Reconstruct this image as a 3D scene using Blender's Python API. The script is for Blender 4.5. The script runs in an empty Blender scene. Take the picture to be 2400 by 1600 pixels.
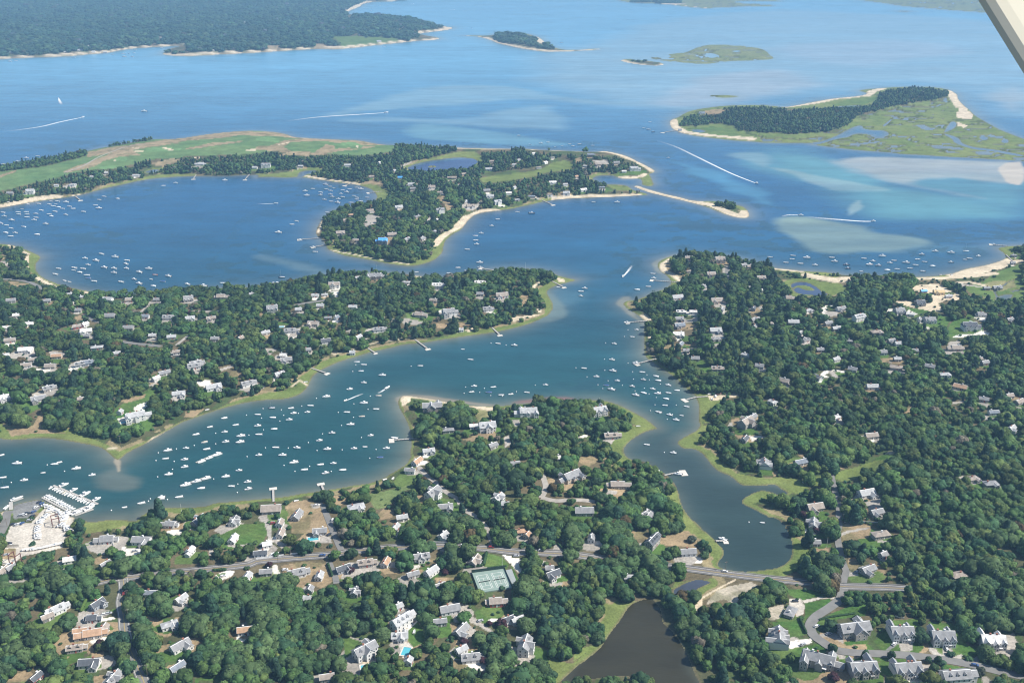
import bpy, math, random
import numpy as np
random.seed(7)
RNG = np.random.default_rng(7)
SC = bpy.context.scene
COL = SC.collection
R = math.radians

# ------------------------------------------------------------------ camera
CAM_H = 440.0                       # metres above the water
TILT = math.atan(953.0 / 2333.0)    # looking down from a small aircraft
FPX = 2333.0                        # focal length in units of the 2400 px frame (35 mm lens)
cam_data = bpy.data.cameras.new("camera")
cam_data.sensor_width = 36.0
cam_data.lens = 36.0 * FPX / 2400.0
cam_data.clip_start = 0.1
cam_data.clip_end = 200000.0
cam = bpy.data.objects.new("camera", cam_data)
COL.objects.link(cam)
cam.location = (0, 0, CAM_H)
cam.rotation_euler = (math.pi / 2 - TILT, 0, 0)
SC.camera = cam

# ------------------------------------------------------------------ sky and sun
SUN_EL, SUN_AZ = R(47), R(97)       # azimuth clockwise from +Y (view direction): sun on the right
world = bpy.data.worlds.new("World")
SC.world = world
world.use_nodes = True
wn = world.node_tree.nodes
bg = wn["Background"]
sky = wn.new("ShaderNodeTexSky")
sky.sky_type = 'NISHITA'
sky.sun_disc = False
sky.sun_elevation = SUN_EL
sky.sun_rotation = SUN_AZ
sky.altitude = 100
sky.air_density = 1.0
sky.dust_density = 0.6
world.node_tree.links.new(sky.outputs[0], bg.inputs[0])
bg.inputs[1].default_value = 0.09
sun_data = bpy.data.lights.new("sun", 'SUN')
sun_data.energy = 4.9
sun_data.angle = R(0.5)
sun_data.color = (1.0, 0.95, 0.86)
sun = bpy.data.objects.new("sun", sun_data)
COL.objects.link(sun)
# direction towards the sun
SD = (math.sin(SUN_AZ) * math.cos(SUN_EL), math.cos(SUN_AZ) * math.cos(SUN_EL), math.sin(SUN_EL))
from mathutils import Vector
sun.rotation_euler = Vector(SD).to_track_quat('Z', 'Y').to_euler()
SC.view_settings.view_transform = 'Standard'
SC.view_settings.look = 'None'
SC.view_settings.exposure = 0.56
SC.view_settings.gamma = 1.0
SC.view_settings.use_curve_mapping = False
SC.cycles.max_bounces = 5
SC.cycles.diffuse_bounces = 2
SC.cycles.glossy_bounces = 2
SC.cycles.transparent_max_bounces = 6
SC.cycles.volume_bounces = 0
SC.cycles.use_denoising = True
SC.cycles.use_adaptive_sampling = False
SC.cycles.denoising_prefilter = 'ACCURATE'
SC.cycles.filter_width = 1.15
SC.cycles.sample_clamp_indirect = 4.0

# ------------------------------------------------------------------ survey helpers: photo survey points to ground points
SINT, COST = math.sin(TILT), math.cos(TILT)
TL = {'A': (0, 1200, 3.92), 'B': (600, 1200, 3.92), 'C': (1200, 1200, 3.92), 'D': (1800, 1200, 3.92),
      'E': (0, 850, 3.92), 'F': (600, 850, 3.92), 'G': (1200, 850, 3.92), 'H': (1800, 850, 3.92),
      'I': (0, 540, 3.92), 'J': (600, 540, 3.92), 'M': (1200, 540, 3.92), 'N': (1800, 540, 3.92),
      'W': (0, 280, 3.92), 'K': (600, 280, 3.92), 'L': (1200, 280, 3.92), 'R': (1800, 280, 3.92),
      'P': (0, 0, 2.8), 'Q': (780, 0, 2.8), 'S': (1560, 0, 2.8), 'O': (0, 0, 0.98), 'Z': (0, 0, 1.0),
      'T': (1080, 1280, 13.07)}

def pts(s):
    """survey sheet letter followed by pairs -> list of survey points"""
    out, t, toks, i = [], None, s.split(), 0
    while i < len(toks):
        if toks[i].isalpha():
            t = TL[toks[i]]
            i += 1
            continue
        out.append((t[0] + float(toks[i]) / t[2], t[1] + float(toks[i + 1]) / t[2]))
        i += 2
    return out

def ground(u, v, z=0.0):
    """survey point -> x, y on the level z"""
    u = np.asarray(u, float); v = np.asarray(v, float)
    a = (v - 800.0) / FPX
    t = (CAM_H - z) / (SINT + a * COST)
    return (u - 1200.0) / FPX * t, (COST - a * SINT) * t

def survey(x, y, z=0.0):
    x = np.asarray(x, float); y = np.asarray(y, float)
    dz = z - CAM_H
    d = y * COST - dz * SINT
    up = y * SINT + dz * COST
    return 1200.0 + FPX * x / d, 800.0 - FPX * up / d

def ppm(v):
    """survey units per metre"""
    return COST * (v + 153.0) / CAM_H

# ------------------------------------------------------------------ noise
def hash2(ix, iy, seed):
    h = (ix.astype(np.int64) * 374761393 + iy.astype(np.int64) * 668265263 + seed * 1274126177) & 0xFFFFFFFF
    h = ((h ^ (h >> 13)) * 1274126177) & 0xFFFFFFFF
    h = h ^ (h >> 16)
    return (h & 0xFFFFFF) / float(0xFFFFFF)

def vnoise(x, y, scale, seed=0):
    x = x / scale; y = y / scale
    ix = np.floor(x); iy = np.floor(y)
    fx = x - ix; fy = y - iy
    fx = fx * fx * (3 - 2 * fx); fy = fy * fy * (3 - 2 * fy)
    a = hash2(ix, iy, seed); b = hash2(ix + 1, iy, seed)
    c = hash2(ix, iy + 1, seed); d = hash2(ix + 1, iy + 1, seed)
    return (a * (1 - fx) + b * fx) * (1 - fy) + (c * (1 - fx) + d * fx) * fy

def fbm(x, y, scale, seed=0, n=3):
    s = 0.0; amp = 0.5; tot = 0.0
    for k in range(n):
        s = s + amp * vnoise(x, y, scale / 2 ** k, seed + k * 17)
        tot += amp; amp *= 0.5
    return s / tot

def smooth(t):
    t = np.clip(t, 0, 1)
    return t * t * (3 - 2 * t)

# ------------------------------------------------------------------ object helpers
def link(o):
    COL.objects.link(o)
    return o

def tag(o, label=None, cat=None, group=None, kind=None):
    if label: o["label"] = label
    if cat: o["category"] = cat
    if group: o["group"] = group
    if kind: o["kind"] = kind
    return o

def thing(name, loc, rz=0.0, label=None, cat=None, group=None):
    o = bpy.data.objects.new(name, None)
    o.empty_display_size = 0.5
    o.location = loc
    o.rotation_euler = (0, 0, rz)
    return link(tag(o, label, cat, group))

def mesh_np(name, V, F, mat, col=None, smooth_shade=False):
    """fast mesh from numpy: V (n,3), F (m,3) or (m,4), optional per vertex colour"""
    V = np.ascontiguousarray(V, dtype=np.float32)
    F = np.ascontiguousarray(F, dtype=np.int32)
    k = F.shape[1]
    me = bpy.data.meshes.new(name)
    me.vertices.add(len(V))
    me.vertices.foreach_set("co", V.ravel())
    me.loops.add(F.size)
    me.loops.foreach_set("vertex_index", F.ravel())
    me.polygons.add(len(F))
    me.polygons.foreach_set("loop_start", np.arange(0, F.size, k, dtype=np.int32))
    if smooth_shade:
        me.polygons.foreach_set("use_smooth", np.ones(len(F), dtype=bool))
    if col is not None:
        at = me.attributes.new("Col", 'FLOAT_COLOR', 'POINT')
        c4 = np.ones((len(V), 4), dtype=np.float32)
        c4[:, :3] = col
        at.data.foreach_set("color", c4.ravel())
    me.update(calc_edges=True)
    if mat: me.materials.append(mat)
    return me

class MB:
    """collects simple solids; build() makes ONE mesh object of them"""
    def __init__(self):
        self.v = []; self.f = []
    def add(self, vs, fs):
        n = len(self.v)
        self.v += [tuple(p) for p in vs]
        self.f += [tuple(i + n for i in f) for f in fs]
        return self
    def box(self, x0, x1, y0, y1, z0, z1):
        return self.add([(x0, y0, z0), (x1, y0, z0), (x1, y1, z0), (x0, y1, z0), (x0, y0, z1), (x1, y0, z1), (x1, y1, z1), (x0, y1, z1)],
                        [(3, 2, 1, 0), (4, 5, 6, 7), (0, 1, 5, 4), (1, 2, 6, 5), (2, 3, 7, 6), (3, 0, 4, 7)])
    def prism(self, poly, z0, z1):
        n = len(poly)
        self.add([(x, y, z0) for x, y in poly] + [(x, y, z1) for x, y in poly],
                 [tuple(range(n - 1, -1, -1)), tuple(range(n, 2 * n))] + [(i, (i + 1) % n, n + (i + 1) % n, n + i) for i in range(n)])
        return self
    def tube(self, p, q, r0, r1=None, n=8):
        r1 = r0 if r1 is None else r1
        p = Vector(p); q = Vector(q); d = (q - p).normalized()
        a = d.orthogonal().normalized(); b = d.cross(a)
        ring = lambda c, r: [tuple(c + a * (r * math.cos(2 * math.pi * i / n)) + b * (r * math.sin(2 * math.pi * i / n))) for i in range(n)]
        return self.add(ring(p, r0) + ring(q, r1), [tuple(range(n - 1, -1, -1)), tuple(range(n, 2 * n))] + [(i, (i + 1) % n, n + (i + 1) % n, n + i) for i in range(n)])
    def loft(self, rings, cap=True):
        m = len(rings[0]); vs = [p for r in rings for p in r]; fs = []
        for k in range(len(rings) - 1):
            for i in range(m):
                fs.append((k * m + i, k * m + (i + 1) % m, (k + 1) * m + (i + 1) % m, (k + 1) * m + i))
        if cap:
            fs.append(tuple(range(m - 1, -1, -1))); fs.append(tuple((len(rings) - 1) * m + i for i in range(m)))
        return self.add(vs, fs)
    def mesh(self, name, mat):
        me = bpy.data.meshes.new(name)
        me.from_pydata(self.v, [], self.f)
        me.update()
        if mat: me.materials.append(mat)
        return me
    def build(self, name, mat, parent=None, loc=None, rz=None):
        o = bpy.data.objects.new(name, self.mesh(name, mat))
        if parent is not None: o.parent = parent
        if loc is not None: o.location = loc
        if rz is not None: o.rotation_euler = (0, 0, rz)
        return link(o)

def copy_tree(o, parent=None):
    c = o.copy()
    link(c)
    c.parent = parent
    for ch in o.children:
        copy_tree(ch, c)
    return c

ORD = "zeroth first second third fourth fifth sixth seventh eighth ninth tenth eleventh twelfth thirteenth fourteenth fifteenth sixteenth seventeenth eighteenth nineteenth twentieth".split()
def rank_rows(uv, size=7):
    """rows from near to far, ranked from the left within each row"""
    n = len(uv)
    idx = sorted(range(n), key=lambda i: -uv[i][1])
    out = [None] * n
    nrow = max(1, math.ceil(n / size))
    for r in range(nrow):
        row = sorted(idx[r * size:(r + 1) * size], key=lambda i: uv[i][0])
        for k, i in enumerate(row):
            side = f"{ORD[k + 1]} from left" if k < len(row) / 2 or len(row) < 4 else (f"{ORD[len(row) - k]} from right" if k < len(row) - 1 else "rightmost")
            if k == 0: side = "leftmost"
            out[i] = side + (" in " + ("nearest" if r == 0 else ORD[r + 1]) + " row" if nrow > 1 else "")
    return out

# ------------------------------------------------------------------ materials
def nodes_of(name):
    m = bpy.data.materials.new(name)
    m.use_nodes = True
    nt = m.node_tree
    return m, nt, nt.nodes, nt.links, nt.nodes["Principled BSDF"]

def simple(name, color, rough=0.7, spec=0.3, var=0.15, scale=1.5, metallic=0.0):
    """plain paint, wood or stone with procedural tone variation"""
    m, nt, n, l, b = nodes_of(name)
    tc = n.new("ShaderNodeTexCoord")
    nz = n.new("ShaderNodeTexNoise"); nz.inputs["Scale"].default_value = scale; nz.inputs["Detail"].default_value = 3
    l.new(tc.outputs["Object"], nz.inputs["Vector"])
    mr = n.new("ShaderNodeMapRange"); mr.inputs["From Min"].default_value = 0.3; mr.inputs["From Max"].default_value = 0.7
    mr.inputs["To Min"].default_value = 1 - var; mr.inputs["To Max"].default_value = 1 + var
    l.new(nz.outputs["Fac"], mr.inputs["Value"])
    mx = n.new("ShaderNodeMix"); mx.data_type = 'RGBA'; mx.blend_type = 'MULTIPLY'; mx.inputs[0].default_value = 1.0
    mx.inputs[6].default_value = (*color, 1)
    l.new(mr.outputs["Result"], mx.inputs[7])
    l.new(mx.outputs[2], b.inputs["Base Color"])
    b.inputs["Roughness"].default_value = rough
    b.inputs["Specular IOR Level"].default_value = spec
    b.inputs["Metallic"].default_value = metallic
    return m

def shingle(name, color):
    """weathered shingles: courses plus blotches"""
    m, nt, n, l, b = nodes_of(name)
    tc = n.new("ShaderNodeTexCoord")
    br = n.new("ShaderNodeTexBrick"); br.inputs["Scale"].default_value = 1.6
    c = color
    br.inputs["Color1"].default_value = (c[0] * 1.06, c[1] * 1.06, c[2] * 1.06, 1)
    br.inputs["Color2"].default_value = (c[0] * .86, c[1] * .86, c[2] * .88, 1)
    br.inputs["Mortar"].default_value = (c[0] * .6, c[1] * .6, c[2] * .6, 1)
    br.inputs["Mortar Size"].default_value = 0.012
    l.new(tc.outputs["Object"], br.inputs["Vector"])
    nz = n.new("ShaderNodeTexNoise"); nz.inputs["Scale"].default_value = 0.35; nz.inputs["Detail"].default_value = 4
    l.new(tc.outputs["Object"], nz.inputs["Vector"])
    mr = n.new("ShaderNodeMapRange"); mr.inputs["From Min"].default_value = 0.3; mr.inputs["From Max"].default_value = 0.7
    mr.inputs["To Min"].default_value = 0.78; mr.inputs["To Max"].default_value = 1.2
    l.new(nz.outputs["Fac"], mr.inputs["Value"])
    mx = n.new("ShaderNodeMix"); mx.data_type = 'RGBA'; mx.blend_type = 'MULTIPLY'; mx.inputs[0].default_value = 1.0
    l.new(br.outputs["Color"], mx.inputs[6]); l.new(mr.outputs["Result"], mx.inputs[7])
    l.new(mx.outputs[2], b.inputs["Base Color"])
    b.inputs["Roughness"].default_value = 0.85
    return m

def attr_mat(name, rough=0.9, spec=0.1, scales=((0.05, 0.25), (0.6, 0.3)), leaf=False):
    """colour from the Col attribute times procedural noise in world space"""
    m, nt, n, l, b = nodes_of(name)
    at = n.new("ShaderNodeAttribute"); at.attribute_name = "Col"
    ge = n.new("ShaderNodeNewGeometry")
    last = at.outputs["Color"]
    for sc, amp in scales:
        nz = n.new("ShaderNodeTexNoise"); nz.inputs["Scale"].default_value = sc; nz.inputs["Detail"].default_value = 4
        nz.inputs["Roughness"].default_value = 0.65
        l.new(ge.outputs["Position"], nz.inputs["Vector"])
        mr = n.new("ShaderNodeMapRange"); mr.inputs["From Min"].default_value = 0.3; mr.inputs["From Max"].default_value = 0.7
        mr.inputs["To Min"].default_value = 1 - amp; mr.inputs["To Max"].default_value = 1 + amp
        l.new(nz.outputs["Fac"], mr.inputs["Value"])
        mx = n.new("ShaderNodeMix"); mx.data_type = 'RGBA'; mx.blend_type = 'MULTIPLY'; mx.inputs[0].default_value = 1.0
        l.new(last, mx.inputs[6]); l.new(mr.outputs["Result"], mx.inputs[7])
        last = mx.outputs[2]
    l.new(last, b.inputs["Base Color"])
    b.inputs["Roughness"].default_value = rough
    b.inputs["Specular IOR Level"].default_value = spec
    if leaf:
        tr = n.new("ShaderNodeBsdfTranslucent"); ms = n.new("ShaderNodeMixShader"); ms.inputs[0].default_value = 0.18
        l.new(last, tr.inputs["Color"])
        l.new(b.outputs[0], ms.inputs[1]); l.new(tr.outputs[0], ms.inputs[2])
        l.new(ms.outputs[0], n["Material Output"].inputs["Surface"])
    return m

M = {}
M['terrain'] = attr_mat("ground_cover", 0.95, 0.05)
M['leaf'] = attr_mat("foliage", 0.75, 0.15, ((0.03, 0.22), (1.3, 0.35)), leaf=True)
M['bark'] = simple("bark", (0.10, 0.08, 0.06), 0.9, 0.1, 0.3, 4)
M['asphalt'] = simple("road_asphalt", (0.20, 0.195, 0.185), 0.9, 0.1, 0.12, 0.15)
M['asphalt_dark'] = simple("road_fresh_asphalt", (0.175, 0.165, 0.16), 0.9, 0.1, 0.12, 0.15)
M['lane'] = simple("lane_gravel", (0.36, 0.33, 0.29), 0.95, 0.05, 0.15, 0.2)
M['white_line'] = simple("road_paint_white", (0.75, 0.74, 0.70), 0.8, 0.1, 0.1, 0.5)
M['yellow_line'] = simple("road_paint_yellow", (0.55, 0.40, 0.10), 0.8, 0.1, 0.1, 0.5)
M['white'] = simple("white_paint", (0.82, 0.82, 0.80), 0.5, 0.4, 0.05, 0.8)
M['trim'] = simple("white_trim", (0.74, 0.73, 0.71), 0.6, 0.3, 0.05, 0.8)
M['gel'] = simple("white_gelcoat", (0.86, 0.86, 0.85), 0.25, 0.5, 0.03, 0.8)
M['gel_dark'] = simple("navy_gelcoat", (0.03, 0.05, 0.12), 0.2, 0.5, 0.05, 0.8)
M['gel_red'] = simple("red_gelcoat", (0.45, 0.05, 0.05), 0.25, 0.5, 0.05, 0.8)
M['gel_grey'] = simple("grey_gelcoat", (0.5, 0.52, 0.54), 0.25, 0.5, 0.05, 0.8)
M['deck'] = simple("boat_deck", (0.74, 0.72, 0.68), 0.7, 0.2, 0.1, 2)
M['canvas'] = simple("tan_canvas", (0.45, 0.40, 0.33), 0.9, 0.1, 0.1, 2)
M['canvas_blue'] = simple("blue_canvas", (0.05, 0.10, 0.25), 0.9, 0.1, 0.1, 2)
M['motor'] = simple("outboard_black", (0.04, 0.04, 0.045), 0.35, 0.5, 0.1, 2)
M['glass'] = simple("window_glass", (0.035, 0.045, 0.06), 0.12, 0.6, 0.1, 1)
M['metal'] = simple("aluminium", (0.6, 0.6, 0.6), 0.35, 0.5, 0.05, 1, 0.8)
M['wood'] = simple("weathered_planks", (0.42, 0.40, 0.37), 0.9, 0.1, 0.18, 3)
M['pole'] = simple("creosote_wood", (0.20, 0.16, 0.13), 0.9, 0.1, 0.2, 3)
M['brick'] = simple("chimney_brick", (0.30, 0.14, 0.10), 0.9, 0.1, 0.2, 6)
M['court'] = simple("court_green", (0.235, 0.31, 0.275), 0.9, 0.1, 0.06, 0.3)
M['court_blue'] = simple("court_grey", (0.30, 0.33, 0.33), 0.9, 0.1, 0.06, 0.3)
M['pool'] = simple("pool_water", (0.10, 0.42, 0.50), 0.08, 0.5, 0.06, 0.6)
M['stone'] = simple("pale_paving", (0.60, 0.56, 0.50), 0.85, 0.1, 0.12, 1.2)
M['tarp'] = simple("blue_tarp", (0.08, 0.35, 0.75), 0.5, 0.4, 0.1, 0.8)
M['ply'] = simple("new_plywood", (0.62, 0.47, 0.26), 0.8, 0.1, 0.15, 1)
M['rust'] = simple("red_lead_steel", (0.14, 0.05, 0.045), 0.7, 0.2, 0.2, 1)
M['fence_mesh'] = simple("dark_windscreen", (0.035, 0.06, 0.05), 0.9, 0.1, 0.15, 1)
M['skin'] = simple("skin", (0.5, 0.32, 0.24), 0.6, 0.3, 0.05, 2)
ROOF = {'g': ('grey', shingle("roof_grey", (0.27, 0.272, 0.275))), 'l': ('pale grey', shingle("roof_pale", (0.43, 0.435, 0.435))),
        'd': ('dark slate', shingle("roof_slate", (0.10, 0.11, 0.125))), 't': ('tan', shingle("roof_tan", (0.34, 0.29, 0.245))),
        'o': ('orange tan', shingle("roof_orange", (0.47, 0.30, 0.19))), 'w': ('white', shingle("roof_white", (0.70, 0.68, 0.64))),
        'b': ('blue grey', shingle("roof_bluegrey", (0.215, 0.245, 0.285))), 'k': ('blue tarp', M['tarp']), 'y': ('plywood', M['ply'])}
WALL = {'w': ('white', simple("wall_white", (0.66, 0.655, 0.64), 0.7, 0.2, 0.05, 0.7)), 'g': ('grey shingled', shingle("wall_grey", (0.34, 0.315, 0.285))),
        'r': ('red', simple("wall_red", (0.36, 0.10, 0.08), 0.8, 0.1, 0.1, 0.7)), 't': ('tan', simple("wall_tan", (0.50, 0.42, 0.33), 0.8, 0.1, 0.1, 0.7)),
        'b': ('blue grey', simple("wall_bluegrey", (0.28, 0.31, 0.35), 0.8, 0.1, 0.1, 0.7)), 'y': ('bare plywood', M['ply'])}
CARC = {'white': simple("car_white", (0.75, 0.75, 0.75), 0.25, 0.6, 0.02), 'dark': simple("car_dark", (0.03, 0.035, 0.05), 0.2, 0.6, 0.02),
        'silver': simple("car_silver", (0.42, 0.43, 0.45), 0.25, 0.6, 0.02), 'red': simple("car_red", (0.30, 0.03, 0.03), 0.25, 0.6, 0.02),
        'blue': simple("car_blue", (0.05, 0.10, 0.25), 0.25, 0.6, 0.02)}
# ================================================================== LAND OUTLINES
LAND = {}   # name: (outline, hill height, forested)
LAND['main'] = (pts(
 "E 0 1370 40 1358 100 1352 130 1300 240 1275 360 1250 480 1310 580 1362 640 1412 690 1425 665 1455 700 1445 850 1467 950 1450 1040 1440 1120 1440 1200 1455 1260 1450 1280 1420 1340 1380 1420 1350 1500 1330 1640 1330 1750 1330 1900 1320 1960 1290 2100 1280 "
 "F 0 1255 60 1250 180 1240 300 1225 420 1200 520 1190 640 1170 780 1150 900 1125 1020 1115 1100 1090 1180 1060 1240 1020 1300 985 1360 950 1400 910 1430 860 1420 830 1425 790 1430 740 1430 690 1420 620 1400 560 1370 500 1340 450 1315 400 1310 360 1325 320 1350 303 1400 305 1500 318 1600 330 1700 350 1800 370 1900 385 2000 395 2100 400 2200 402 2300 395 "
 "G 0 385 100 377 250 370 400 362 560 352 700 345 820 345 900 360 980 385 1060 425 1120 460 1200 500 1260 540 1310 585 1340 605 1290 612 1230 630 1180 650 1120 690 1060 740 1030 780 1020 810 1040 850 1080 885 1140 900 1200 905 1260 930 1320 970 1390 1010 1440 1050 1480 1100 1510 1140 1525 1190 1535 1240 1560 1320 1600 1380 1640 1430 1700 1490 1760 1540 "
 "C 1640 50 1700 120 1760 170 1810 200 1860 260 1920 320 1945 370 1930 410 1900 450 1880 480 1900 505 1960 532 2060 545 2150 550 2250 540 2352 525 "
 "D 60 520 120 500 180 460 210 420 220 370 220 300 215 230 190 180 150 120 H 200 1530 150 1480 100 1440 40 1415 0 1418 "
 "G 2352 1405 2290 1380 2230 1345 2150 1310 2110 1285 2125 1250 2180 1215 2240 1185 2300 1170 H 0 1180 60 1195 110 1230 150 1215 185 1195 150 1170 110 1150 75 1120 40 1115 0 1120 "
 "G 2300 1125 2200 1130 2130 1125 2080 1105 2040 1060 2000 1030 1940 1010 1880 980 1840 940 1800 890 1760 840 1720 810 1660 785 1600 790 1550 770 1520 745 1530 715 1570 690 1620 665 1660 645 1700 620 1725 590 1735 565 1720 540 1715 500 1725 460 1720 420 1715 370 1700 330 1690 300 1660 280 1620 250 1590 220 1560 190 1520 150 1480 120 1420 80 1380 50 1320 10 "
 "M 1320 1230 1290 1200 1240 1170 1215 1130 1215 1050 1220 950 1215 860 1225 830 1190 800 1150 770 1100 740 1050 710 1025 680 1030 660 1070 645 1140 640 1200 620 1270 590 1340 560 1400 540 1450 510 1470 480 1450 440 1420 410 1370 380 1340 340 1335 310 1360 280 1410 255 1480 235 1560 225 1700 228 1850 232 2000 245 2120 270 2250 305 2352 325 "
 "N 40 345 100 350 200 360 300 372 380 378 460 380 560 390 640 400 700 412 780 415 900 420 1060 432 1200 428 1400 428 1560 420 1640 405 1700 398 1760 372 1850 347 1950 332 2040 312 2120 287 2180 262 2192 240 2172 210 2130 180 2110 165 2160 155 2200 150 2280 142 2352 140 "
 "Z 2800 568 3400 600 3400 2100 -900 2100 -900 1199 -300 1199"), 6.0, True)
LAND['left'] = (pts(
 "O -20 559 0 560 30 563 55 572 75 580 95 590 88 598 80 607 82 622 95 636 120 648 150 658 190 667 230 673 280 678 330 677 380 674 430 669 480 664 540 661 600 660 640 655 680 648 720 640 760 632 800 630 840 626 900 627 935 630 960 634 1000 638 1040 637 1065 635 1090 628 1120 621 1160 618 1200 617 1240 621 1270 628 1290 636 1310 640 1325 643 1305 648 1280 654 1262 662 1255 672 1260 682 1268 694 1272 705 1265 716 1255 726 1230 738 1200 748 1170 756 1130 764 1080 770 1040 776 1000 782 970 787 930 790 890 800 850 808 820 818 790 826 765 836 740 848 720 860 712 875 705 890 690 905 665 914 640 917 600 918 560 925 520 935 485 945 450 958 420 968 390 985 360 1003 335 1018 310 1030 290 1040 280 1050 268 1056 255 1045 240 1030 215 1022 190 1018 150 1010 110 1005 80 1005 50 1008 20 1010 0 1006 "
 "Z -300 1028 -900 1030 -900 560"), 6.5, True)
LAND['neck'] = (pts(
 "O -20 480 0 478 40 470 90 462 140 455 190 447 220 438 250 430 280 424 320 415 350 410 380 408 420 405 470 404 520 404 560 402 600 402 "
 "K 0 532 100 527 250 535 380 530 440 532 520 545 640 560 760 580 860 590 940 602 1020 622 1080 652 1110 692 1110 730 1080 768 1040 783 950 790 900 800 840 810 760 825 700 850 660 880 620 910 580 960 560 1010 555 1060 590 1090 620 1110 640 1150 660 1190 720 1220 800 1245 900 1265 1000 1280 1100 1300 1200 1320 1300 1335 1400 1345 1480 1340 1560 1320 1640 1290 1690 1250 1715 1200 1725 1140 1740 1110 1780 1070 1830 1040 1890 1010 1920 960 1960 910 2020 870 2100 850 2200 840 "
 "L 0 820 80 800 180 780 280 755 380 740 480 730 600 722 700 720 800 715 900 712 1000 708 1100 702 1200 695 1260 690 1220 678 1150 662 1100 645 1080 625 1040 605 950 598 870 598 810 590 760 575 735 540 780 515 850 512 940 515 965 530 1010 545 1080 548 1150 545 1180 545 1200 570 1190 600 1230 610 1280 615 1300 600 1290 570 1275 530 1250 498 1290 492 1312 480 1300 465 1260 440 1200 410 1130 375 1060 340 980 315 900 298 840 292 800 298 700 298 600 294 480 288 300 283 120 272 0 270 "
 "K 2200 270 2100 268 1840 260 1700 252 1500 246 1300 240 1150 232 1050 215 950 195 850 190 700 185 560 180 450 172 350 165 250 130 150 115 0 105 "
 "W 2200 110 1900 138 1600 190 1400 185 1240 210 1000 250 850 280 760 302 600 335 400 368 250 392 100 424 0 452 Z -300 430 -900 490 -900 500"), 9.0, True)
LAND['spit'] = (pts("L 1110 612 1160 610 1240 640 1330 665 1420 690 1540 715 1640 745 1740 752 1840 752 1920 760 2060 785 2120 800 2160 830 2180 870 2170 900 2120 908 2060 900 1980 880 1880 840 1780 800 1660 768 1560 742 1450 717 1350 692 1260 672 1180 640"), 1.5, False)
LAND['far'] = (pts("P -20 389 0 388 150 380 300 375 450 370 560 358 680 350 740 342 790 330 880 318 970 312 1070 306 1230 298 1180 305 1100 325 1075 345 1065 360 1150 368 1300 366 1420 358 1560 352 1700 345 1850 335 2000 325 2150 320 "
 "Q 0 325 100 318 180 310 250 300 350 290 450 280 560 268 640 265 690 262 702 255 680 245 640 240 600 233 560 225 600 215 700 205 770 195 790 185 770 178 730 175 660 165 600 152 500 132 400 116 300 109 200 106 120 100 95 90 100 75 140 60 180 45 190 30 240 15 330 10 420 8 500 0 Z 960 -12 800 -26 -900 -26 -900 140"), 14.0, True)
LAND['round_isle'] = (pts("Q 850 235 950 240 1030 262 1080 285 1150 300 1230 318 1320 332 1400 342 1480 342 1560 338 1640 335 1740 328 1780 318 1700 322 1600 328 1530 328 1470 318 1400 300 1385 270 1350 245 1330 240 1280 225 1200 215 1120 212 1080 225 1030 235 960 236 900 234"), 8.0, False)
LAND['small_isle'] = (pts("Q 1885 395 1930 388 2000 393 2080 402 2150 410 2180 425 2150 432 2050 430 1960 418 1900 405"), 1.5, False)
LAND['marsh_isle'] = (pts("Q 2080 380 2110 374 2150 379 2200 379 2228 372 2196 359 2240 351 2300 349 S 60 350 120 350 170 330 240 300 330 292 440 298 540 305 620 318 660 335 680 360 718 385 660 395 560 398 480 402 380 405 320 415 260 422 180 418 80 409 Q 2230 407 2160 399 2110 391"), 0.5, False)
LAND['marsh_speck'] = (pts("S 265 628 330 624 420 625 495 632 440 641 350 643"), 0.5, False)
LAND['strong'] = (pts("S 28 800 40 785 90 770 130 740 200 720 300 705 380 695 480 692 600 690 700 695 780 705 850 695 920 680 1000 665 1080 650 1180 640 1280 630 1330 615 1300 605 1265 598 1300 588 1380 582 1460 575 1560 572 1680 570 1780 575 1860 590 1890 605 1915 625 1915 650 1950 690 1990 720 2030 760 2080 790 2150 830 2220 865 2290 890 2352 915 Z 2700 400 2700 420 "
 "R 2352 382 2200 373 2000 361 1800 350 1600 340 1400 325 1250 322 1100 300 950 292 800 280 650 262 500 245 400 232 S 920 938 800 940 650 938 580 930 480 925 380 915 250 900 150 885 90 868 50 850 30 825"), 8.0, False)
LAND['far_strip'] = (pts("S -310 0 -290 10 -200 22 0 28 160 50 280 58 340 50 540 46 740 42 660 30 480 22 430 8 600 10 750 12 760 6 640 -10 0 -20 -300 -20"), 1.5, False)
LAND['far_marsh'] = (pts("S 1250 0 1330 10 1430 22 1540 42 1700 55 1850 68 2000 78 2100 85 2352 110 2700 130 2700 -15 1250 -15"), 1.0, False)
LAND['far_speck'] = (pts("S 1520 74 1560 69 1610 76 1570 83"), 0.4, False)
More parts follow.
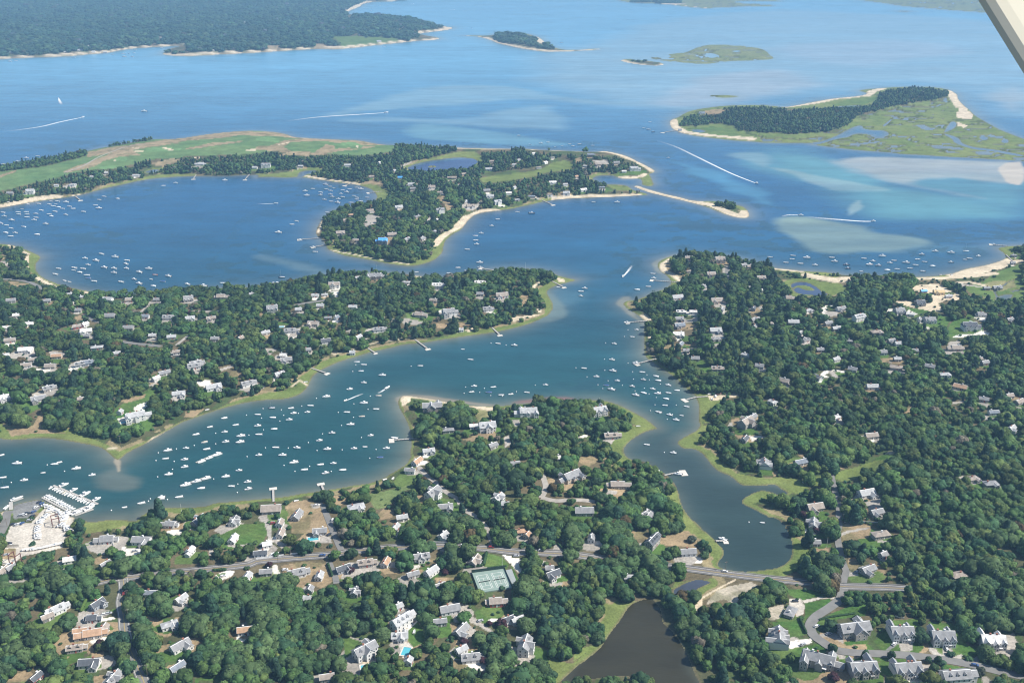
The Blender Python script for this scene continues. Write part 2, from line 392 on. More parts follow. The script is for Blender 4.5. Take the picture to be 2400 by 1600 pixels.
HOLES = [pts(s) for s in (
 "K 1390 440 1450 412 1550 387 1680 367 1780 354 1880 350 1990 357 2045 382 2020 410 1980 440 1960 468 1880 475 1780 475 1700 480 1600 485 1520 490 1440 485 1400 462",
 "K 390 490 440 472 540 468 580 478 540 493 460 505 425 535 380 535",
 "C 1480 720 1520 690 1600 650 1680 620 1760 620 1830 640 1790 662 1720 690 1680 720 1600 742 1560 782 1520 792 1490 752",
 "C 1280 780 1200 800 1120 830 1060 880 1020 950 980 1010 920 1080 870 1150 830 1220 760 1290 690 1350 600 1410 520 1480 470 1530 430 1570 620 1550 800 1520 1000 1500 1200 1520 1310 1570 1400 1740 1760 1740 1725 1568 1690 1500 1670 1450 1640 1380 1600 1280 1540 1180 1480 1100 1400 1030 1380 1000 1370 900 1340 850 1300 790",
 "N 205 500 240 480 300 470 370 480 430 510 470 540 500 572 560 578 540 600 470 602 380 590 300 585 240 560",
 "N 2080 630 2150 590 2250 585 2240 620 2160 660 2090 660",
 "W 1320 490 1370 465 1440 458 1470 465 1440 485 1380 495",
 "R 390 215 480 205 560 180 650 140 730 95 820 55 870 60 880 90 960 100 1060 100 1110 120 1110 150 1050 170 960 165 930 140 850 130 780 140 740 165 680 170 600 190 500 222 420 235",
 "R 1050 60 1100 20 1135 -5 1142 2 1115 30 1070 68", "S 1130 698 1290 692 1300 702 1200 710 1130 706",
 "R 1620 110 1640 70 1680 20 1720 20 1740 45 1720 80 1660 110 1600 125 1700 150 1760 180 1780 220 1880 255 2000 268 2100 280 2200 300 2352 328 2352 345 2200 322 2060 292 1900 278 1780 242 1710 215 1690 175 1610 140",
 "R 1930 170 1960 150 2010 160 2030 180 1990 195", "R 2140 195 2170 175 2220 190 2200 220 2150 215",
 "S 240 365 280 352 340 358 360 372 300 382", "S 430 335 480 332 500 340 450 345", "L 1640 95 1720 92 1800 108 1740 125 1660 112")]
ISLET = [pts("K 1575 435 1610 424 1655 428 1650 442 1600 446"),
         pts("N 215 540 240 515 300 503 370 510 410 530 430 548 400 556 330 545 270 520 240 535 235 560 290 580 262 578")]
# ------------------------------------------------------------------ ground cover areas, painted in this order
ZONES = [  # kind, outline
 ('golf', "O -20 445 -20 398 50 388 100 383 200 358 320 336 450 316 540 308 640 310 700 320 840 331 910 338 900 350 840 357 720 352 640 347 560 354 430 360 340 367 300 380 200 392 100 415"),
 ('golf', "O 190 392 200 346 320 326 450 304 540 296 640 300 700 312 840 321 910 330 900 350 700 340 450 340 320 350"), ('rough', "W -20 520 0 510 160 460 140 485 0 535 -20 535"), ('rough', "W 580 480 700 430 830 390 1000 320 1180 250 1350 230 1330 262 1220 285 1290 330 1100 345 950 380 880 430 760 460 620 492"),
 ('rough', "W 1700 265 1950 215 2230 195 2200 212 1950 245 1750 272"), ('rough', "W 1380 410 1580 360 1660 365 1600 405 1480 425"), ('rough', "W 1600 200 1900 150 2150 128 2300 125 2100 165 1800 190"),
 ('rough', "K 0 250 150 235 260 190 400 180 620 195 500 205 330 205 250 255 320 285 280 305 0 275"), ('rough', "K 510 325 640 230 720 240 720 275 850 258 960 272 990 240 1090 252 1000 268 760 290 620 325"),
 ('rough', "K 180 335 330 290 500 300 560 330 480 335 300 330"), ('rough', "W 840 300 1000 260 1140 240 1180 252 1000 310 800 345"), ('rough', "W 1200 255 1400 225 1650 215 1500 240 1300 262"),
 ('rough', "O 200 350 320 330 450 308 540 300 640 304 700 316 840 325 910 334 840 334 640 314 540 310 450 320 320 340 200 362"), ('green', "K 0 170 120 160 220 185 200 205 60 200 0 200"), ('green', "W 1330 265 1500 255 1700 270 1500 300 1350 295"), ('green', "W 1060 350 1170 345 1160 385 1070 385"), ('green', "W 900 440 1050 420 1150 440 940 460"), ('green', "K 760 212 900 208 980 240 800 238"),
 ('sand', "W 1235 290 1315 284 1320 294 1250 300"), ('sand', "W 1770 352 1840 344 1845 352 1780 360"), ('sand', "K 200 228 300 206 306 212 210 235"), ('sand', "W 1040 372 1070 372 1065 382 1040 380"), ('sand', "K 915 240 945 240 940 258 920 256"), ('sand', "W 1490 262 1500 252 1620 285 1560 288"), ('sand', "W 1210 260 1285 258 1280 266 1215 266"), ('sand', "W 2260 278 2352 268 2352 284 2270 286"),
 ('marsh', "K 2050 545 2200 510 2352 500 2352 560 2200 580 2080 575"), ('marsh', "L 0 490 180 480 300 440 380 390 500 375 570 410 540 470 350 480 180 530 0 560"),
 ('marsh', "K 1340 440 1500 385 1700 335 1850 300 1990 290 2090 345 2060 390 1990 350 1880 345 1680 362 1550 382 1450 405 1390 440"), ('marsh', "L 700 520 800 495 940 505 960 530 780 515 740 545 770 580"), ('marsh', "L 860 600 950 600 1080 620 1100 650 1000 660 930 640"), ('marsh', "L 1150 545 1250 500 1310 590 1280 620 1190 605"),
 ('lawn', "L 960 490 1100 470 1250 470 1220 500 1000 520"), ('lawn', "L 860 620 940 650 850 670"),
 ('marsh', "W 1330 520 1480 505 1800 505 1800 520 1480 560 1340 590"), ('marsh', "K 0 515 150 500 300 480 440 465 400 520 250 530 0 525"), ('marsh', "K 980 600 1100 600 1220 660 1220 735 1130 735 1110 690 1080 650"),
 ('dry', "K 960 570 1160 570 1170 600 1050 600"), ('drive', "K 1320 432 1390 400 1420 385 1440 390 1400 410 1330 440"),
 ('dry', "K 1640 720 1750 700 1780 760 1850 810 1760 835 1720 760"), ('drive', "K 1880 770 1980 800 2080 740 2090 750 1990 840 1900 820"), ('drive', "K 980 880 1040 870 1150 890 1090 960 1000 990"), ('dry', "K 1080 1090 1240 1060 1270 1130 1240 1160 1090 1150"), ('drive', "K 1540 970 1610 880 1620 890 1560 975"),
 ('dry', "L 570 360 640 340 650 380 590 400"), ('drive', "L 740 380 870 370 900 410 800 410"),
 ('shellw', "M 1590 725 1740 735 1730 790 1600 770"), ('drive', "M 1670 790 1720 800 1700 890 1680 890"), ('drive', "M 1590 820 1720 800 1720 830 1600 850"), ('dry', "M 1560 860 1680 850 1690 900 1600 920"), ('dry', "M 1390 300 1470 290 1440 330 1500 390 1590 420 1560 470 1480 420 1400 360"),
 ('dry', "M 2180 740 2300 690 2352 680 2352 740 2220 780"), ('drive', "M 2250 700 2352 690 2352 720 2280 730"), ('drive', "M 1930 330 1990 330 1990 540 1960 540"), ('dry', "M 1590 1040 1720 1030 1700 1060 1600 1060"), ('lawn', "M 1690 1290 1800 1240 1820 1290 1740 1320"), ('drive', "M 1840 1075 1930 1070 1930 1085 1850 1090"), ('drive', "M 1640 1085 1720 1075 1720 1090 1660 1100"),
 ('dry', "M 1380 1060 1480 1050 1440 1090 1380 1090"), ('sand', "M 1250 960 1280 955 1275 985 1255 985"), ('sand', "M 1240 1030 1275 1020 1270 1040 1240 1045"), ('sand', "M 1240 1080 1275 1075 1270 1090 1240 1095"),
 ('sand', "N 1190 625 1320 640 1330 690 1500 660 1500 600 1540 570 1700 590 1760 560 1790 590 1740 650 1640 640 1560 670 1640 740 1480 740 1340 710 1180 665"), ('sand', "N 1310 540 1360 500 1560 490 1640 530 1700 560 1500 580 1330 560"),
 ('lawn', "N 1280 705 1400 720 1500 740 1360 770 1290 760"), ('lawn', "N 1560 780 1700 800 1650 870 1560 880 1420 860 1500 840"), ('lawn', "N 1670 860 1740 800 1860 810 1960 870 1980 920 1890 960 1680 985 1640 960"), ('shellw', "N 1700 975 1740 955 1890 950 1960 920 2040 940 2030 960 1900 965 1720 985"), ('shellw', "N 1420 870 1530 910 1525 920 1420 885"), ('shellw', "N 1880 795 2020 800 2000 845 1960 830"), ('lawn', "N 1790 760 1880 760 1880 800 1800 790"),
 ('meadow', "N 1800 520 1980 470 2100 380 2352 300 2352 600 2260 640 2200 580 2080 640 1960 600 1860 580"), ('sandgrass', "N 2000 480 2150 460 2260 460 2280 520 2150 560 2000 550"), ('drive', "N 1740 470 1800 490 1970 515 1960 525 1810 505 1800 530"),
 ('marsh', "N 180 480 280 450 500 470 640 480 740 540 620 590 300 610 230 600"), ('shellw', "N 480 700 600 680 610 690 520 720 600 790 560 790 500 760"), ('lawn', "N 530 700 600 700 590 730"), ('drive', "N 510 745 640 745 660 790 560 790"), ('lawn', "N 730 840 800 850 800 880 740 870"), ('shellw', "N 1090 715 1150 710 1150 735 1100 750 1110 795 1080 770"), ('shellw', "N 1290 720 1370 765 1330 785 1270 770"), ('drive', "N 1000 1020 1090 1000 1100 1020 1020 1030"), ('dry', "N 1010 1180 1200 1160 1230 1200 1050 1210"), ('drive', "N 1640 1030 1760 1010 1780 1050 1680 1080"), ('drive', "N 20 800 90 830 80 880 20 870"),
 ('lawn', "H 600 90 680 70 720 110 660 130"), ('shellw', "H 480 105 540 58 720 72 702 92 600 75 520 108 560 130 500 130"), ('drive', "H 540 60 590 75 655 130 600 140"), ('lawn', "H 490 140 560 160 540 210 500 200"), ('drive', "H 1680 365 1830 345 1830 360 1700 380"), ('lawn', "H 1585 290 1650 280 1680 310 1600 330"), ('dry', "H 1200 430 1330 410 1340 450 1220 470"), ('dry', "H 2150 280 2352 300 2352 380 2200 340"),
 ('marsh', "H 610 1060 640 1000 800 960 1000 890 1070 890 1060 920 900 1020 780 1070 680 1090"), ('lawn', "H 980 870 1080 830 1170 850 1120 880 1000 890"), ('sand', "H 1060 825 1150 805 1170 830 1090 835"), ('marsh', "H 0 1060 180 1045 360 1090 370 1150 280 1200 180 1190 100 1130 0 1110"), ('marsh', "H 380 1050 500 1040 520 1130 400 1130"),
 ('drive', "H 2050 1130 2120 1120 2150 1160 2080 1170"), ('drive', "H 620 1320 690 1310 690 1380 640 1400"), ('dry', "H 860 1370 930 1340 910 1430 870 1430"), ('dry', "H 280 840 410 830 400 860 300 870"), ('dry', "H 40 1000 100 990 110 1030 50 1040"), ('dry', "H 660 930 720 960 680 980 650 970"), ('dry', "H 880 1240 960 1240 940 1270 880 1275"),
 ('marsh', "G 930 740 1080 660 1120 600 1230 630 1060 740 1030 860 1000 850 920 820"), ('marsh', "G 1060 440 1250 545 1330 605 1220 600 1110 560"), ('marsh', "G 1720 360 1920 330 1930 350 1800 460 1790 560 1720 500"), ('marsh', "G 1530 740 1620 680 1720 630 1740 700 1680 770 1580 785"), ('marsh', "G 1660 785 1820 800 2000 960 2060 1010 2200 1040 2352 1060 2352 1130 2100 1110 1980 1020 1840 930"), ('marsh', "G 2120 1290 2200 1220 2352 1180 2352 1240 2220 1290 2352 1370 2352 1405 2200 1335"),
 ('sand', "G 1790 295 1870 300 2080 275 2090 305 1900 340 1820 345"), ('lawn', "G 680 1000 750 1000 740 1040 690 1040"), ('shellw', "G 580 680 700 650 690 680 600 690"), ('drive', "G 860 1160 970 1170 960 1210 870 1215"), ('dry', "G 2010 520 2090 500 2080 610 2040 600"), ('dry', "G 2020 660 2340 670 2340 690 2200 730 2140 720"), ('shellw', "G 2180 670 2340 672 2300 690 2200 720"), ('dry', "G 600 870 780 860 800 900 700 960 620 920"), ('drive', "G 0 520 60 520 100 570 20 580"), ('lawn', "G 60 385 280 380 280 400 80 405"),
 ('marsh', "G 1450 1080 1520 1170 1540 1280 1640 1420 1790 1568 1700 1568 1560 1400 1480 1250"), ('stoneflat', "G 560 1010 680 1000 680 1040 600 1060"),
 ('lawn', "E 1060 410 1200 330 1350 250 1430 240 1400 330 1340 410 1370 520 1180 595 1030 540"), ('dry', "E 1100 340 1340 290 1330 320 1150 370"), ('shellw', "E 1215 410 1280 378 1385 345 1390 365 1330 420 1250 452"), ('dry', "E 290 600 380 440 420 470 350 590"), ('dry', "E 60 600 300 595 500 612 620 645 300 650 100 680"), ('shellw', "E 600 70 700 20 760 30 640 90"), ('shellw', "E 320 60 450 50 460 80 330 70"), ('stoneflat', "E 1070 510 1180 500 1280 540 1180 565 1090 545"), ('drive', "E 1340 200 1430 195 1430 215 1350 215"), ('dry', "E 1700 450 1880 420 1780 500 1700 500"), ('shellw', "E 1800 180 1930 160 1930 200 1850 220"), ('dry', "E 2120 85 2240 70 2260 120 2130 140"), ('marsh', "E 0 550 60 600 100 690 0 690"), ('drive', "E 440 265 560 230 580 240 500 290"),
 ('gravel', "A 20 330 100 110 140 95 280 100 430 -60 520 -80 600 -120 660 -60 700 0 600 60 560 120 600 200 620 310 480 350 210 400 150 450 130 480 0 480"), ('gravel', "E 480 1310 580 1362 690 1425 640 1500 600 1568 380 1568 420 1480"), ('asphaltz', "E 130 1305 350 1258 400 1310 330 1380 250 1420 130 1430 112 1370"), ('hedgez', "A 0 230 60 110 90 130 40 260 0 290"), ('sand', "E 0 1375 60 1360 50 1440 20 1480 0 1480"), ('dry', "A 0 340 150 330 140 430 0 430"),
 ('lawn', "A 1980 300 2000 200 2200 110 2352 100 2352 280 2200 300"), ('lawn', "B 0 100 80 100 100 200 60 280 0 310"), ('drive', "B 80 90 140 100 140 230 290 300 240 330 110 240"), ('drive', "A 1920 230 1975 230 1960 400 1915 400"), ('drive', "A 2040 170 2160 95 2200 95 2190 130 2080 180 1980 230"),
 ('dry', "A 850 430 950 390 1010 400 920 480 870 470"), ('dry', "A 640 1160 900 1110 1060 1070 980 1010 1100 1000 1115 1100 980 1140 760 1190"), ('dry', "A 0 1540 250 1450 300 1480 300 1568 0 1568"), ('dry', "A 1340 960 1450 920 1500 1000 1420 1050"), ('dry', "A 1590 970 1700 950 1650 1010"), ('dry', "A 1400 1230 1560 1210 1560 1270 1440 1290"), ('dry', "A 1700 1170 1900 1120 1850 1160 1720 1210"), ('dry', "A 2110 1010 2300 950 2352 1000 2200 1090"), ('drive', "A 2170 1030 2280 1000 2310 940 2330 980 2260 1060"), ('lawn', "A 740 900 800 810 840 790 830 860 790 910"), ('lawn', "A 950 920 1060 880 1070 900 1000 930"), ('shellw', "A 900 985 1050 955 1060 975 950 1000"), ('dry', "A 840 1290 960 1270 960 1320 850 1340"), ('lawn', "A 740 1420 940 1390 930 1430 760 1450"), ('lawn', "A 1780 1530 2020 1480 2020 1540 1800 1568"), ('dry', "A 860 1500 980 1490 980 1568 860 1568"),
 ('marsh', "A 780 90 1100 65 1210 90 1100 140 900 180 780 200"), ('shellw', "A 1120 335 1290 325 1310 370 1190 410 1140 390"), ('shellw', "A 1115 310 1160 310 1150 345 1115 345"), ('drive', "A 1160 510 1230 520 1230 590 1160 600"), ('shellw', "A 1980 580 2080 530 2160 540 2130 590 2000 640"), ('lawn', "A 1980 575 2080 555 2070 590 2010 600"), ('drive', "A 60 620 200 620 290 580 300 590 210 640 80 645"), ('shellw', "A 1610 190 1680 200 1680 240 1620 235"),
 ('drive', "B 470 230 600 210 690 220 700 280 480 290"), ('dry', "F 270 1320 330 1270 480 1255 620 1295 640 1400 670 1480 640 1568 330 1568 320 1440"), ('dry', "B 280 30 630 30 700 200 480 240 420 180 310 120"), ('drive', "F 500 1290 610 1285 630 1320 520 1340"), ('dry', "F 700 1220 800 1215 850 1270 760 1320 700 1290"), ('field', "F 1000 1210 1200 1170 1400 1120 1480 1100 1470 1140 1350 1180 1280 1260 1200 1330 1100 1350 1050 1280"), ('dry', "F 1110 1400 1190 1320 1270 1380 1250 1420 1150 1440"), ('dry', "F 1460 1210 1540 1200 1560 1300 1480 1330"), ('sand', "F 1330 320 1420 310 1420 350 1345 400"), ('sandgrass', "F 1980 425 2120 420 2145 500 2050 540"), ('sand', "F 1930 395 2200 405 2210 430 2160 450 2150 500 2130 480 2140 440 2050 425"), ('drive', "F 2270 690 2340 650 2352 740 2290 780"), ('dry', "F 1840 680 2060 690 1980 720 1870 700"), ('meadow', "F 1260 1090 1320 1020 1480 1030 1490 1090 1300 1150"), ('drive', "F 1470 940 1500 930 1530 1000 1500 1010"),
 ('dry', "B 230 490 460 450 640 470 700 640 600 700 440 640 260 580"), ('shellw', "B 145 485 190 485 225 570 160 560"), ('dry', "B 730 540 800 540 780 610 730 620"), ('dry', "B 1110 500 1280 510 1320 560 1180 570"), ('dry', "B 1480 120 1700 130 1700 170 1520 170"), ('lawn', "B 1380 1100 1480 1000 1560 1100 1540 1200 1440 1240 1400 1180"), ('lawn', "B 2080 370 2240 400 2330 480 2300 520 2090 500"), ('lawn', "B 1620 1030 1790 1010 1800 1150 1640 1140"), ('lawn', "B 800 1120 950 1180 880 1300 820 1340"), ('drive', "B 1390 910 1460 890 1520 940 1490 990 1400 960"), ('shellw', "B 1360 1090 1480 990 1490 1000 1380 1100"), ('drive', "B 815 1120 1000 1170 990 1190 830 1135"), ('dry', "B 1570 450 1690 410 1700 440 1580 465"), ('shellw', "B 2270 390 2352 400 2352 470 2310 450"), ('stoneflat', "B 1310 1210 1410 1190 1440 1270 1400 1340 1350 1340"), ('drive', "B 1830 945 2000 960 2200 1110 2190 1130 2060 1050 1900 980"), ('dry', "B 1640 600 1880 590 1840 650 1660 640"), ('lawn', "B 1850 380 1930 400 1920 480 1860 470"), ('drive', "B 1690 340 1740 340 1740 420 1700 410"), ('dry', "B 1800 1370 1960 1400 1900 1450 1820 1420"), ('drive', "B 510 1510 600 1470 620 1490 560 1568 510 1568"), ('sand', "B 980 1360 1060 1330 1050 1400 980 1420"), ('shellw', "B 2130 980 2230 970 2240 990 2150 1010"), ('lawn', "B 2040 640 2120 690 2100 730 2040 720"),
 ('shellw', "C 0 420 60 420 110 470 80 560 40 540 0 480"), ('dry', "C 1060 150 1200 190 1350 230 1500 210 1620 165 1700 265 1680 330 1560 310 1440 310 1200 240 1110 260"), ('drive', "C 1110 290 1190 285 1160 390 1130 360"), ('dry', "C 410 190 500 180 530 250 470 300 420 260"), ('drive', "C 390 300 430 290 470 350 370 360"), ('lawn', "C 230 520 300 530 320 600 560 570 560 620 400 650 300 640"), ('marsh', "C 770 810 1000 870 1060 870 950 1080 880 1160 870 1000 850 900"), ('marsh', "C 560 1370 700 1280 820 1220 800 1200 640 1250 560 1310"), ('marsh', "C 400 1500 560 1420 440 1568 380 1568"), ('sand', "C 1640 890 1720 790 1900 690 2060 610 2062 625 1905 705 1745 800 1760 880 1680 930"), ('barren', "C 1780 850 1880 720 2000 680 2200 640 2260 670 2100 760 2050 860 2000 830 1950 800"), ('shellw', "C 220 450 310 450 310 480 240 490"), ('marsh', "C 1620 60 1700 120 1860 260 1945 370 1900 450 1820 400 1800 280 1700 230"), ('marsh', "C 2080 550 2352 520 2352 570 2180 590"), ('stoneflat', "C 750 260 820 260 810 300 760 300"), ('shellw', "C 1110 90 1180 75 1220 110 1120 120"), ('lawn', "C 0 480 60 620 0 760"),
 ('lawn', "D 130 700 400 710 560 770 420 780 300 810 200 760"), ('lawn', "D 340 830 580 790 560 840 440 930 330 980 340 900"), ('lawn', "D 0 1010 300 990 350 1120 200 1150 180 1060 0 1050"), ('lawn', "D 540 950 740 860 920 800 900 950 650 980 460 1050 450 1010"), ('lawn', "D 690 1190 900 1150 930 1200 720 1220"), ('lawn', "D 1050 990 1380 980 1400 1050 1100 1060"), ('lawn', "D 1470 1000 1700 1020 1750 1090 1500 1070"), ('lawn', "D 1870 1120 2280 1080 2250 1140 1900 1150"), ('lawn', "D 1600 1390 1880 1440 1830 1480 1610 1460"), ('lawn', "D 1000 1210 1130 1180 1060 1250"), ('lawn', "D 200 1270 300 1240 480 1190 560 1260 500 1300 250 1330"), ('lawn', "D 600 1310 760 1300 720 1350 660 1360"), ('lawn', "D 950 1320 1150 1330 1150 1360 1000 1370"), ('lawn', "D 1700 1180 1900 1240 2000 1280 1850 1330 1720 1280"),
 ('gravel', "D 190 850 200 790 290 790 340 860 330 930 260 960"), ('gravel', "D 300 810 460 780 640 780 640 795 480 795 340 835"), ('shellw', "D 150 1190 400 1150 400 1195 220 1250 150 1240"), ('drive', "D 460 1125 580 1090 700 1150 690 1200 620 1160 500 1140"), ('asphaltz', "D 1070 1265 1150 1200 1200 1200 1110 1270"), ('asphaltz', "D 1840 1370 1950 1300 2020 1300 1900 1390"), ('drive', "D 1600 1230 1690 1230 1690 1350 1600 1330"), ('drive', "D 1400 1400 1510 1400 1480 1530 1450 1540"), ('drive', "D 1200 1200 1330 1190 1330 1270 1220 1280"), ('drive', "D 610 1290 700 1290 720 1340 660 1350"), ('drive', "D 1960 1500 2010 1500 2060 1568 1980 1568"), ('drive', "D 2160 1130 2260 1100 2280 1180 2180 1200"),
 ('barren', "D 0 880 140 840 150 900 100 980 0 990"), ('dry', "D 665 110 960 110 940 140 940 230 680 280"), ('drive', "D 665 190 740 165 900 140 940 145 900 160 760 185 680 215"), ('dry', "D 760 400 860 380 840 460 820 530 710 510"), ('drive', "D 705 540 830 555 830 580 720 590"), ('lawn', "D 380 280 580 290 580 320 380 330"), ('lawn', "D 460 45 560 40 480 100"), ('lawn', "D 400 200 560 190 560 240 410 230"), ('marsh', "D 225 215 300 260 385 370 330 430 250 540 150 590 0 590 0 525 120 505 200 440"), ('dry', "D 1560 520 1700 530 1700 560 1580 550"), ('drive', "D 1000 260 1110 260 1110 280 1010 280"),
 ('sand', "I 210 300 240 240 280 220 280 330 250 360"), ('marsh', "I 270 215 395 235 320 290 365 375 300 400 260 350"), ('sand', "I 300 395 420 460 580 540 560 550 420 490 320 440"), ('dry', "I 70 470 280 485 150 520"), ('dry', "I 0 190 60 230 30 270 0 270"), ('shellw', "I 600 1290 700 1235 760 1240 660 1300"), ('shellw', "I 640 650 720 640 730 690 660 680"), ('lawn', "I 720 1260 820 1270 820 1310 720 1300"), ('lawn', "I 560 900 660 890 640 930"), ('shellw', "I 320 1270 450 1270 460 1290 330 1285"), ('dry', "I 680 790 790 780 790 820 700 830"), ('shellw', "I 1080 680 1150 670 1150 700 1100 700"), ('drive', "I 1390 650 1480 655 1480 675 1400 670"), ('lawn', "I 0 1290 100 1290 60 1330 0 1330"), ('drive', "I 1690 740 2030 735 2030 750 1700 750"), ('shellw', "I 1800 1385 1930 1370 1950 1420 1880 1440"), ('shellw', "I 1730 1275 1780 1265 1785 1295 1740 1305"), ('drive', "I 2000 1280 2140 1235 2150 1250 2020 1300"), ('drive', "I 450 1110 600 1120 590 1160 470 1160"), ('sand', "I 780 560 840 570 840 585 770 580"),
 ('lawn', "J 430 560 550 510 560 570 480 580"), ('shellw', "J 650 550 780 560 770 600 720 620 700 570"), ('marsh', "J 170 1530 380 1430 500 1290 540 1285 480 1400 420 1480 300 1540"), ('sand', "J 1900 920 2010 890 2050 900 1960 930"), ('dry', "J 1860 850 1920 840 2000 880 1880 900"), ('lawn', "J 1610 710 1720 700 1700 740"), ('lawn', "J 160 840 330 850 340 870 180 870"), ('drive', "J 275 990 330 935 420 940 410 962 330 985 310 1003"), ('drive', "J 60 1040 160 978 220 1010 210 1030 150 1000 80 1050"), ('drive', "J 70 1080 210 1080 120 1150"), ('drive', "J 1170 790 1320 830 1250 835"), ('sand', "J 1430 405 1540 415 1530 435 1450 430"), ('lawn', "J 1560 770 1640 780 1620 830 1560 830"), ('shellw', "J 1660 740 1740 715 1780 720 1720 760"), ('lawn', "J 2150 730 2250 720 2200 770"), ('dry', "J 1650 860 1770 850 1760 895 1670 900"), ('dry', "J 100 1430 190 1430 180 1470 20 1490"), ('sand', "J 680 1100 760 1100 740 1130 690 1140"), ('drive', "J 840 900 920 930 900 950 830 930"), ('dry', "M 60 580 160 590 150 650 90 700"), ('sand', "M 410 430 490 450 480 470 430 470"), ('sand', "M 0 800 240 770 250 778 100 820 0 845"), ('sand', "M 230 720 280 715 270 750 240 750"),
 ('beachz', "S 1870 595 1900 610 1915 640 1960 700 2020 755 2010 785 1960 780 1910 770 1905 740 1930 730 1880 660"), ('sand', "S 1910 800 1980 825 1960 838 1920 830"), ('meadow', "S 120 850 300 830 450 850 480 890 300 895 150 880"), ('dry', "S 250 730 340 715 420 720 340 750 260 750"), ('meadow', "S 1090 690 1200 655 1390 640 1400 650 1300 690 1130 700"),
 ('meadow', "Q 0 240 120 240 420 250 450 265 350 285 180 300 60 300"), ('rough', "P 2060 290 2130 285 2150 310 2060 318"), ('rough', "P 1750 300 1840 300 1850 320 1760 325"), ('meadow', "P 2230 245 2352 235 2352 300 2280 310 2290 270"),
]
CLEAR_ONLY = ('sand', 'marsh')
SANDLINES = [("L 120 275 300 286 600 298 760 303 860 303 980 323 1060 348 1150 388 1240 438 1305 475", 16), ("L 1120 614 1240 655 1400 692 1560 728 1700 760 1840 790 1960 845 2060 885 2130 890 2155 850", 18),
 ("L 400 735 600 712 800 708 1000 703 1150 695", 14), ("L 990 535 1100 540 1180 530 1220 505", 10), ("K 1860 985 1900 950 1950 900 2030 868 2110 842 2200 835", 16),
 ("K 1640 1160 1700 1090 1770 1040 1850 1000", 10), ("K 340 172 550 186 650 190", 12), ("K 1840 264 2100 270 2352 276", 13), ("K 460 520 600 548 800 572 940 600", 8), ("K 560 1040 600 990 590 920", 5), ("K 680 1200 900 1245 1200 1300 1400 1330", 3),
 ("W 0 805 150 775 350 735 520 715", 16), ("W 700 700 850 680 1000 645 1200 600 1340 560", 11), ("N 40 350 200 368 300 380", 9), ("N 360 415 500 445 600 462 740 452", 17), ("N 1350 450 1600 442 1850 430 2080 405", 10),
 ("N 1750 490 1860 488 1970 512", 7), ("N 1700 408 1900 380 2100 330 2200 288", 20), ("N 2220 285 2352 290", 8), ("M 1460 265 1385 310 1390 370 1480 410 1545 470", 7), ("M 1200 785 1250 822", 7), ("M 190 560 200 520 260 480", 4),
 ("S 42 785 45 830 120 868 300 893 560 915", 22), ("S 790 708 1000 675 1100 650 1320 630 1360 600 1420 585", 22), ("S 1870 600 1900 650 1950 710", 26), ("Q 850 236 1000 250 1080 285 1250 320 1450 340 1560 338 1750 326", 16), ("Q 1340 245 1370 270 1390 285", 22),
 ("P 0 386 300 374 560 357 740 341 880 317 1070 305 1230 299", 16), ("P 1075 355 1150 366 1420 357 1700 344 2000 324 2352 314", 16), ("Q 0 324 250 300 450 279 640 263 700 254", 18), ("Q 560 223 700 204 785 186 730 175", 24), ("Q 120 98 98 85 140 60 190 35 240 15 400 8", 26), ("Q 1885 396 1960 416 2050 428 2150 430 2175 424", 12), ("S 0 28 280 57", 12), ("Q 1710 0 1800 20 2000 24 2352 30", 16),
 ("E 1060 790 1000 790", 3), ("E 1355 745 1420 690 1560 625 1700 560", 4), ("J 480 1430 400 1380 330 1440", 2), ("J 720 1150 900 1090 1100 1040 1450 985", 2), ("E 690 1425 760 1395 830 1390", 3), ("K 840 805 940 790", 3), ("F 1345 310 1500 322 1700 352 1760 372", 5), ("I 80 135 180 180 260 220", 4)]
CREEKS = [("R 390 222 300 215 200 218 60 222", 4), ("N 2240 560 2352 540", 3), ("N 2120 640 2080 560 2200 480 2352 440", 2)]
ZC = {'golf': (.115, .185, .075), 'green': (.14, .24, .10), 'rough': (.30, .235, .145), 'sand': (.56, .47, .34), 'beachz': (.56, .47, .35), 'marsh': (.155, .20, .05), 'meadow': (.11, .165, .05), 'lawn': (.075, .135, .035), 'dry': (.30, .225, .135),
      'drive': (.36, .33, .29), 'shellw': (.68, .64, .57), 'gravel': (.52, .475, .41), 'asphaltz': (.20, .20, .195), 'sandgrass': (.24, .23, .11), 'field': (.14, .18, .07), 'hedgez': (.05, .085, .03), 'barren': (.42, .37, .29), 'stoneflat': (.58, .54, .48)}

# ================================================================== SURVEY GRID (finer near the viewer)
GU = np.concatenate([np.arange(-900, -40, 24.0), np.arange(-40, 2440.1, 2.6), np.arange(2462, 3300, 24.0)])
GV = np.concatenate([[-148, -144, -138, -128, -115, -100, -85, -70, -58, -46, -36, -26, -17, -8], np.arange(-2, 1612, 2.4), np.arange(1620, 2000, 14.0)])
NU, NV = len(GU), len(GV)
UU, VV = np.meshgrid(GU, GV)
GX, GY = ground(UU, VV, 0.0)

def chaikin(P):
    P = np.asarray(P); Q = np.roll(P, -1, 0)
    return np.stack([P * .75 + Q * .25, P * .25 + Q * .75], 1).reshape(-1, 2)

def inside(P, u, v):
    x1, y1 = P[:, 0], P[:, 1]; x2, y2 = np.roll(x1, -1), np.roll(y1, -1)
    c = np.zeros(u.shape, bool)
    for a, b, e, d in zip(x1, y1, x2, y2):
        if b == d: continue
        k = (b > v) != (d > v)
        if not k.any(): continue
        c ^= k & (u < (e - a) * (v - b) / (d - b) + a)
    return c

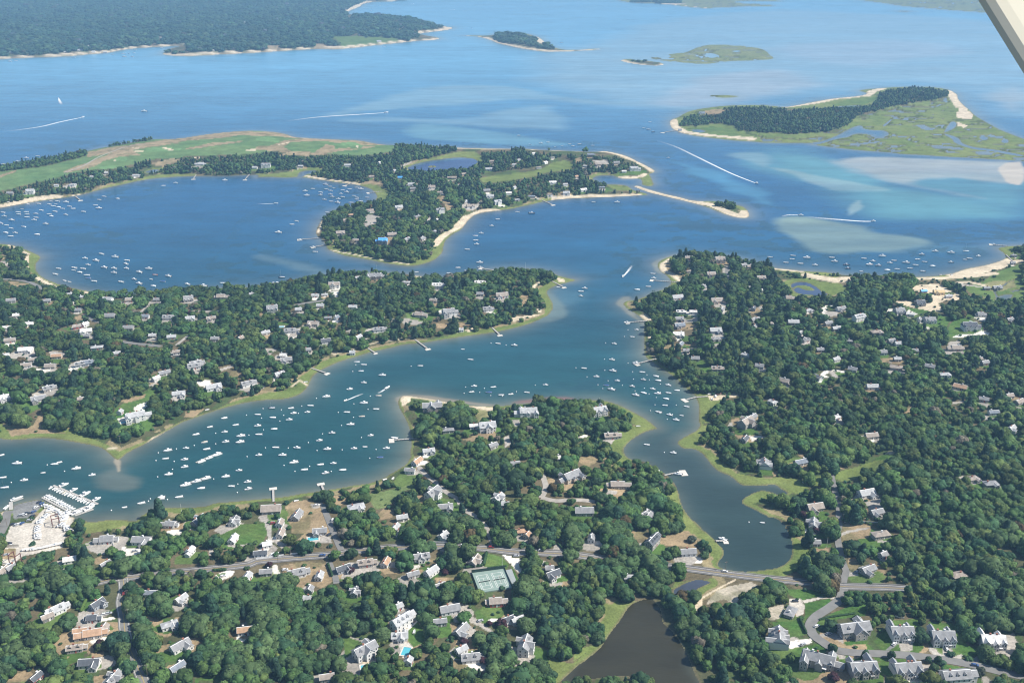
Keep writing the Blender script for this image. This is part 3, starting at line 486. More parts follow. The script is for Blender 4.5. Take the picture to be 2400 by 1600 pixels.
def window(P, pad):
    """grid window around an outline"""
    i0 = max(0, np.searchsorted(GV, P[:, 1].min() - pad) - 1); i1 = min(NV, np.searchsorted(GV, P[:, 1].max() + pad) + 1)
    j0 = max(0, np.searchsorted(GU, P[:, 0].min() - pad) - 1); j1 = min(NU, np.searchsorted(GU, P[:, 0].max() + pad) + 1)
    return slice(i0, i1), slice(j0, j1)

def dist_line(P, sl, D, closed=True, reach=140.0):
    """lower D by the ground distance to a survey polyline"""
    X, Y = ground(P[:, 0], P[:, 1])
    n = len(P)
    for k in range(n if closed else n - 1):
        k2 = (k + 1) % n
        if max(P[k, 0], P[k2, 0]) < -120 or min(P[k, 0], P[k2, 0]) > 2520 or min(P[k, 1], P[k2, 1]) > 1700: continue
        vm = max(P[k, 1], P[k2, 1]); pad = 6 + reach * ppm(vm)
        q = np.array([P[k], P[k2]])
        lo = ground(0, q[:, 1].max())[1] - reach; hi = ground(0, q[:, 1].min())[1] + reach
        vlo = survey(0, hi)[1]; vhi = survey(0, max(lo, 300))[1]
        i0 = max(0, np.searchsorted(GV, vlo) - 1); i1 = min(NV, np.searchsorted(GV, vhi) + 1)
        j0 = max(0, np.searchsorted(GU, q[:, 0].min() - pad) - 1); j1 = min(NU, np.searchsorted(GU, q[:, 0].max() + pad) + 1)
        if i1 <= i0 or j1 <= j0: continue
        s = (slice(i0, i1), slice(j0, j1))
        dx, dy = X[k2] - X[k], Y[k2] - Y[k]
        L2 = dx * dx + dy * dy + 1e-9
        gx = GX[s] - X[k]; gy = GY[s] - Y[k]
        t = np.clip((gx * dx + gy * dy) / L2, 0, 1)
        D[s] = np.minimum(D[s], np.hypot(gx - t * dx, gy - t * dy))

shore = np.full((NV, NU), 140.0)
landm = np.zeros((NV, NU), bool)
hillm = np.zeros((NV, NU)); forest = np.zeros((NV, NU), bool)
lid = np.zeros((NV, NU), np.int8)
for li, (nm, (P, hh, fo)) in enumerate(LAND.items()):
    P = chaikin(P)
    s = window(P, 3)
    ins = inside(P, UU[s], VV[s])
    landm[s] |= ins
    hillm[s][ins] = hh
    forest[s][ins] = fo
    lid[s][ins] = li + 1
    dist_line(P, None, shore)
for P in HOLES:
    P = chaikin(P); s = window(P, 3)
    landm[s] &= ~inside(P, UU[s], VV[s])
    dist_line(P, None, shore)
for P in ISLET:
    P = chaikin(P); s = window(P, 3)
    landm[s] |= inside(P, UU[s], VV[s])
    dist_line(P, None, shore)
LID = {nm: i + 1 for i, nm in enumerate(LAND)}
creek = np.full((NV, NU), 140.0)
for s_, w_ in CREEKS:
    D = np.full((NV, NU), 140.0)
    dist_line(np.array(pts(s_)), None, D, False, 20)
    creek = np.minimum(creek, D - w_)
SDF = np.where(landm, shore, -shore)
SDF = np.where(creek < 0, np.minimum(SDF, creek), SDF)
SDF = SDF + (fbm(GX, GY, 26, 3) - .5) * np.clip(np.abs(SDF), 0.6, 4.0) * 1.2
marshy = np.isin(lid, [LID['marsh_isle'], LID['strong'], LID['far_marsh'], LID['marsh_speck'], LID['far_strip']])
# ------------------------------------------------------------------ forest outlines on the islands
def mask(sv):
    P = np.array(pts(sv)); s = window(P, 3); m = np.zeros((NV, NU), bool); m[s] = inside(P, UU[s], VV[s]); return m
ISW = [mask("S 85 830 150 775 230 765 330 750 400 725 480 722 700 728 900 735 1200 720 1350 705 1400 660 1395 630 1450 610 1575 600 1700 595 1850 605 1860 630 1750 670 1500 705 1350 740 1250 775 1200 825 1050 872 850 890 650 885 480 872 450 842 350 822 200 835"),
       mask("Q 1065 270 1075 240 1150 228 1250 238 1330 258 1390 300 1470 325 1380 325 1250 300 1130 285"),
       mask("Q 1955 405 2050 407 2070 416 1970 413"), mask("L 1860 800 1880 780 1960 775 2030 785 2055 815 2050 835 1960 822")]
isl = np.zeros((NV, NU), bool)
for m_ in ISW: isl |= m_
isl |= mask("S -280 12 0 12 100 8 100 24 0 24 -200 16")
# salt marsh pools and winding creeks
wander = np.abs(fbm(GX * 0.75, GY, 95, 51, 4) - .5)
pool_n = fbm(GX, GY * 1.3, 60, 77, 3)
wet = marshy & ~isl & (SDF > 6) & ((wander < .020) | (pool_n > .705))
wet &= ~mask("S 1780 570 1920 570 2100 800 1880 840 1850 640") & ~mask("S 0 700 480 690 640 945 0 945") & ~mask("S 700 720 1400 560 1400 700 700 760")
SDF = np.where(wet, -0.8, SDF)
forest = forest | isl

# ------------------------------------------------------------------ low salt marsh and sand (kept flat)
edge_n = fbm(GX, GY, 30, 9)
fine_n = fbm(GX, GY, 7, 19)
mz = marshy & ~isl
# banks where the wood reaches the water
WOODSHORE = np.zeros((NV, NU), bool)
for sv in ("C 1290 770 1340 850 1370 900 1380 1000 1400 1030 1480 1100 1540 1180 1600 1280 1640 1380 1690 1500 1725 1600 2000 1600 2000 1000 1640 940 1720 780 1560 780 1500 760 1480 700 1300 700 1280 770",
           "C 300 1520 620 1500 1320 1500 1420 1800 300 1800", "C 1000 840 1280 790 1290 700 1480 690 1500 640 1840 610 1840 560 1500 540 900 560 900 760",
           "G 1100 900 1260 915 1400 1000 1520 1150 1440 1200 1300 1100 1000 960", "C 850 1160 560 1390 450 1380 300 1000 700 1000",
           "M 1230 880 1320 880 1340 1160 1230 1130 1225 1000", "G 1330 0 1440 60 1560 160 1700 290 1800 240 1500 0", "G 1720 440 1760 580 1860 560 1840 440",
           "I 820 575 1300 590 1600 575 2352 545 2352 600 820 610", "J 0 530 700 420 900 380 1100 395 1400 400 1400 440 0 600", "M 1600 190 1900 200 2352 300 2352 360 1600 300",
           "D 60 40 330 150 260 230 190 190 120 120", "R 650 1420 1350 1420 1350 1500 650 1500", "W 1500 480 2352 485 2352 520 1500 515", "A 640 0 800 0 760 200 640 200", "K 560 870 680 870 700 1180 600 1090 540 1040"):
    P = np.array(pts(sv)); s = window(P, 3); WOODSHORE[s] |= inside(P, UU[s], VV[s])
marshzone = mz.copy()
for kind, sv in ZONES:
    if kind == 'marsh':
        P = np.array(pts(sv)); s = window(P, 3); marshzone[s] |= inside(P, UU[s], VV[s])
for sv, w_ in SANDLINES:
    D = np.full((NV, NU), 140.0); dist_line(np.array(pts(sv)), None, D, False, 45)
    marshzone |= (D < w_ * .5)
# ------------------------------------------------------------------ heights
def blur(A, r, n=2):
    for _ in range(n):
        for ax in (0, 1):
            cs = np.cumsum(np.concatenate([np.repeat(np.take(A, [0], ax), r + 1, ax), A, np.repeat(np.take(A, [-1], ax), r, ax)], ax), ax)
            nA = A.shape[ax]
            A = (np.take(cs, np.arange(2 * r + 1, 2 * r + 1 + nA), ax) - np.take(cs, np.arange(0, nA), ax)) / (2 * r + 1)
    return A
rise = hillm * smooth((SDF - 10) / np.where(lid == LID['neck'], 70, 95)) * (0.45 + 1.1 * fbm(GX, GY, 240, 5, 2))
rise = np.where(marshzone, 0.0, rise)
rise = blur(rise, 5, 2)
H = np.where(SDF > 0, 0.25 + .5 * smooth(SDF / 10), np.maximum(SDF * .12, -2.0)) + np.where(SDF > 8, rise * smooth((SDF - 8) / 10), 0)
H = np.where(SDF < 0, np.minimum(H, -0.12), H)
IDXU, IDXV = np.arange(NU), np.arange(NV)

def grid_at(A, x, y):
    u, v = survey(x, y, 0.0)
    fu = np.interp(u, GU, IDXU); fv = np.interp(v, GV, IDXV)
    i = np.clip(fv.astype(int), 0, NV - 2); j = np.clip(fu.astype(int), 0, NU - 2)
    a = fv - i; b = fu - j
    return (A[i, j] * (1 - a) * (1 - b) + A[i + 1, j] * a * (1 - b) + A[i, j + 1] * (1 - a) * b + A[i + 1, j + 1] * a * b)

def near_at(A, x, y):
    u, v = survey(x, y, 0.0)
    i = np.clip(np.rint(np.interp(v, GV, IDXV)).astype(int), 0, NV - 1); j = np.clip(np.rint(np.interp(u, GU, IDXU)).astype(int), 0, NU - 1)
    return A[i, j]

def height(x, y):
    return grid_at(H, np.asarray(x, float), np.asarray(y, float))

def stand(u, v):
    """survey point -> x, y, z on the terrain"""
    z = 0.0
    for _ in range(4):
        x, y = ground(u, v, z)
        z = float(max(0.0, height(x, y)))
    return float(x), float(y), z

def sheet(name, X, Y, Z, keep, col, mat):
    """grid sheet with the kept quads"""
    ids = np.arange(NV * NU).reshape(NV, NU)
    q = np.stack([ids[1:, :-1], ids[1:, 1:], ids[:-1, 1:], ids[:-1, :-1]], -1)[keep]
    used = np.zeros(NV * NU, bool); used[q.ravel()] = True
    remap = np.cumsum(used) - 1
    V = np.stack([X.ravel()[used], Y.ravel()[used], Z.ravel()[used]], 1)
    me = mesh_np(name, V, remap[q], mat, col.reshape(-1, 3)[used], True)
    o = bpy.data.objects.new(name, me)
    return link(o)

cellmax = lambda A: np.maximum(np.maximum(A[1:, :-1], A[1:, 1:]), np.maximum(A[:-1, :-1], A[:-1, 1:]))
cellmin = lambda A: -cellmax(-A)
# ------------------------------------------------------------------ paint the ground
C = np.empty((NV, NU, 3))
C[:] = (.085, .088, .045)                                     # woodland floor
C[edge_n > .56] = (.135, .112, .066)
C[(edge_n < .36) & (fine_n > .4)] = (.07, .10, .038)
marshw = np.where(lid == LID['far'], 4.0, 3.0 + 17 * smooth((fbm(GX, GY, 110, 15, 2) - .25) / .5) + 6 * (edge_n - .5))
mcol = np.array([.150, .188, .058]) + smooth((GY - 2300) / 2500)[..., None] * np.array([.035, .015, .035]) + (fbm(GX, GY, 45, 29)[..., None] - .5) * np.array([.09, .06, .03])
k = ((SDF < marshw) & ~WOODSHORE) | mz
C[k] = mcol[k]
bank = mz & (wander < .036)
C[bank] = C[bank] * .55
k2 = ~WOODSHORE & (SDF > marshw) & (SDF < marshw + 6) & ~mz & (edge_n > .42)
C[k2] = np.array((.26, .215, .12))
clear = np.zeros((NV, NU), bool)
clear_img = np.zeros((NV, NU), bool)
UH, VH = survey(GX, GY, np.maximum(H, 0))
for kind, sv in ZONES:
    P = np.array(pts(sv)); s = window(P, 3); clear_img[s] |= inside(P, UU[s], VV[s])
    s = window(np.vstack([P, P + (0, 36)]), 3)
    ins = inside(P, UH[s] + (fine_n[s] - .5) * 3, VH[s] + (edge_n[s] - .5) * 3)
    c = np.array(ZC[kind])
    if kind == 'marsh':
        cc = mcol[s]
    elif kind in ('dry', 'rough', 'barren', 'sandgrass'):
        g = smooth((fbm(GX[s], GY[s], 11, 41) - .52) / .2)[..., None]
        cc = c * (1 - g * .55) + np.array((.10, .11, .045)) * g * .55
    elif kind in ('lawn', 'field'):
        st = (np.sin((GX[s] * .5 + GY[s] * .85) * 1.15) > 0)[..., None] * .16
        cc = c * (0.95 + st) + (fbm(GX[s], GY[s], 16, 43)[..., None] - .5) * np.array([.07, .035, .02])
    elif kind in ('golf', 'meadow'):
        cc = c + (fbm(GX[s], GY[s], 50, 44)[..., None] - .5) * np.array([.07, .05, .02])
    else:
        cc = np.broadcast_to(c, ins.shape + (3,))
    C[s][ins] = cc[ins]
    clear[s] |= ins
for sv, w_ in SANDLINES:
    P = np.array(pts(sv)); far_b = sv[0] in "PQ"; w_ = w_ * (2.0 if far_b else 1)
    D = np.full((NV, NU), 140.0)
    dist_line(P, None, D, False, 80 if far_b else 45)
    f = smooth((w_ * .62 * (1 if far_b else (.7 + .6 * edge_n)) - D) / (14.0 if far_b else 2.0) + .5)[..., None]
    C = C * (1 - f) + (np.array((.57, .48, .35)) * (0.9 + .2 * fine_n[..., None])) * f
    clear |= (D < w_ * .6)
    n_ = P[1:] - P[:-1]; n_ = np.stack([-n_[:, 1], n_[:, 0]], 1) / (np.linalg.norm(n_, axis=1)[:, None] + 1e-9)
    for q in range(len(P) - 1):
        hw = np.maximum(2.0, w_ * .5 * ppm(P[q, 1]) * .7); Q = np.array([P[q] + n_[q] * hw, P[q + 1] + n_[q] * hw, P[q + 1] - n_[q] * hw, P[q] - n_[q] * hw]); s = window(Q, 3)
        clear_img[s] |= inside(Q, UU[s], VV[s])
clear &= ~isl; clear_img &= ~isl
# wet rim
f = smooth((2.2 - SDF) / 2.5)[..., None] * .75
C = C * (1 - f) + np.array((.15, .125, .075)) * f

# ================================================================== WATER
WD = -SDF
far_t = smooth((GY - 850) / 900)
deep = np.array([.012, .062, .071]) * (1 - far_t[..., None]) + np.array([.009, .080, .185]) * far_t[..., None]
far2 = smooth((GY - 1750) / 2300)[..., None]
deep = deep * (1 - far2) + np.array([.105, .30, .47]) * far2  # distant water paled: haze and sky reflection put into the colour
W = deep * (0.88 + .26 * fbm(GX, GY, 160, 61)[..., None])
# shallow margins: sand and weed showing through, then eelgrass blotches
reach = np.where(GY > 2600, 30.0, np.where(GY > 1300, 16.0, 12.0))
f = np.exp(-np.clip(WD, 0, 400) / reach)[..., None] * .66
W = W * (1 - f) + np.array([.20, .195, .145]) * f
SHM = np.zeros((NV, NU))
def shoal(sv, color, soft, amount, grain=.5):
    global W
    P = chaikin(np.array(pts(sv))); s = window(P, 60)
    D = np.full((NV, NU), 400.0)
    dist_line(P, None, D, True, max(60, soft * 1.5))
    sd = np.where(inside(P, UU[s], VV[s]), D[s], -D[s])
    sd = sd + (fbm(GX[s] * .45 + GY[s] * .25, GY[s] * 1.3, soft * 1.6 + 18, 88, 4) - .5) * soft * grain * 3.0
    f = smooth(sd / soft + .5)[..., None] * amount
    if amount < .9: f = f * (.62 + .72 * fbm(GX[s] * .35 + GY[s] * .2, GY[s] * 1.3, 70, 91, 4)[..., None])
    f = np.clip(f, 0, 1)
    if amount > .55: SHM[s] = np.maximum(SHM[s], np.clip(f[..., 0] * 1.6, 0, 1))
    W[s] = W[s] * (1 - f) + np.array(color) * f
TEAL = (.080, .225, .265); SANDW = (.180, .245, .205); PINK = (.315, .325, .300); PALE = (.17, .29, .36)
shoal("S -500 330 -200 200 300 90 900 60 2352 160 Z 2700 150 2700 280 S 2352 800 2100 640 1900 560 1500 520 1000 600 500 640 0 690 -300 680 -700 560 -900 420", (.20, .32, .40), 260, .8)
shoal("S 0 600 250 480 700 440 950 480 900 590 700 620 350 680 0 700", (.29, .33, .37), 120, .7)
shoal("S 700 330 1300 260 1900 300 1700 420 1200 460", (.27, .33, .40), 200, .6)
shoal("S 2100 620 2352 560 2352 720 2250 740", (.30, .34, .36), 80, .7)
shoal("Q -20 745 150 690 350 640 480 590 700 560 1100 560 1250 590 1500 640 1900 680 2352 700 2352 720 1700 680 1300 640 900 690 500 700 200 735 0 755", PALE, 60, .7)
shoal("Q 0 790 300 780 900 775 1150 720 1350 690 1460 695 1400 740 1600 800 1560 860 1300 850 1100 850 850 820 600 800 200 800", (.17, .29, .36), 60, .65)
shoal("Q 450 860 520 815 700 810 1000 850 1400 930 1600 950 1300 955 900 945 600 905", (.13, .28, .34), 50, .65)
shoal("R -200 330 0 280 400 290 640 330 1000 500 1300 590 1700 660 2100 740 2352 780 2352 940 1800 935 1300 935 900 890 700 700 540 640 200 550 0 470", TEAL, 110, .98)
shoal("L 1900 300 2352 280 2352 420 2200 440 2030 340", (.08, .23, .28), 70, .7)
shoal("L 1400 370 1700 420 1950 500 2200 640 2352 700 2352 800 2000 620 1700 520", (.06, .21, .33), 40, .7)
shoal("R 1000 470 1500 500 2352 480 2352 820 1900 720 1300 620", TEAL, 60, .8)
shoal("R 640 385 700 355 1000 340 1400 360 1800 370 2352 385 2352 600 2190 592 1900 560 1700 530 1600 548 1450 545 1300 590 1100 560 900 490 700 425", PINK, 36, .85)
shoal("R 480 385 640 360 720 430 1000 515 1300 600 1700 660 2100 745 1700 690 1250 600 900 520", (.25, .31, .32), 34, .55)
shoal("L 2020 320 2150 305 2352 308 2352 450 2250 410 2080 355", (.20, .29, .31), 30, .6)
shoal("R 2110 460 2150 420 2200 395 2352 388 2352 608 2200 588 2150 520", (.50, .42, .32), 8, .95, .2)
shoal("R 0 440 60 445 300 480 700 560 1100 640 1090 655 700 655 560 640 300 540 100 470", (.26, .34, .32), 20, .5)
shoal("R 780 740 880 740 860 800 740 890 760 830", (.25, .34, .33), 12, .6)
shoal("R 60 970 100 930 180 900 300 895 500 935 700 965 900 1000 1000 1050 1200 1070 1450 1105 1500 1150 1300 1190 1000 1215 800 1218 640 1230 540 1225 400 1190 280 1110 160 1030", SANDW, 28, .78, .5)
shoal("R 1300 1180 1600 1150 1900 1180 2100 1130 1900 1210 1500 1220", (.08, .18, .24), 30, .5)
shoal("K 0 1240 200 1260 450 1310 700 1390 620 1430 400 1400 200 1330 0 1290", (.13, .20, .22), 20, .6)
shoal("M 0 540 400 520 700 545 760 600 500 720 300 690 400 600 300 560 0 575", (.07, .15, .19), 25, .5)
shoal("M 950 650 1060 600 1100 640 1040 670 1130 770 1220 850 1200 870 1080 780 990 720", (.20, .20, .16), 7, .8)
shoal("M 1290 330 1330 270 1480 225 1640 205 1640 225 1480 240 1360 280 1340 330 1380 390 1330 380", (.22, .23, .19), 7, .8)
shoal("M 270 530 380 560 520 740 480 800 300 840 180 830 300 790 350 680 280 590", (.13, .18, .17), 10, .7)
shoal("E 1050 860 1110 870 1115 1000 1200 1050 1280 1090 1200 1150 1080 1165 960 1130 890 1050 1000 1000 1070 960", (.12, .135, .115), 14, .6, .6)
shoal("E 1050 870 1090 870 1110 990 1080 1000", (.34, .29, .21), 3, .8)
shoal("G 0 385 250 370 560 345 560 315 300 320 0 350", (.24, .12, .10), 8, .6)
shoal("F 1290 300 1500 290 1900 360 2200 385 2200 400 1700 350 1400 305 1320 310 1300 400", (.25, .215, .16), 5, .7)
shoal("C 1000 700 1300 760 1420 960 1900 1500 2000 1800 300 1800 350 1500", (.036, .033, .019), 26, 1.0)
shoal("G 1020 780 1300 640 1600 700 1560 780 1900 1000 2352 1150 2352 1500 1900 1560 1500 1200 1200 920", (.036, .058, .058), 60, .92)
shoal("C 1400 -200 2900 -200 2900 700 1800 620", (.028, .050, .048), 40, .96)
shoal("C 1450 600 1850 600 1850 700 1600 800 1480 800", (.05, .06, .09), 8, .9)
shoal("K 1390 430 2060 340 2060 420 1950 480 1450 500", (.04, .07, .17), 8, .95)
shoal("N 200 470 580 470 580 610 220 600", (.05, .075, .14), 6, .95)
eel = smooth((fbm(GX, GY * 1.4, 26, 71, 4) - .50) / .09) * smooth((fbm(GX, GY, 260, 72, 2) - .36) / .2) * smooth((WD - 14) / 14) * (GY < 2300) * (WD < 139) * (1 - SHM)
W = W * (1 - .55 * eel[..., None]) + np.array([.015, .055, .075]) * .55 * eel[..., None]
streak = fbm(GX * .22 + GY * .10, GY * 1.5, 130, 74, 4)
W = W * (0.86 + .30 * streak[..., None])
lane_n = smooth((np.abs(fbm(GX * .35, GY * 1.3, 420, 73, 3) - .5) - .0) / .05)
W = W * (1.07 - .08 * lane_n[..., None])

m, nt, n, l, b = nodes_of("bay_water")
at = n.new("ShaderNodeAttribute"); at.attribute_name = "Col"
ge = n.new("ShaderNodeNewGeometry")
nz = n.new("ShaderNodeTexNoise"); nz.inputs["Scale"].default_value = .02; nz.inputs["Detail"].default_value = 6; nz.inputs["Roughness"].default_value = .7
mp = n.new("ShaderNodeMapping"); mp.inputs["Scale"].default_value = (.5, 1.4, 1); mp.inputs["Rotation"].default_value = (0, 0, .2)
l.new(ge.outputs["Position"], mp.inputs["Vector"]); l.new(mp.outputs[0], nz.inputs["Vector"])
mr = n.new("ShaderNodeMapRange"); mr.inputs["From Min"].default_value = .3; mr.inputs["From Max"].default_value = .7; mr.inputs["To Min"].default_value = .80; mr.inputs["To Max"].default_value = 1.2
l.new(nz.outputs["Fac"], mr.inputs["Value"])
mx = n.new("ShaderNodeMix"); mx.data_type = 'RGBA'; mx.blend_type = 'MULTIPLY'; mx.inputs[0].default_value = 1
l.new(at.outputs["Color"], mx.inputs[6]); l.new(mr.outputs[0], mx.inputs[7]); l.new(mx.outputs[2], b.inputs["Base Color"])
b.inputs["Roughness"].default_value = .22; b.inputs["IOR"].default_value = 1.33; b.inputs["Specular IOR Level"].default_value = .5
nw = n.new("ShaderNodeTexNoise"); nw.inputs["Scale"].default_value = .22; nw.inputs["Detail"].default_value = 3
l.new(mp.outputs[0], nw.inputs["Vector"])
bp = n.new("ShaderNodeBump"); bp.inputs["Strength"].default_value = .35; bp.inputs["Distance"].default_value = .6
l.new(nw.outputs["Fac"], bp.inputs["Height"]); l.new(bp.outputs[0], b.inputs["Normal"])
M['water'] = m
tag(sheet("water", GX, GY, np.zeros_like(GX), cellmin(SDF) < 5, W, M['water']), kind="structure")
# ================================================================== ROADS
def road_line(sv):
    """survey polyline -> dense world polyline"""
    P = np.array(pts(sv)); out = []
    W2 = [stand(u, v) for u, v in P]
    # Catmull-Rom through the survey points
    q = np.array([[w[0], w[1]] for w in W2])
    q = np.vstack([2 * q[0] - q[1], q, 2 * q[-1] - q[-2]])
    for k in range(1, len(q) - 2):
        L = np.hypot(*(q[k + 1] - q[k])); n = max(2, int(L / 3))
        for t in np.linspace(0, 1, n, endpoint=False):
            p0, p1, p2, p3 = q[k - 1], q[k], q[k + 1], q[k + 2]
            out.append(.5 * (2 * p1 + (p2 - p0) * t + (2 * p0 - 5 * p1 + 4 * p2 - p3) * t * t + (3 * p1 - p0 - 3 * p2 + p3) * t ** 3))
    out.append(q[-2])
    return np.array(out)

def ribbon(P, off, w, lift, name, mat, dash=None):
    d = np.gradient(P, axis=0); d /= np.linalg.norm(d, axis=1)[:, None] + 1e-9
    nrm = np.stack([-d[:, 1], d[:, 0]], 1)
    rows = []
    for s in np.linspace(-.5, .5, 3 if w > 1 else 2):
        q = P + nrm * (off + s * w)
        rows.append(np.column_stack([q, np.maximum(height(q[:, 0], q[:, 1]), height(P[:, 0], P[:, 1])) + lift]))
    V = np.stack(rows, 1); k = V.shape[1]; n = len(P)
    V = V.reshape(-1, 3); F = []
    for i in range(n - 1):
        if dash and (i // dash) % 2: continue
        for j in range(k - 1):
            F.append((i * k + j + 1, i * k + j, (i + 1) * k + j, (i + 1) * k + j + 1))
    return mesh_np(name, V, np.array(F), mat)

ROADS = [  # name, survey line, width, material, marked
 ("main_road", "A 780 645 860 650 1050 612 1280 590 1600 555 1920 522 2290 480 B 0 452 300 422 700 390 900 358 1250 325 1640 312 1860 318 2100 332 2352 362 C 250 372 540 390 900 440 1300 490 1600 516 1900 555 2280 602 D 350 645 700 682 1000 688 1160 695 1330 708", 6.8, 'asphalt_dark', True),
 ("village_road", "A 1130 610 1140 700 1115 820 1135 960 1150 1100 1195 1250 1240 1360 1290 1480 1330 1580 1345 1640", 7.5, 'asphalt', True),
 ("estate_road", "D 690 690 670 790 560 880 440 960 385 1050 420 1130 500 1190 620 1262 800 1290 1000 1298 1300 1315 1600 1350 1900 1405 2100 1455 2352 1510 2500 1540", 7.0, 'asphalt', False),
 ("wood_lane", "D 690 660 700 600 718 545 690 470 655 330 635 200 652 130 650 20 H 650 1330 610 1150 575 1010 552 960", 5.0, 'asphalt', False),
 ("shell_lane", "F 1500 960 1560 1030 1640 1090 1750 1190 1850 1250 1900 1340 2000 1400 2080 1470 2140 1560 B 2140 200 2185 300", 4.5, 'lane', False),
 ("side_street", "F 615 1300 650 1400 690 1500 B 740 250 785 350", 5.0, 'asphalt', False),
 ("side_street", "B 670 455 700 530 730 600 740 655", 4.5, 'asphalt', False),
 ("shore_road", "I 0 447 150 456 280 480 400 540", 6.0, 'asphalt', False), ("ridge_road", "I 1110 1020 1250 1040 1480 1065", 6.0, 'asphalt', False),
 ("side_street", "I 1300 750 1400 655", 5.0, 'lane', False), ("side_street", "I 780 770 860 830 930 845", 5.0, 'asphalt', False), ("side_street", "I 1620 1055 1740 960", 4.0, 'lane', False),
 ("ridge_road", "J 340 690 500 662 660 640", 6.0, 'asphalt', False), ("headland_road", "M 1985 330 1978 420 1985 540", 6.0, 'asphalt', False),
 ("marina_road", "A 0 200 45 110 60 30 E 80 1360", 7.0, 'asphalt', False), ("wood_road", "G 270 1240 400 1268 500 1262 640 1262 760 1275", 5.5, 'lane', False), ("wood_road", "G 240 930 290 1060 310 1150 270 1240", 5.0, 'lane', False),
 ("neck_lane", "K 1545 970 1615 885", 4.0, 'lane', False), ("golf_path", "W 590 490 760 430 900 350 1050 290 1180 250 1340 228", 3.5, 'lane', False)]
ROADPTS = []
for nm, sv, w, mt, marked in ROADS:
    P = road_line(sv)
    ROADPTS.append((P, w))
    o = link(bpy.data.objects.new(nm, ribbon(P, 0, w, .22, nm, M[mt]))); o["kind"] = "structure"
    if marked:
        for off, mtl, nm2 in ((w / 2 - .9, 'white_line', "road_marking"), (-w / 2 + .9, 'white_line', "road_marking"), (.18, 'yellow_line', "road_marking"), (-.18, 'yellow_line', "road_marking")):
            o2 = link(bpy.data.objects.new(nm2, ribbon(P, off, .20 if mtl == 'white_line' else .14, .26, nm2, M[mtl]))); o2["kind"] = "structure"
    if nm == "main_road":
        for s_ in (-1, 1):
            o2 = link(bpy.data.objects.new("pavement", ribbon(P, s_ * (w / 2 + .8), 0.8, .33, "pavement", M['asphalt']))); o2["kind"] = "structure"

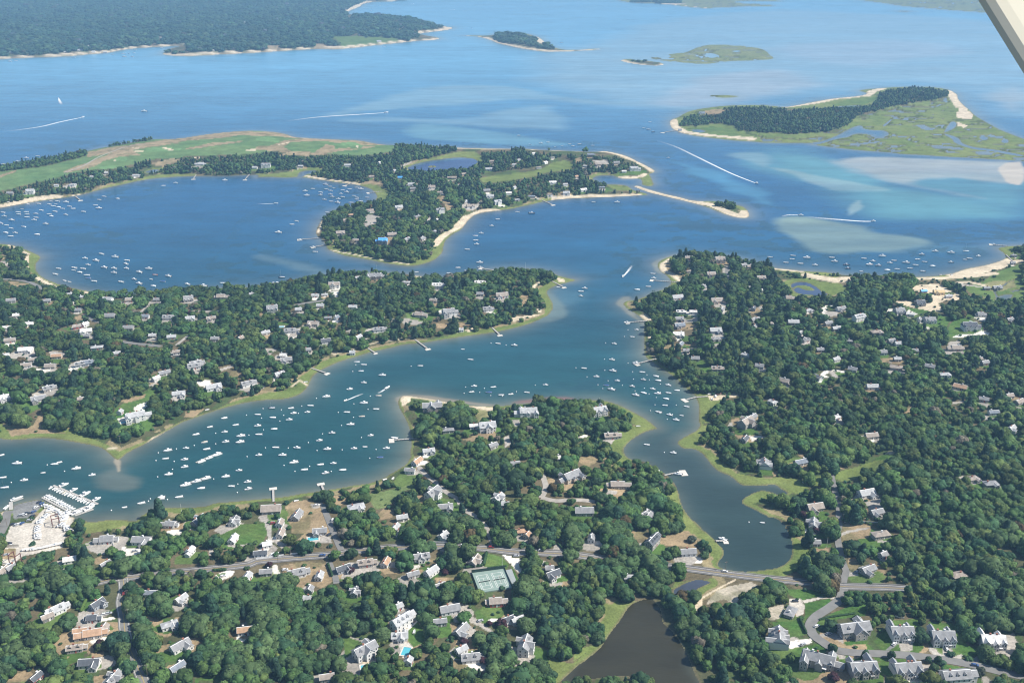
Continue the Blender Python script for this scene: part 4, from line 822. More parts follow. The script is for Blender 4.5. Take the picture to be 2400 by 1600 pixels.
# ================================================================== HOUSES
# per sheet: x y length bearing plan roof+wall
HOUSES = {
'A': ("lower left village", "985 235 17 8 i gw 1300 245 14 0 l gw 1565 95 13 0 i gw 1820 60 13 70 t bg 2150 70 11 85 t gw 2140 235 10 80 s ww 1745 340 11 80 i ww 640 425 9 20 s ww 965 470 8 60 s gg 1370 725 10 0 s bw 1660 775 9 60 l lw 2265 580 9 75 s lw 890 825 10 60 l db 845 950 11 5 i dw 505 880 13 45 d lw 430 940 8 45 s tg 850 1090 20 14 i og 735 1070 9 15 s og 950 1045 6 80 s tg 685 1225 10 10 d tg 820 1360 13 8 l dw 1035 1510 12 80 t gg 325 1500 8 70 s dr 1555 1015 11 30 p lw 1650 1205 13 50 l gw 1625 1405 10 50 s bw 2250 1065 10 10 s ow 20 525 9 70 s tg 95 500 7 60 s gg"),
'B': ("centre village", "40 360 10 8 s dw 100 280 7 20 s ww 220 90 8 90 s tw 225 185 10 90 s tw 585 165 11 10 l gg 370 540 13 20 d gw 580 565 8 85 s lw 90 530 9 10 s gg 800 495 11 30 l db 1005 445 11 10 d tg 1190 440 9 78 s ow 910 715 8 80 t gg 490 690 5 80 s gg 1300 848 7 40 s lw 1440 550 9 30 s gg 1610 525 11 50 s lw 1520 390 12 14 t gw 2010 425 11 68 t tg 1720 195 8 60 l lw 1335 1000 15 48 d lw 1320 1115 11 5 t lw 1400 1345 5 80 s lw 1000 1265 16 42 t gw 1780 870 14 15 s gw 1690 985 9 8 s gg 1885 1065 12 60 l gg 1885 1240 8 40 s lw 1970 1310 12 8 d gw 650 1495 9 10 s tg 2200 795 15 8 i tr 2310 965 9 30 s dw 1340 40 9 20 s lg 1280 125 8 70 s lg 1690 660 8 30 t gw 470 775 5 0 s lw"),
'C': ("lower pond houses", "1290 265 14 55 d dg 1620 348 12 8 s gw 730 218 7 80 s gw 75 158 8 10 p og 140 192 5 60 s ot 375 545 11 30 l dw 345 492 6 10 s gg 1075 580 7 0 s lw 120 1220 14 78 t gw 50 965 9 30 l lw 1250 28 10 60 l gw"),
'D': ("lower right estate", "420 95 13 75 t gg 445 262 6 0 s gg 1040 185 14 15 p tg 920 505 12 28 l gg 1750 560 11 15 p tg 210 900 11 60 p gg 100 1150 18 78 c gw 790 1070 21 8 t gg 1225 1100 18 0 c gw 1600 1145 18 0 c gw 2060 1175 19 0 c ww 465 1345 24 -26 e gg 870 1425 21 4 c gg 1275 1435 21 4 c gw 1720 1505 18 4 d gw 1060 375 6 30 s gg"),
'E': ("left wooded shore", "1245 485 22 28 e lw 440 222 11 38 d gg 350 312 14 28 l gg 60 302 14 28 l ww 1100 432 5 80 s lw 740 318 6 20 s tg 1640 262 13 20 l lw 1510 78 12 32 s gg 1430 128 8 55 s ww 1960 200 16 28 l lw 2270 172 13 32 d gw 1780 18 13 20 d gw"),
'F': ("central point", "1620 405 20 4 t gg 1765 602 11 10 p gg 2125 592 16 12 t lw 2000 572 8 10 s ww 2175 748 9 40 s gg 1585 795 11 18 l lw 1480 890 11 62 s ow 1415 975 9 -10 s gw 1625 1205 15 60 t gw 1740 1312 12 10 l gg 920 1312 14 18 p lw 375 1390 12 80 s gg 140 1332 16 8 s tg 2225 1222 11 58 t lw 2290 1282 6 0 s lb 220 95 11 40 l lw"),
'G': ("narrow creek banks", "150 455 21 4 e lw 790 442 21 18 c lw 910 655 13 4 d tg 545 1045 20 38 e gt 970 1105 20 0 i tg 665 1348 15 4 s gg 1230 1372 12 45 d gw 2150 545 16 48 t tg 2220 478 7 48 s gg 2140 685 9 58 s dg 2320 912 13 80 c gw 420 862 5 0 s ww 30 912 8 10 s gg"),
'H': ("right hand woods", "140 152 13 -35 s tg 462 122 10 -60 s gw 45 342 9 -40 p lw 625 488 9 28 p ww 960 208 12 4 s lw 300 892 12 18 s bg 950 658 12 8 s tg 905 1178 14 18 l lw 430 1312 14 14 l tg 1000 1355 11 18 l gg 1885 1048 10 18 p tg 2050 1092 12 4 p gg 1625 92 12 8 p lw 1770 208 13 -35 s ot 1985 322 9 -20 s gg 2075 442 10 8 s bw 2240 592 10 40 l lw 2310 342 11 30 s tg 2220 292 8 18 s tg 1180 28 13 -20 p tg 780 48 9 -30 s gg 1490 22 10 -30 s gg"),
'I': ("shore below the round bay", "640 572 9 18 p lw 760 598 9 38 p lg 430 638 9 18 s gg 100 638 11 18 s gg 990 622 13 -10 s lw 1200 632 13 8 s tg 1155 678 7 18 s tg 1440 628 8 0 s gg 1510 622 9 0 s tg 1730 622 15 18 c gg 2030 602 18 0 i tg 2320 582 8 0 s lw 145 772 7 10 s ww 265 848 10 10 l ww 60 882 9 10 s ww 1010 778 12 4 s gg 1335 782 9 0 s bw 1545 792 13 0 d gw 1745 798 11 18 l lw 1940 798 11 18 l tg 705 872 9 30 s tr 780 852 8 60 s ww 790 912 13 18 l ww 800 957 7 0 s gg 1180 887 12 0 s gg 1575 967 10 18 s lg 1400 957 8 10 s lg 1975 987 9 0 s gg 2210 977 7 60 s tg 90 997 12 18 s tg 235 1082 16 10 l ww 45 1132 8 10 s ww 890 1062 13 14 p lg 1070 1117 8 18 s lg 1620 1107 8 18 s tw 520 1142 11 10 s ot 300 1177 9 18 s tg 240 1227 11 18 s tw 460 1232 11 4 s tg 730 1217 10 28 d gb 800 1202 12 18 d bb 1795 1212 13 28 d gg 720 727 7 0 s gg 80 312 8 30 s tg 20 292 8 10 s tg"),
'J': ("middle peninsula", "150 722 16 14 c gw 390 717 8 8 s lg 590 682 9 0 s lg 720 512 15 4 t tw 630 582 8 10 p lw 545 592 9 0 s lw 1090 427 24 4 e gg 940 432 8 18 s lw 1380 472 11 -10 p lw 1670 517 15 0 d ww 2050 472 12 0 d ww 890 692 10 0 s lw 1630 632 9 -10 s tg 2060 577 9 0 s gg 2260 587 16 14 l tw 2125 707 11 10 d gw 1500 757 17 -10 i tg 1770 747 18 18 e gw 660 787 9 10 p gg 740 787 6 60 s bw 525 842 13 -10 l tg 310 907 13 10 d gw 85 927 10 30 s lg 640 997 11 18 s dw 940 962 9 60 s lw 1125 892 13 14 d gw 475 1082 7 18 s gg 280 1172 13 14 l gw 215 1302 11 40 l gw 1885 897 5 10 s lw 885 1107 6 4 s lw 250 1132 7 0 s ww"),
'K': ("hooked peninsula", "885 872 11 10 p ot 1045 837 11 18 l tw 1310 802 12 28 l lw 1485 882 11 38 p gg 1690 832 13 28 t gw 1660 912 6 80 s ww 1425 957 8 28 p lw 1645 1012 7 78 p lw 820 922 7 28 s tg 775 1032 12 18 l tg 1250 1047 12 8 s tg 1385 1092 11 58 t gg 1165 1105 14 0 e kb 920 1097 9 0 s tg 1530 1082 9 58 s gg 1970 782 12 18 l tw 2220 752 12 28 t lw 2150 692 12 8 l lw 1780 532 8 0 s tg 2140 452 12 0 l lw 2170 382 10 8 s tg 1130 392 7 78 s ww 840 412 11 4 d lw 410 417 9 0 s lg 90 417 20 4 c gw 1060 512 8 18 s tg 1270 467 6 58 s lw 1325 530 8 0 s kw 1425 587 11 8 l lw 1615 612 11 8 l tw 1820 532 9 0 s tg 1910 502 9 28 l tg 2120 642 11 14 s gg 2320 662 9 18 s ww 1860 592 7 58 p gg 1690 662 8 0 s tw 1440 627 9 8 s gg 1920 742 9 48 s lg"),
'L': ("sandy spit village", "60 362 9 58 p lw 20 407 7 10 s lw 305 387 10 58 s ww 245 432 9 18 p tw 370 342 9 38 p gg 200 312 7 28 s ww 680 417 9 -30 s lg 720 332 12 0 d bg 790 402 11 18 l tg 960 392 11 8 s gg 1120 452 18 4 e lw 1030 467 8 0 s ww 590 517 8 48 s og 375 567 12 8 l ww 490 587 8 18 s lw 655 637 11 28 l ww 825 617 10 8 p bg 500 662 11 4 l lw 345 677 9 18 p tw 180 692 11 8 p bg 45 722 9 18 p lg 20 612 7 58 s lw"),
'M': ("channel headland", "1625 247 11 0 s tg 1910 277 17 4 c tt 2130 312 9 28 s gg 2185 327 8 8 s tg 1625 362 9 18 p tg 1830 392 12 8 l tg 2290 427 12 8 l tt 1745 512 11 28 s gg 1520 607 15 14 s lw 1880 637 15 8 l tt 1545 737 10 0 d wb 1535 802 11 8 l gg 1540 862 13 18 l bg 1530 942 13 0 l ww 1550 1032 9 58 s bg 1870 907 14 4 l lb 1875 982 11 18 p gg 1600 1092 7 0 s gg 1685 1162 9 0 s gg 1930 717 7 58 s gw 2220 707 8 68 s db 2235 807 12 28 t gg 2230 872 6 58 s gw 2150 1127 10 -30 p lw 1880 1252 11 0 d tg 2275 1232 9 -20 s gb 1920 1347 9 28 p bg 2165 522 7 0 s lw 2280 547 6 0 s ww 1665 737 9 0 s ww"),
'N': ("right shore clearings", "190 617 13 0 i tg 370 727 11 28 p lw 670 717 12 18 l gw 830 802 14 28 d lw 1210 732 14 8 c gw 1310 757 9 -20 s ww 1400 657 13 4 c dg 1490 812 15 4 c gw 1390 807 7 58 s gw 1850 877 20 0 e dw 1950 767 12 0 i gw 2110 512 12 8 t gg 2010 517 8 0 s gg 2260 220 8 0 p gg 2250 290 6 0 s gg 1000 917 14 8 p tg 1135 1002 9 18 l gg 1195 1027 7 8 s lw 235 832 13 0 s lg 555 842 10 18 s gg 300 932 7 48 s gw 350 992 9 28 d gw 630 887 11 18 s lg 745 1002 8 -20 p gg 1730 1067 18 0 i tg 1345 1092 8 0 s gg 480 1082 8 0 s gg 625 1172 9 28 s lw 1945 1167 6 0 s tg 1995 1202 9 18 s gg 1190 1167 8 0 s lg 1060 1107 8 0 s gb 1430 552 8 10 s ky 1570 560 14 0 l yy 1660 597 9 8 s lw 2220 812 10 28 l gg"),
'W': ("golf course shore", "1245 505 10 8 d lw 665 585 11 8 p lw 515 592 7 18 s lw 275 655 15 14 c lw 975 480 6 18 s lg 90 665 10 8 s gg 1845 395 18 4 i lw 2340 430 9 4 s lw 840 515 5 8 s lw"),
'P': ("far wooded shore", "80 342 20 8 l lt 590 300 16 4 s lg 525 325 20 8 l lw 615 345 14 8 s ww 430 337 14 18 s lg 690 343 14 8 s lg 1245 330 18 4 l lw 1400 327 10 8 s ww 1045 245 20 8 l tw 905 255 16 8 s tg 1610 147 22 14 l lt 1555 215 12 8 s lw 555 162 14 8 s lw 1245 245 12 18 s lg 385 298 14 8 s tg 1130 243 8 8 s ww"),
'Q': ("far northern point", "455 177 18 18 l ot 350 142 12 18 s lt 300 270 16 8 d lw 198 175 10 8 s lw 430 178 10 8 s lg 45 72 20 8 l lw"),
'S': ("far marsh island", "238 740 16 8 l bw 95 848 8 8 s gw"),
}
CAMDIR2 = lambda x, y: Vector((-x, -y, 0)).normalized()
HPOS = []       # for keeping trees off: x, y, length, cos, sin

def gable_wall(mb, L, Wd, h, rise, cx=0, cy=0, rot=False, z0=-2.0):
    """walls of a gabled block, ridge along local x (rot: along y)"""
    t = (lambda x, y, z: (cx + x, cy + y, z)) if not rot else (lambda x, y, z: (cx - y, cy + x, z))
    a, b = L / 2, Wd / 2
    v = [t(-a, -b, z0), t(a, -b, z0), t(a, b, z0), t(-a, b, z0), t(-a, -b, h), t(a, -b, h), t(a, b, h), t(-a, b, h), t(-a, 0, h + rise), t(a, 0, h + rise)]
    mb.add(v, [(0, 1, 5, 4), (2, 3, 7, 6), (1, 2, 6, 9, 5), (3, 0, 4, 8, 7), (4, 5, 9, 8), (6, 7, 8, 9)])

def gable_roof(mb, L, Wd, h, rise, cx=0, cy=0, rot=False, ov=.45, th=.22):
    t = (lambda x, y, z: (cx + x, cy + y, z)) if not rot else (lambda x, y, z: (cx - y, cy + x, z))
    a = L / 2 + ov; k = rise / (Wd / 2); b = Wd / 2 + ov; lift = .06
    for s in (-1, 1):
        e0, e1 = h - ov * k + lift, h + rise + lift
        v = [t(-a, s * b, e0), t(a, s * b, e0), t(a, 0, e1), t(-a, 0, e1), t(-a, s * b, e0 + th), t(a, s * b, e0 + th), t(a, 0, e1 + th), t(-a, 0, e1 + th)]
        f = [(0, 1, 2, 3), (7, 6, 5, 4), (0, 4, 5, 1), (3, 2, 6, 7), (0, 3, 7, 4), (1, 5, 6, 2)]
        mb.add(v, f if s > 0 else [tuple(reversed(q)) for q in f])

def ridge_trim(mb, L, Wd, h, rise, cx=0, cy=0, rot=False, ov=.45, th=.22):
    t = (lambda x, y, z: (cx + x, cy + y, z)) if not rot else (lambda x, y, z: (cx - y, cy + x, z))
    a = L / 2 + ov + .03; k = rise / (Wd / 2); b = Wd / 2 + ov; w = .28
    z = h + rise + .06 + th
    mb.add([t(-a, -w, z - w * k + .05), t(a, -w, z - w * k + .05), t(a, 0, z + .06), t(-a, 0, z + .06), t(a, w, z - w * k + .05), t(-a, w, z - w * k + .05)], [(0, 1, 2, 3), (3, 2, 4, 5)])
    for e in (-1, 1):          # rake boards at both gable ends
        for s in (-1, 1):
            x0, x1 = e * (a - .03), e * (a + .05)
            z0 = h - ov * k - .02
            v = [t(x0, s * (b + .02), z0), t(x1, s * (b + .02), z0), t(x1, 0, z - .10), t(x0, 0, z - .10), t(x0, s * (b + .02), z0 + .42), t(x1, s * (b + .02), z0 + .42), t(x1, 0, z + .10), t(x0, 0, z + .10)]
            mb.add(v, [(0, 1, 2, 3), (7, 6, 5, 4), (0, 4, 5, 1), (3, 2, 6, 7), (0, 3, 7, 4), (1, 5, 6, 2)])

def hip_roof(mb, L, Wd, h, rise, ov=.5):
    a, b = L / 2 + ov, Wd / 2 + ov; r = max(.4, a - b); z = h + .02
    mb.add([(-a, -b, z), (a, -b, z), (a, b, z), (-a, b, z), (-r, 0, h + rise), (r, 0, h + rise), (-a, -b, z - .2), (a, -b, z - .2), (a, b, z - .2), (-a, b, z - .2)],
           [(0, 1, 5, 4), (2, 3, 4, 5), (1, 2, 5), (3, 0, 4), (6, 7, 1, 0), (7, 8, 2, 1), (8, 9, 3, 2), (9, 6, 0, 3), (9, 8, 7, 6)])

def house(u, v, L, rz, plan, rw, rnd, name, label, cat, group, lod):
    x, y, z = stand(u, v)
    # survey points sit on the roofs: bring the base towards the viewer line of sight
    zr = z + 4.0
    x, y = ground(u, v, zr); x, y = float(x), float(y); z = float(max(.2, height(x, y)))
    a = R(rz + rnd.uniform(-3, 3)); ca, sa = math.cos(a), math.sin(a)
    HPOS.append((x, y, L, ca, sa))
    root = thing(name, (x, y, z), a, label, cat, group)
    rm, wm = ROOF[rw[0]][1], WALL[rw[1]][1]
    two = L > 12.5 and plan in 'ctde'
    h = (5.4 if two else 3.0) + rnd.uniform(-.2, .3)
    Wd = min(9.5, max(5.0, L * rnd.uniform(.52, .62)))
    if plan in 'ce': Wd = 9.0
    if plan == 'i': Wd = min(Wd, 8.0)
    rise = Wd / 2 * (.40 if plan == 'p' else rnd.uniform(.62, .82))
    wings = []   # cx, cy, L, W, h, rise, rot
    Lm = L
    if plan == 'i': Lm = L * .58
    elif plan in 'ce': Lm = L * .98
    mir = rnd.choice((-1, 1)) if plan in 'cei' else 1
    if plan == 'l': wings = [(rnd.choice((-1, 1)) * L * .26, -Wd * .55, Wd * 1.0, L * .40, h - .25, L * .40 / 2 * .7, True)]
    elif plan == 't': wings = [(rnd.uniform(-.1, .1) * L, -Wd * .36, Wd * .95, L * .42, h + .15, L * .42 / 2 * .85, True), (L * .32, Wd * .45, Wd * .8, L * .30, h - .5, L * .15 * .7, True)]
    elif plan == 'i': wings = [(L * .42, -.6, L * .36, Wd * .74, h - .5, Wd * .37 * .65, False), (-L * .36, .35, L * .26, Wd * .66, h - .9, Wd * .33 * .6, False)]
    elif plan == 'd': wings = [(L * .5 + L * .13, .5, L * .30, Wd * .7, h - .6, Wd * .35 * .7, False)]
    elif plan == 'c': wings = [(-L * .36, 1.2, Wd * 1.55, L * .27, h + .2, L * .135 * .95, True), (L * .37, .4, Wd * 1.35, L * .25, h - .15, L * .125 * .9, True), (L * .03, -Wd * .42, Wd * .6, L * .24, h - .35, L * .12 * .85, True)]
    elif plan == 'e': wings = [(-L * .42, -Wd * .30, Wd * 1.35, L * .26, h - .2, L * .13 * .85, True), (L * .40, Wd * .22, Wd * 1.25, L * .24, h - .4, L * .12 * .8, True), (L * .66, .3, L * .34, Wd * .62, h - 1.7, Wd * .31 * .7, False), (0.04 * L, -Wd * .5, Wd * .45, L * .2, h - .6, L * .1 * .8, True)]
    wings = [(cx * mir, cy, l2 * rnd.uniform(.9, 1.1), w2, h2, r2, rot) for cx, cy, l2, w2, h2, r2, rot in wings]
    wl, rf, tr = MB(), MB(), MB()
    if plan == 'p':
        wl.box(-L / 2, L / 2, -Wd / 2, Wd / 2, -2, h); hip_roof(rf, L, Wd, h, rise)
        w2 = (L * .22, -Wd * .5, Wd * .8, L * .36, h - .1, L * .18 * .45, True)
        if rnd.random() < .6 and L > 8: wings = [w2]
    else:
        gable_wall(wl, Lm, Wd, h, rise); gable_roof(rf, Lm, Wd, h, rise); ridge_trim(tr, Lm, Wd, h, rise)
    for (cx, cy, l2, w2, h2, r2, rot) in wings:
        gable_wall(wl, l2, w2, h2, r2, cx, cy, rot); gable_roof(rf, l2, w2, h2, r2, cx, cy, rot, .4); ridge_trim(tr, l2, w2, h2, r2, cx, cy, rot, .4)
    wl.build("wall", wm, root)
    ro = rf.build("roof", rm, root)
    if tr.v and lod < 2: tr.build("roof_trim", M['trim'], ro)
    if lod < 2 or rnd.random() < .4:
        for k in range(2 if plan in 'ce' else 1):
            cx = rnd.uniform(-.3, .3) * Lm; ch = MB().box(cx - .55, cx + .55, -.2, .75, h, h + rise + 1.1).box(cx - .65, cx + .65, -.3, .85, h + rise + 1.1, h + rise + 1.25)
            ch.build("chimney", M['brick'] if rnd.random() < .55 else M['trim'], ro)
    # windows: a dark pane in a white frame, each one its own part
    def window(px, py, pz, nx, ny, w=.95, hh=1.35):
        tx, ty = -ny, nx
        def quad(off, w_, h_):
            return [(px + nx * off - tx * w_ / 2, py + ny * off - ty * w_ / 2, pz - h_ / 2), (px + nx * off + tx * w_ / 2, py + ny * off + ty * w_ / 2, pz - h_ / 2),
                    (px + nx * off + tx * w_ / 2, py + ny * off + ty * w_ / 2, pz + h_ / 2), (px + nx * off - tx * w_ / 2, py + ny * off - ty * w_ / 2, pz + h_ / 2)]
        q0, q1 = quad(-.02, w + .34, hh + .34), quad(.05, w + .34, hh + .34)
        f = MB().add(q0 + q1, [(4, 5, 6, 7), (0, 1, 5, 4), (1, 2, 6, 5), (2, 3, 7, 6), (3, 0, 4, 7)]).build("window", M['trim'], root)
        MB().add(quad(.055, w, hh) + quad(.065, w, hh), [(4, 5, 6, 7), (0, 1, 5, 4), (1, 2, 6, 5), (2, 3, 7, 6), (3, 0, 4, 7)]).build("pane", M['glass'], f)
    toc = CAMDIR2(x, y); lx = toc.x * ca + toc.y * sa; ly = -toc.x * sa + toc.y * ca     # direction to the viewer in house space
    blocked = lambda px, py: any((abs(px - cx) < ((w2 if rot else l2) / 2 + .6) and abs(py - cy) < ((l2 if rot else w2) / 2 + .15)) for (cx, cy, l2, w2, h2, r2, rot) in wings)
    if lod < 2:
        sy = -1 if ly < 0 else 1
        nwin = max(2, int(Lm / (2.9 if lod == 0 else 4.6)))
        for fl in range(2 if two else 1):
            for k in range(nwin):
                px = (k + .5) / nwin * Lm - Lm / 2; py = sy * Wd / 2
                if not blocked(px, py): window(px, py, 1.45 + fl * 2.6, 0, sy)
        if abs(lx) > .25 and lod == 0:
            sx = 1 if lx > 0 else -1
            for fl in range(2 if two else 1):
                for k in (-1, 1):
                    if not blocked(sx * Lm / 2, k * Wd * .24): window(sx * Lm / 2, k * Wd * .24, 1.45 + fl * 2.6, sx, 0)
            if rise > 1.8 and plan != 'p' and not blocked(sx * Lm / 2, 0): window(sx * Lm / 2, 0, h + rise * .35, sx, 0, .8, 1.0)
        for (cx, cy, l2, w2, h2, r2, rot) in wings[:3]:
            if rot and sy * (cy + sy * l2 / 2) > Wd / 2:
                for fl in range(2 if (two and h2 > 4.5) else 1):
                    for k in (-1, 1) if w2 > 3 else (0,): window(cx + k * w2 * .22, cy + sy * l2 / 2, 1.45 + fl * 2.6, 0, sy)
                if lod == 0: window(cx, cy + sy * l2 / 2, h2 + r2 * .3, 0, sy, .8, .9)
            elif not rot and lod == 0:
                window(cx, cy + sy * w2 / 2, 1.4, 0, sy)
        px = Lm * .08
        if not blocked(px, sy * Wd / 2 + sy * .1):
            y0, y1 = sorted((sy * (Wd / 2 - .03), sy * (Wd / 2 + .09)))
            d_ = MB().box(px - .5, px + .5, y0, y1, 0, 2.1).build("door", WALL['r'][1] if rnd.random() < .3 else M['trim'], root)
        if lod == 0 and plan in 'dcte' or (plan == 'd'):
            for k in ((-1, 1) if Lm < 13 else (-1, 0, 1)):   # dormers on the viewer side of the roof
                dx = k * Lm * .27; dw = 1.9; kk = rise / (Wd / 2)
                yb = sy * Wd * .36; zb = h + rise - abs(yb) * kk
                if blocked(dx, yb) : continue
                dm = MB(); ys = sorted((yb, sy * .05 * Wd))
                zt = zb + 1.25
                dm.box(dx - dw / 2, dx + dw / 2, ys[0], ys[1], zb - .8, zt)
                dd = dm.build("dormer", wm, root)
                e = sy * (abs(yb) + .3)
                q = MB(); yy = sorted((e, 0.0))
                q.add([(dx - dw / 2 - .25, yy[0], zt - .02), (dx, yy[0], zt + .75), (dx + dw / 2 + .25, yy[0], zt - .02), (dx - dw / 2 - .25, yy[1], zt - .02), (dx, yy[1], zt + .75), (dx + dw / 2 + .25, yy[1], zt - .02)],
                      [(0, 1, 2), (5, 4, 3), (0, 3, 4, 1), (1, 4, 5, 2), (0, 2, 5, 3)])
                q.build("dormer_roof", rm, dd)
                y0, y1 = sorted((yb + sy * .01, yb + sy * .07)); MB().box(dx - .5, dx + .5, y0, y1, zb + .15, zt - .1).build("dormer_window", M['glass'], dd)
        if lod == 0 and rnd.random() < .6 and plan in 'cedtl':
            s2 = -sy; y0, y1 = sorted((s2 * Wd / 2, s2 * (Wd / 2 + 3.2)))
            dk = MB().box(-Lm * .25, Lm * .2, y0, y1, .35, .55)
            for px in (-Lm * .25 + .1, Lm * .2 - .1): dk.box(px - .08, px + .08, s2 * (Wd / 2 + 3.1) - .08, s2 * (Wd / 2 + 3.1) + .08, -1.0, .35)
            dk.build("deck", M['wood'], root)
        if lod == 0 and plan in 'ce':
            y0, y1 = sorted((sy * (Wd / 2 + .02), sy * (Wd / 2 + 2.2))); x0, x1 = L * .16, L * .30
            pc = MB().box(x0, x1, y0, y1, 2.55, 2.8)
            for px in (x0 + .15, x1 - .15): pc.box(px - .1, px + .1, sy * (Wd / 2 + 2.0) - .1, sy * (Wd / 2 + 2.0) + .1, -1, 2.55)
            pc.build("porch", M['trim'], root)
    return root

rndh = random.Random(11)
PLANW = {'s': 'plain gabled', 'l': 'L-shaped', 't': 'cross-gabled', 'i': 'long low', 'd': 'dormered', 'c': 'many-gabled', 'e': 'large winged', 'p': 'hip-roofed'}
for tl, (area, data) in HOUSES.items():
    tk = data.split(); recs = []
    for i in range(0, len(tk), 6):
        u, v = TL[tl][0] + float(tk[i]) / TL[tl][2], TL[tl][1] + float(tk[i + 1]) / TL[tl][2]
        recs.append((u, v, float(tk[i + 2]), float(tk[i + 3]), tk[i + 4], tk[i + 5]))
    rows = rank_rows([(r_[0], r_[1]) for r_ in recs])
    for r_, rr in zip(recs, rows):
        u, v, L, rz, plan, rw = r_
        small = L <= 9
        nm = {'c': 'gabled_house', 'e': 'estate_house'}.get(plan, 'cottage' if small else 'house')
        if L <= 5.5: nm = 'shed'
        lod = 0 if v > 1000 else (1 if v > 520 else 2)
        w_ = nm.split('_')[-1]
        lab = f"{PLANW[plan]} {ROOF[rw[0]][0]}-roofed {WALL[rw[1]][0]} {w_}, {rr}, {area}".replace("hip-roofed grey-roofed", "hipped grey-roofed").replace("hip-roofed ", "hipped ")
        if len(lab.split()) > 16: lab = lab.replace(PLANW[plan] + " ", "").replace("hipped ", "")
        if len(lab.split()) > 16: lab = lab.replace(" row", "")
        house(u, v, L * (.80 if plan in 'ce' else .95) * (1.15 if tl in 'KLW' else 1), rz, plan, rw, rndh, nm, lab, w_, "houses of the " + area, lod)
HP = np.array(HPOS)
# yards: dry grass, mown lawn or gravel round each house
ry = random.Random(3)
for (hx, hy, L, ca, sa) in HPOS:
    if hy > 2600: continue
    u0, v0 = survey(hx, hy, 0.0); rad = L * .9 + 7
    s = window(np.array([[u0 - rad * 1.3 * ppm(v0), v0 - rad * ppm(v0)], [u0 + rad * 1.3 * ppm(v0), v0 + rad * ppm(v0)]]), 4)
    dx, dy = GX[s] - hx, GY[s] - hy; n1 = fbm(GX[s], GY[s], 9, 140)
    free = ~clear[s] & ~marshzone[s] & (SDF[s] > 12)
    for _ in range(2):
        ox, oy = ry.uniform(-.5, .5) * L, ry.uniform(-.9, .25) * L; rr = L * ry.uniform(.5, .9) + 2
        c_ = np.array(ZC[ry.choice(('dry', 'lawn', 'lawn', 'drive', 'meadow', 'drive', 'shellw'))]) * ry.uniform(.85, 1.1)
        if c_[0] > .5: rr *= .6
        k = free & (np.hypot((dx - ox) * 1.0, (dy - oy) * 1.15) < rr * (.6 + .8 * n1))
        C[s][k] = c_ * (.9 + .2 * n1[k][:, None])
        clear[s] |= k & (n1 > .42)
tag(sheet("ground", GX, GY, H, cellmax(SDF) > -14, C, M['terrain']), kind="structure")
# ================================================================== TREES
def ico(sub=0):
    t = (1 + 5 ** .5) / 2
    V = np.array([(-1, t, 0), (1, t, 0), (-1, -t, 0), (1, -t, 0), (0, -1, t), (0, 1, t), (0, -1, -t), (0, 1, -t), (t, 0, -1), (t, 0, 1), (-t, 0, -1), (-t, 0, 1)], float)
    F = [(0, 11, 5), (0, 5, 1), (0, 1, 7), (0, 7, 10), (0, 10, 11), (1, 5, 9), (5, 11, 4), (11, 10, 2), (10, 7, 6), (7, 1, 8), (3, 9, 4), (3, 4, 2), (3, 2, 6), (3, 6, 8), (3, 8, 9), (4, 9, 5), (2, 4, 11), (6, 2, 10), (8, 6, 7), (9, 8, 1)]
    V /= np.linalg.norm(V, axis=1)[:, None]
    for _ in range(sub):
        V = list(map(tuple, V)); cache = {}; G = []
        def mid(a, b):
            k = (min(a, b), max(a, b))
            if k not in cache:
                p = np.array(V[a]) + np.array(V[b]); cache[k] = len(V); V.append(tuple(p / np.linalg.norm(p)))
            return cache[k]
        for a, b, c in F:
            ab, bc, ca = mid(a, b), mid(b, c), mid(c, a)
            G += [(a, ab, ca), (b, bc, ab), (c, ca, bc), (ab, bc, ca)]
        F = G; V = np.array(V)
    return np.array(V), np.array(F)
ICO = {0: ico(0), 1: ico(1)}

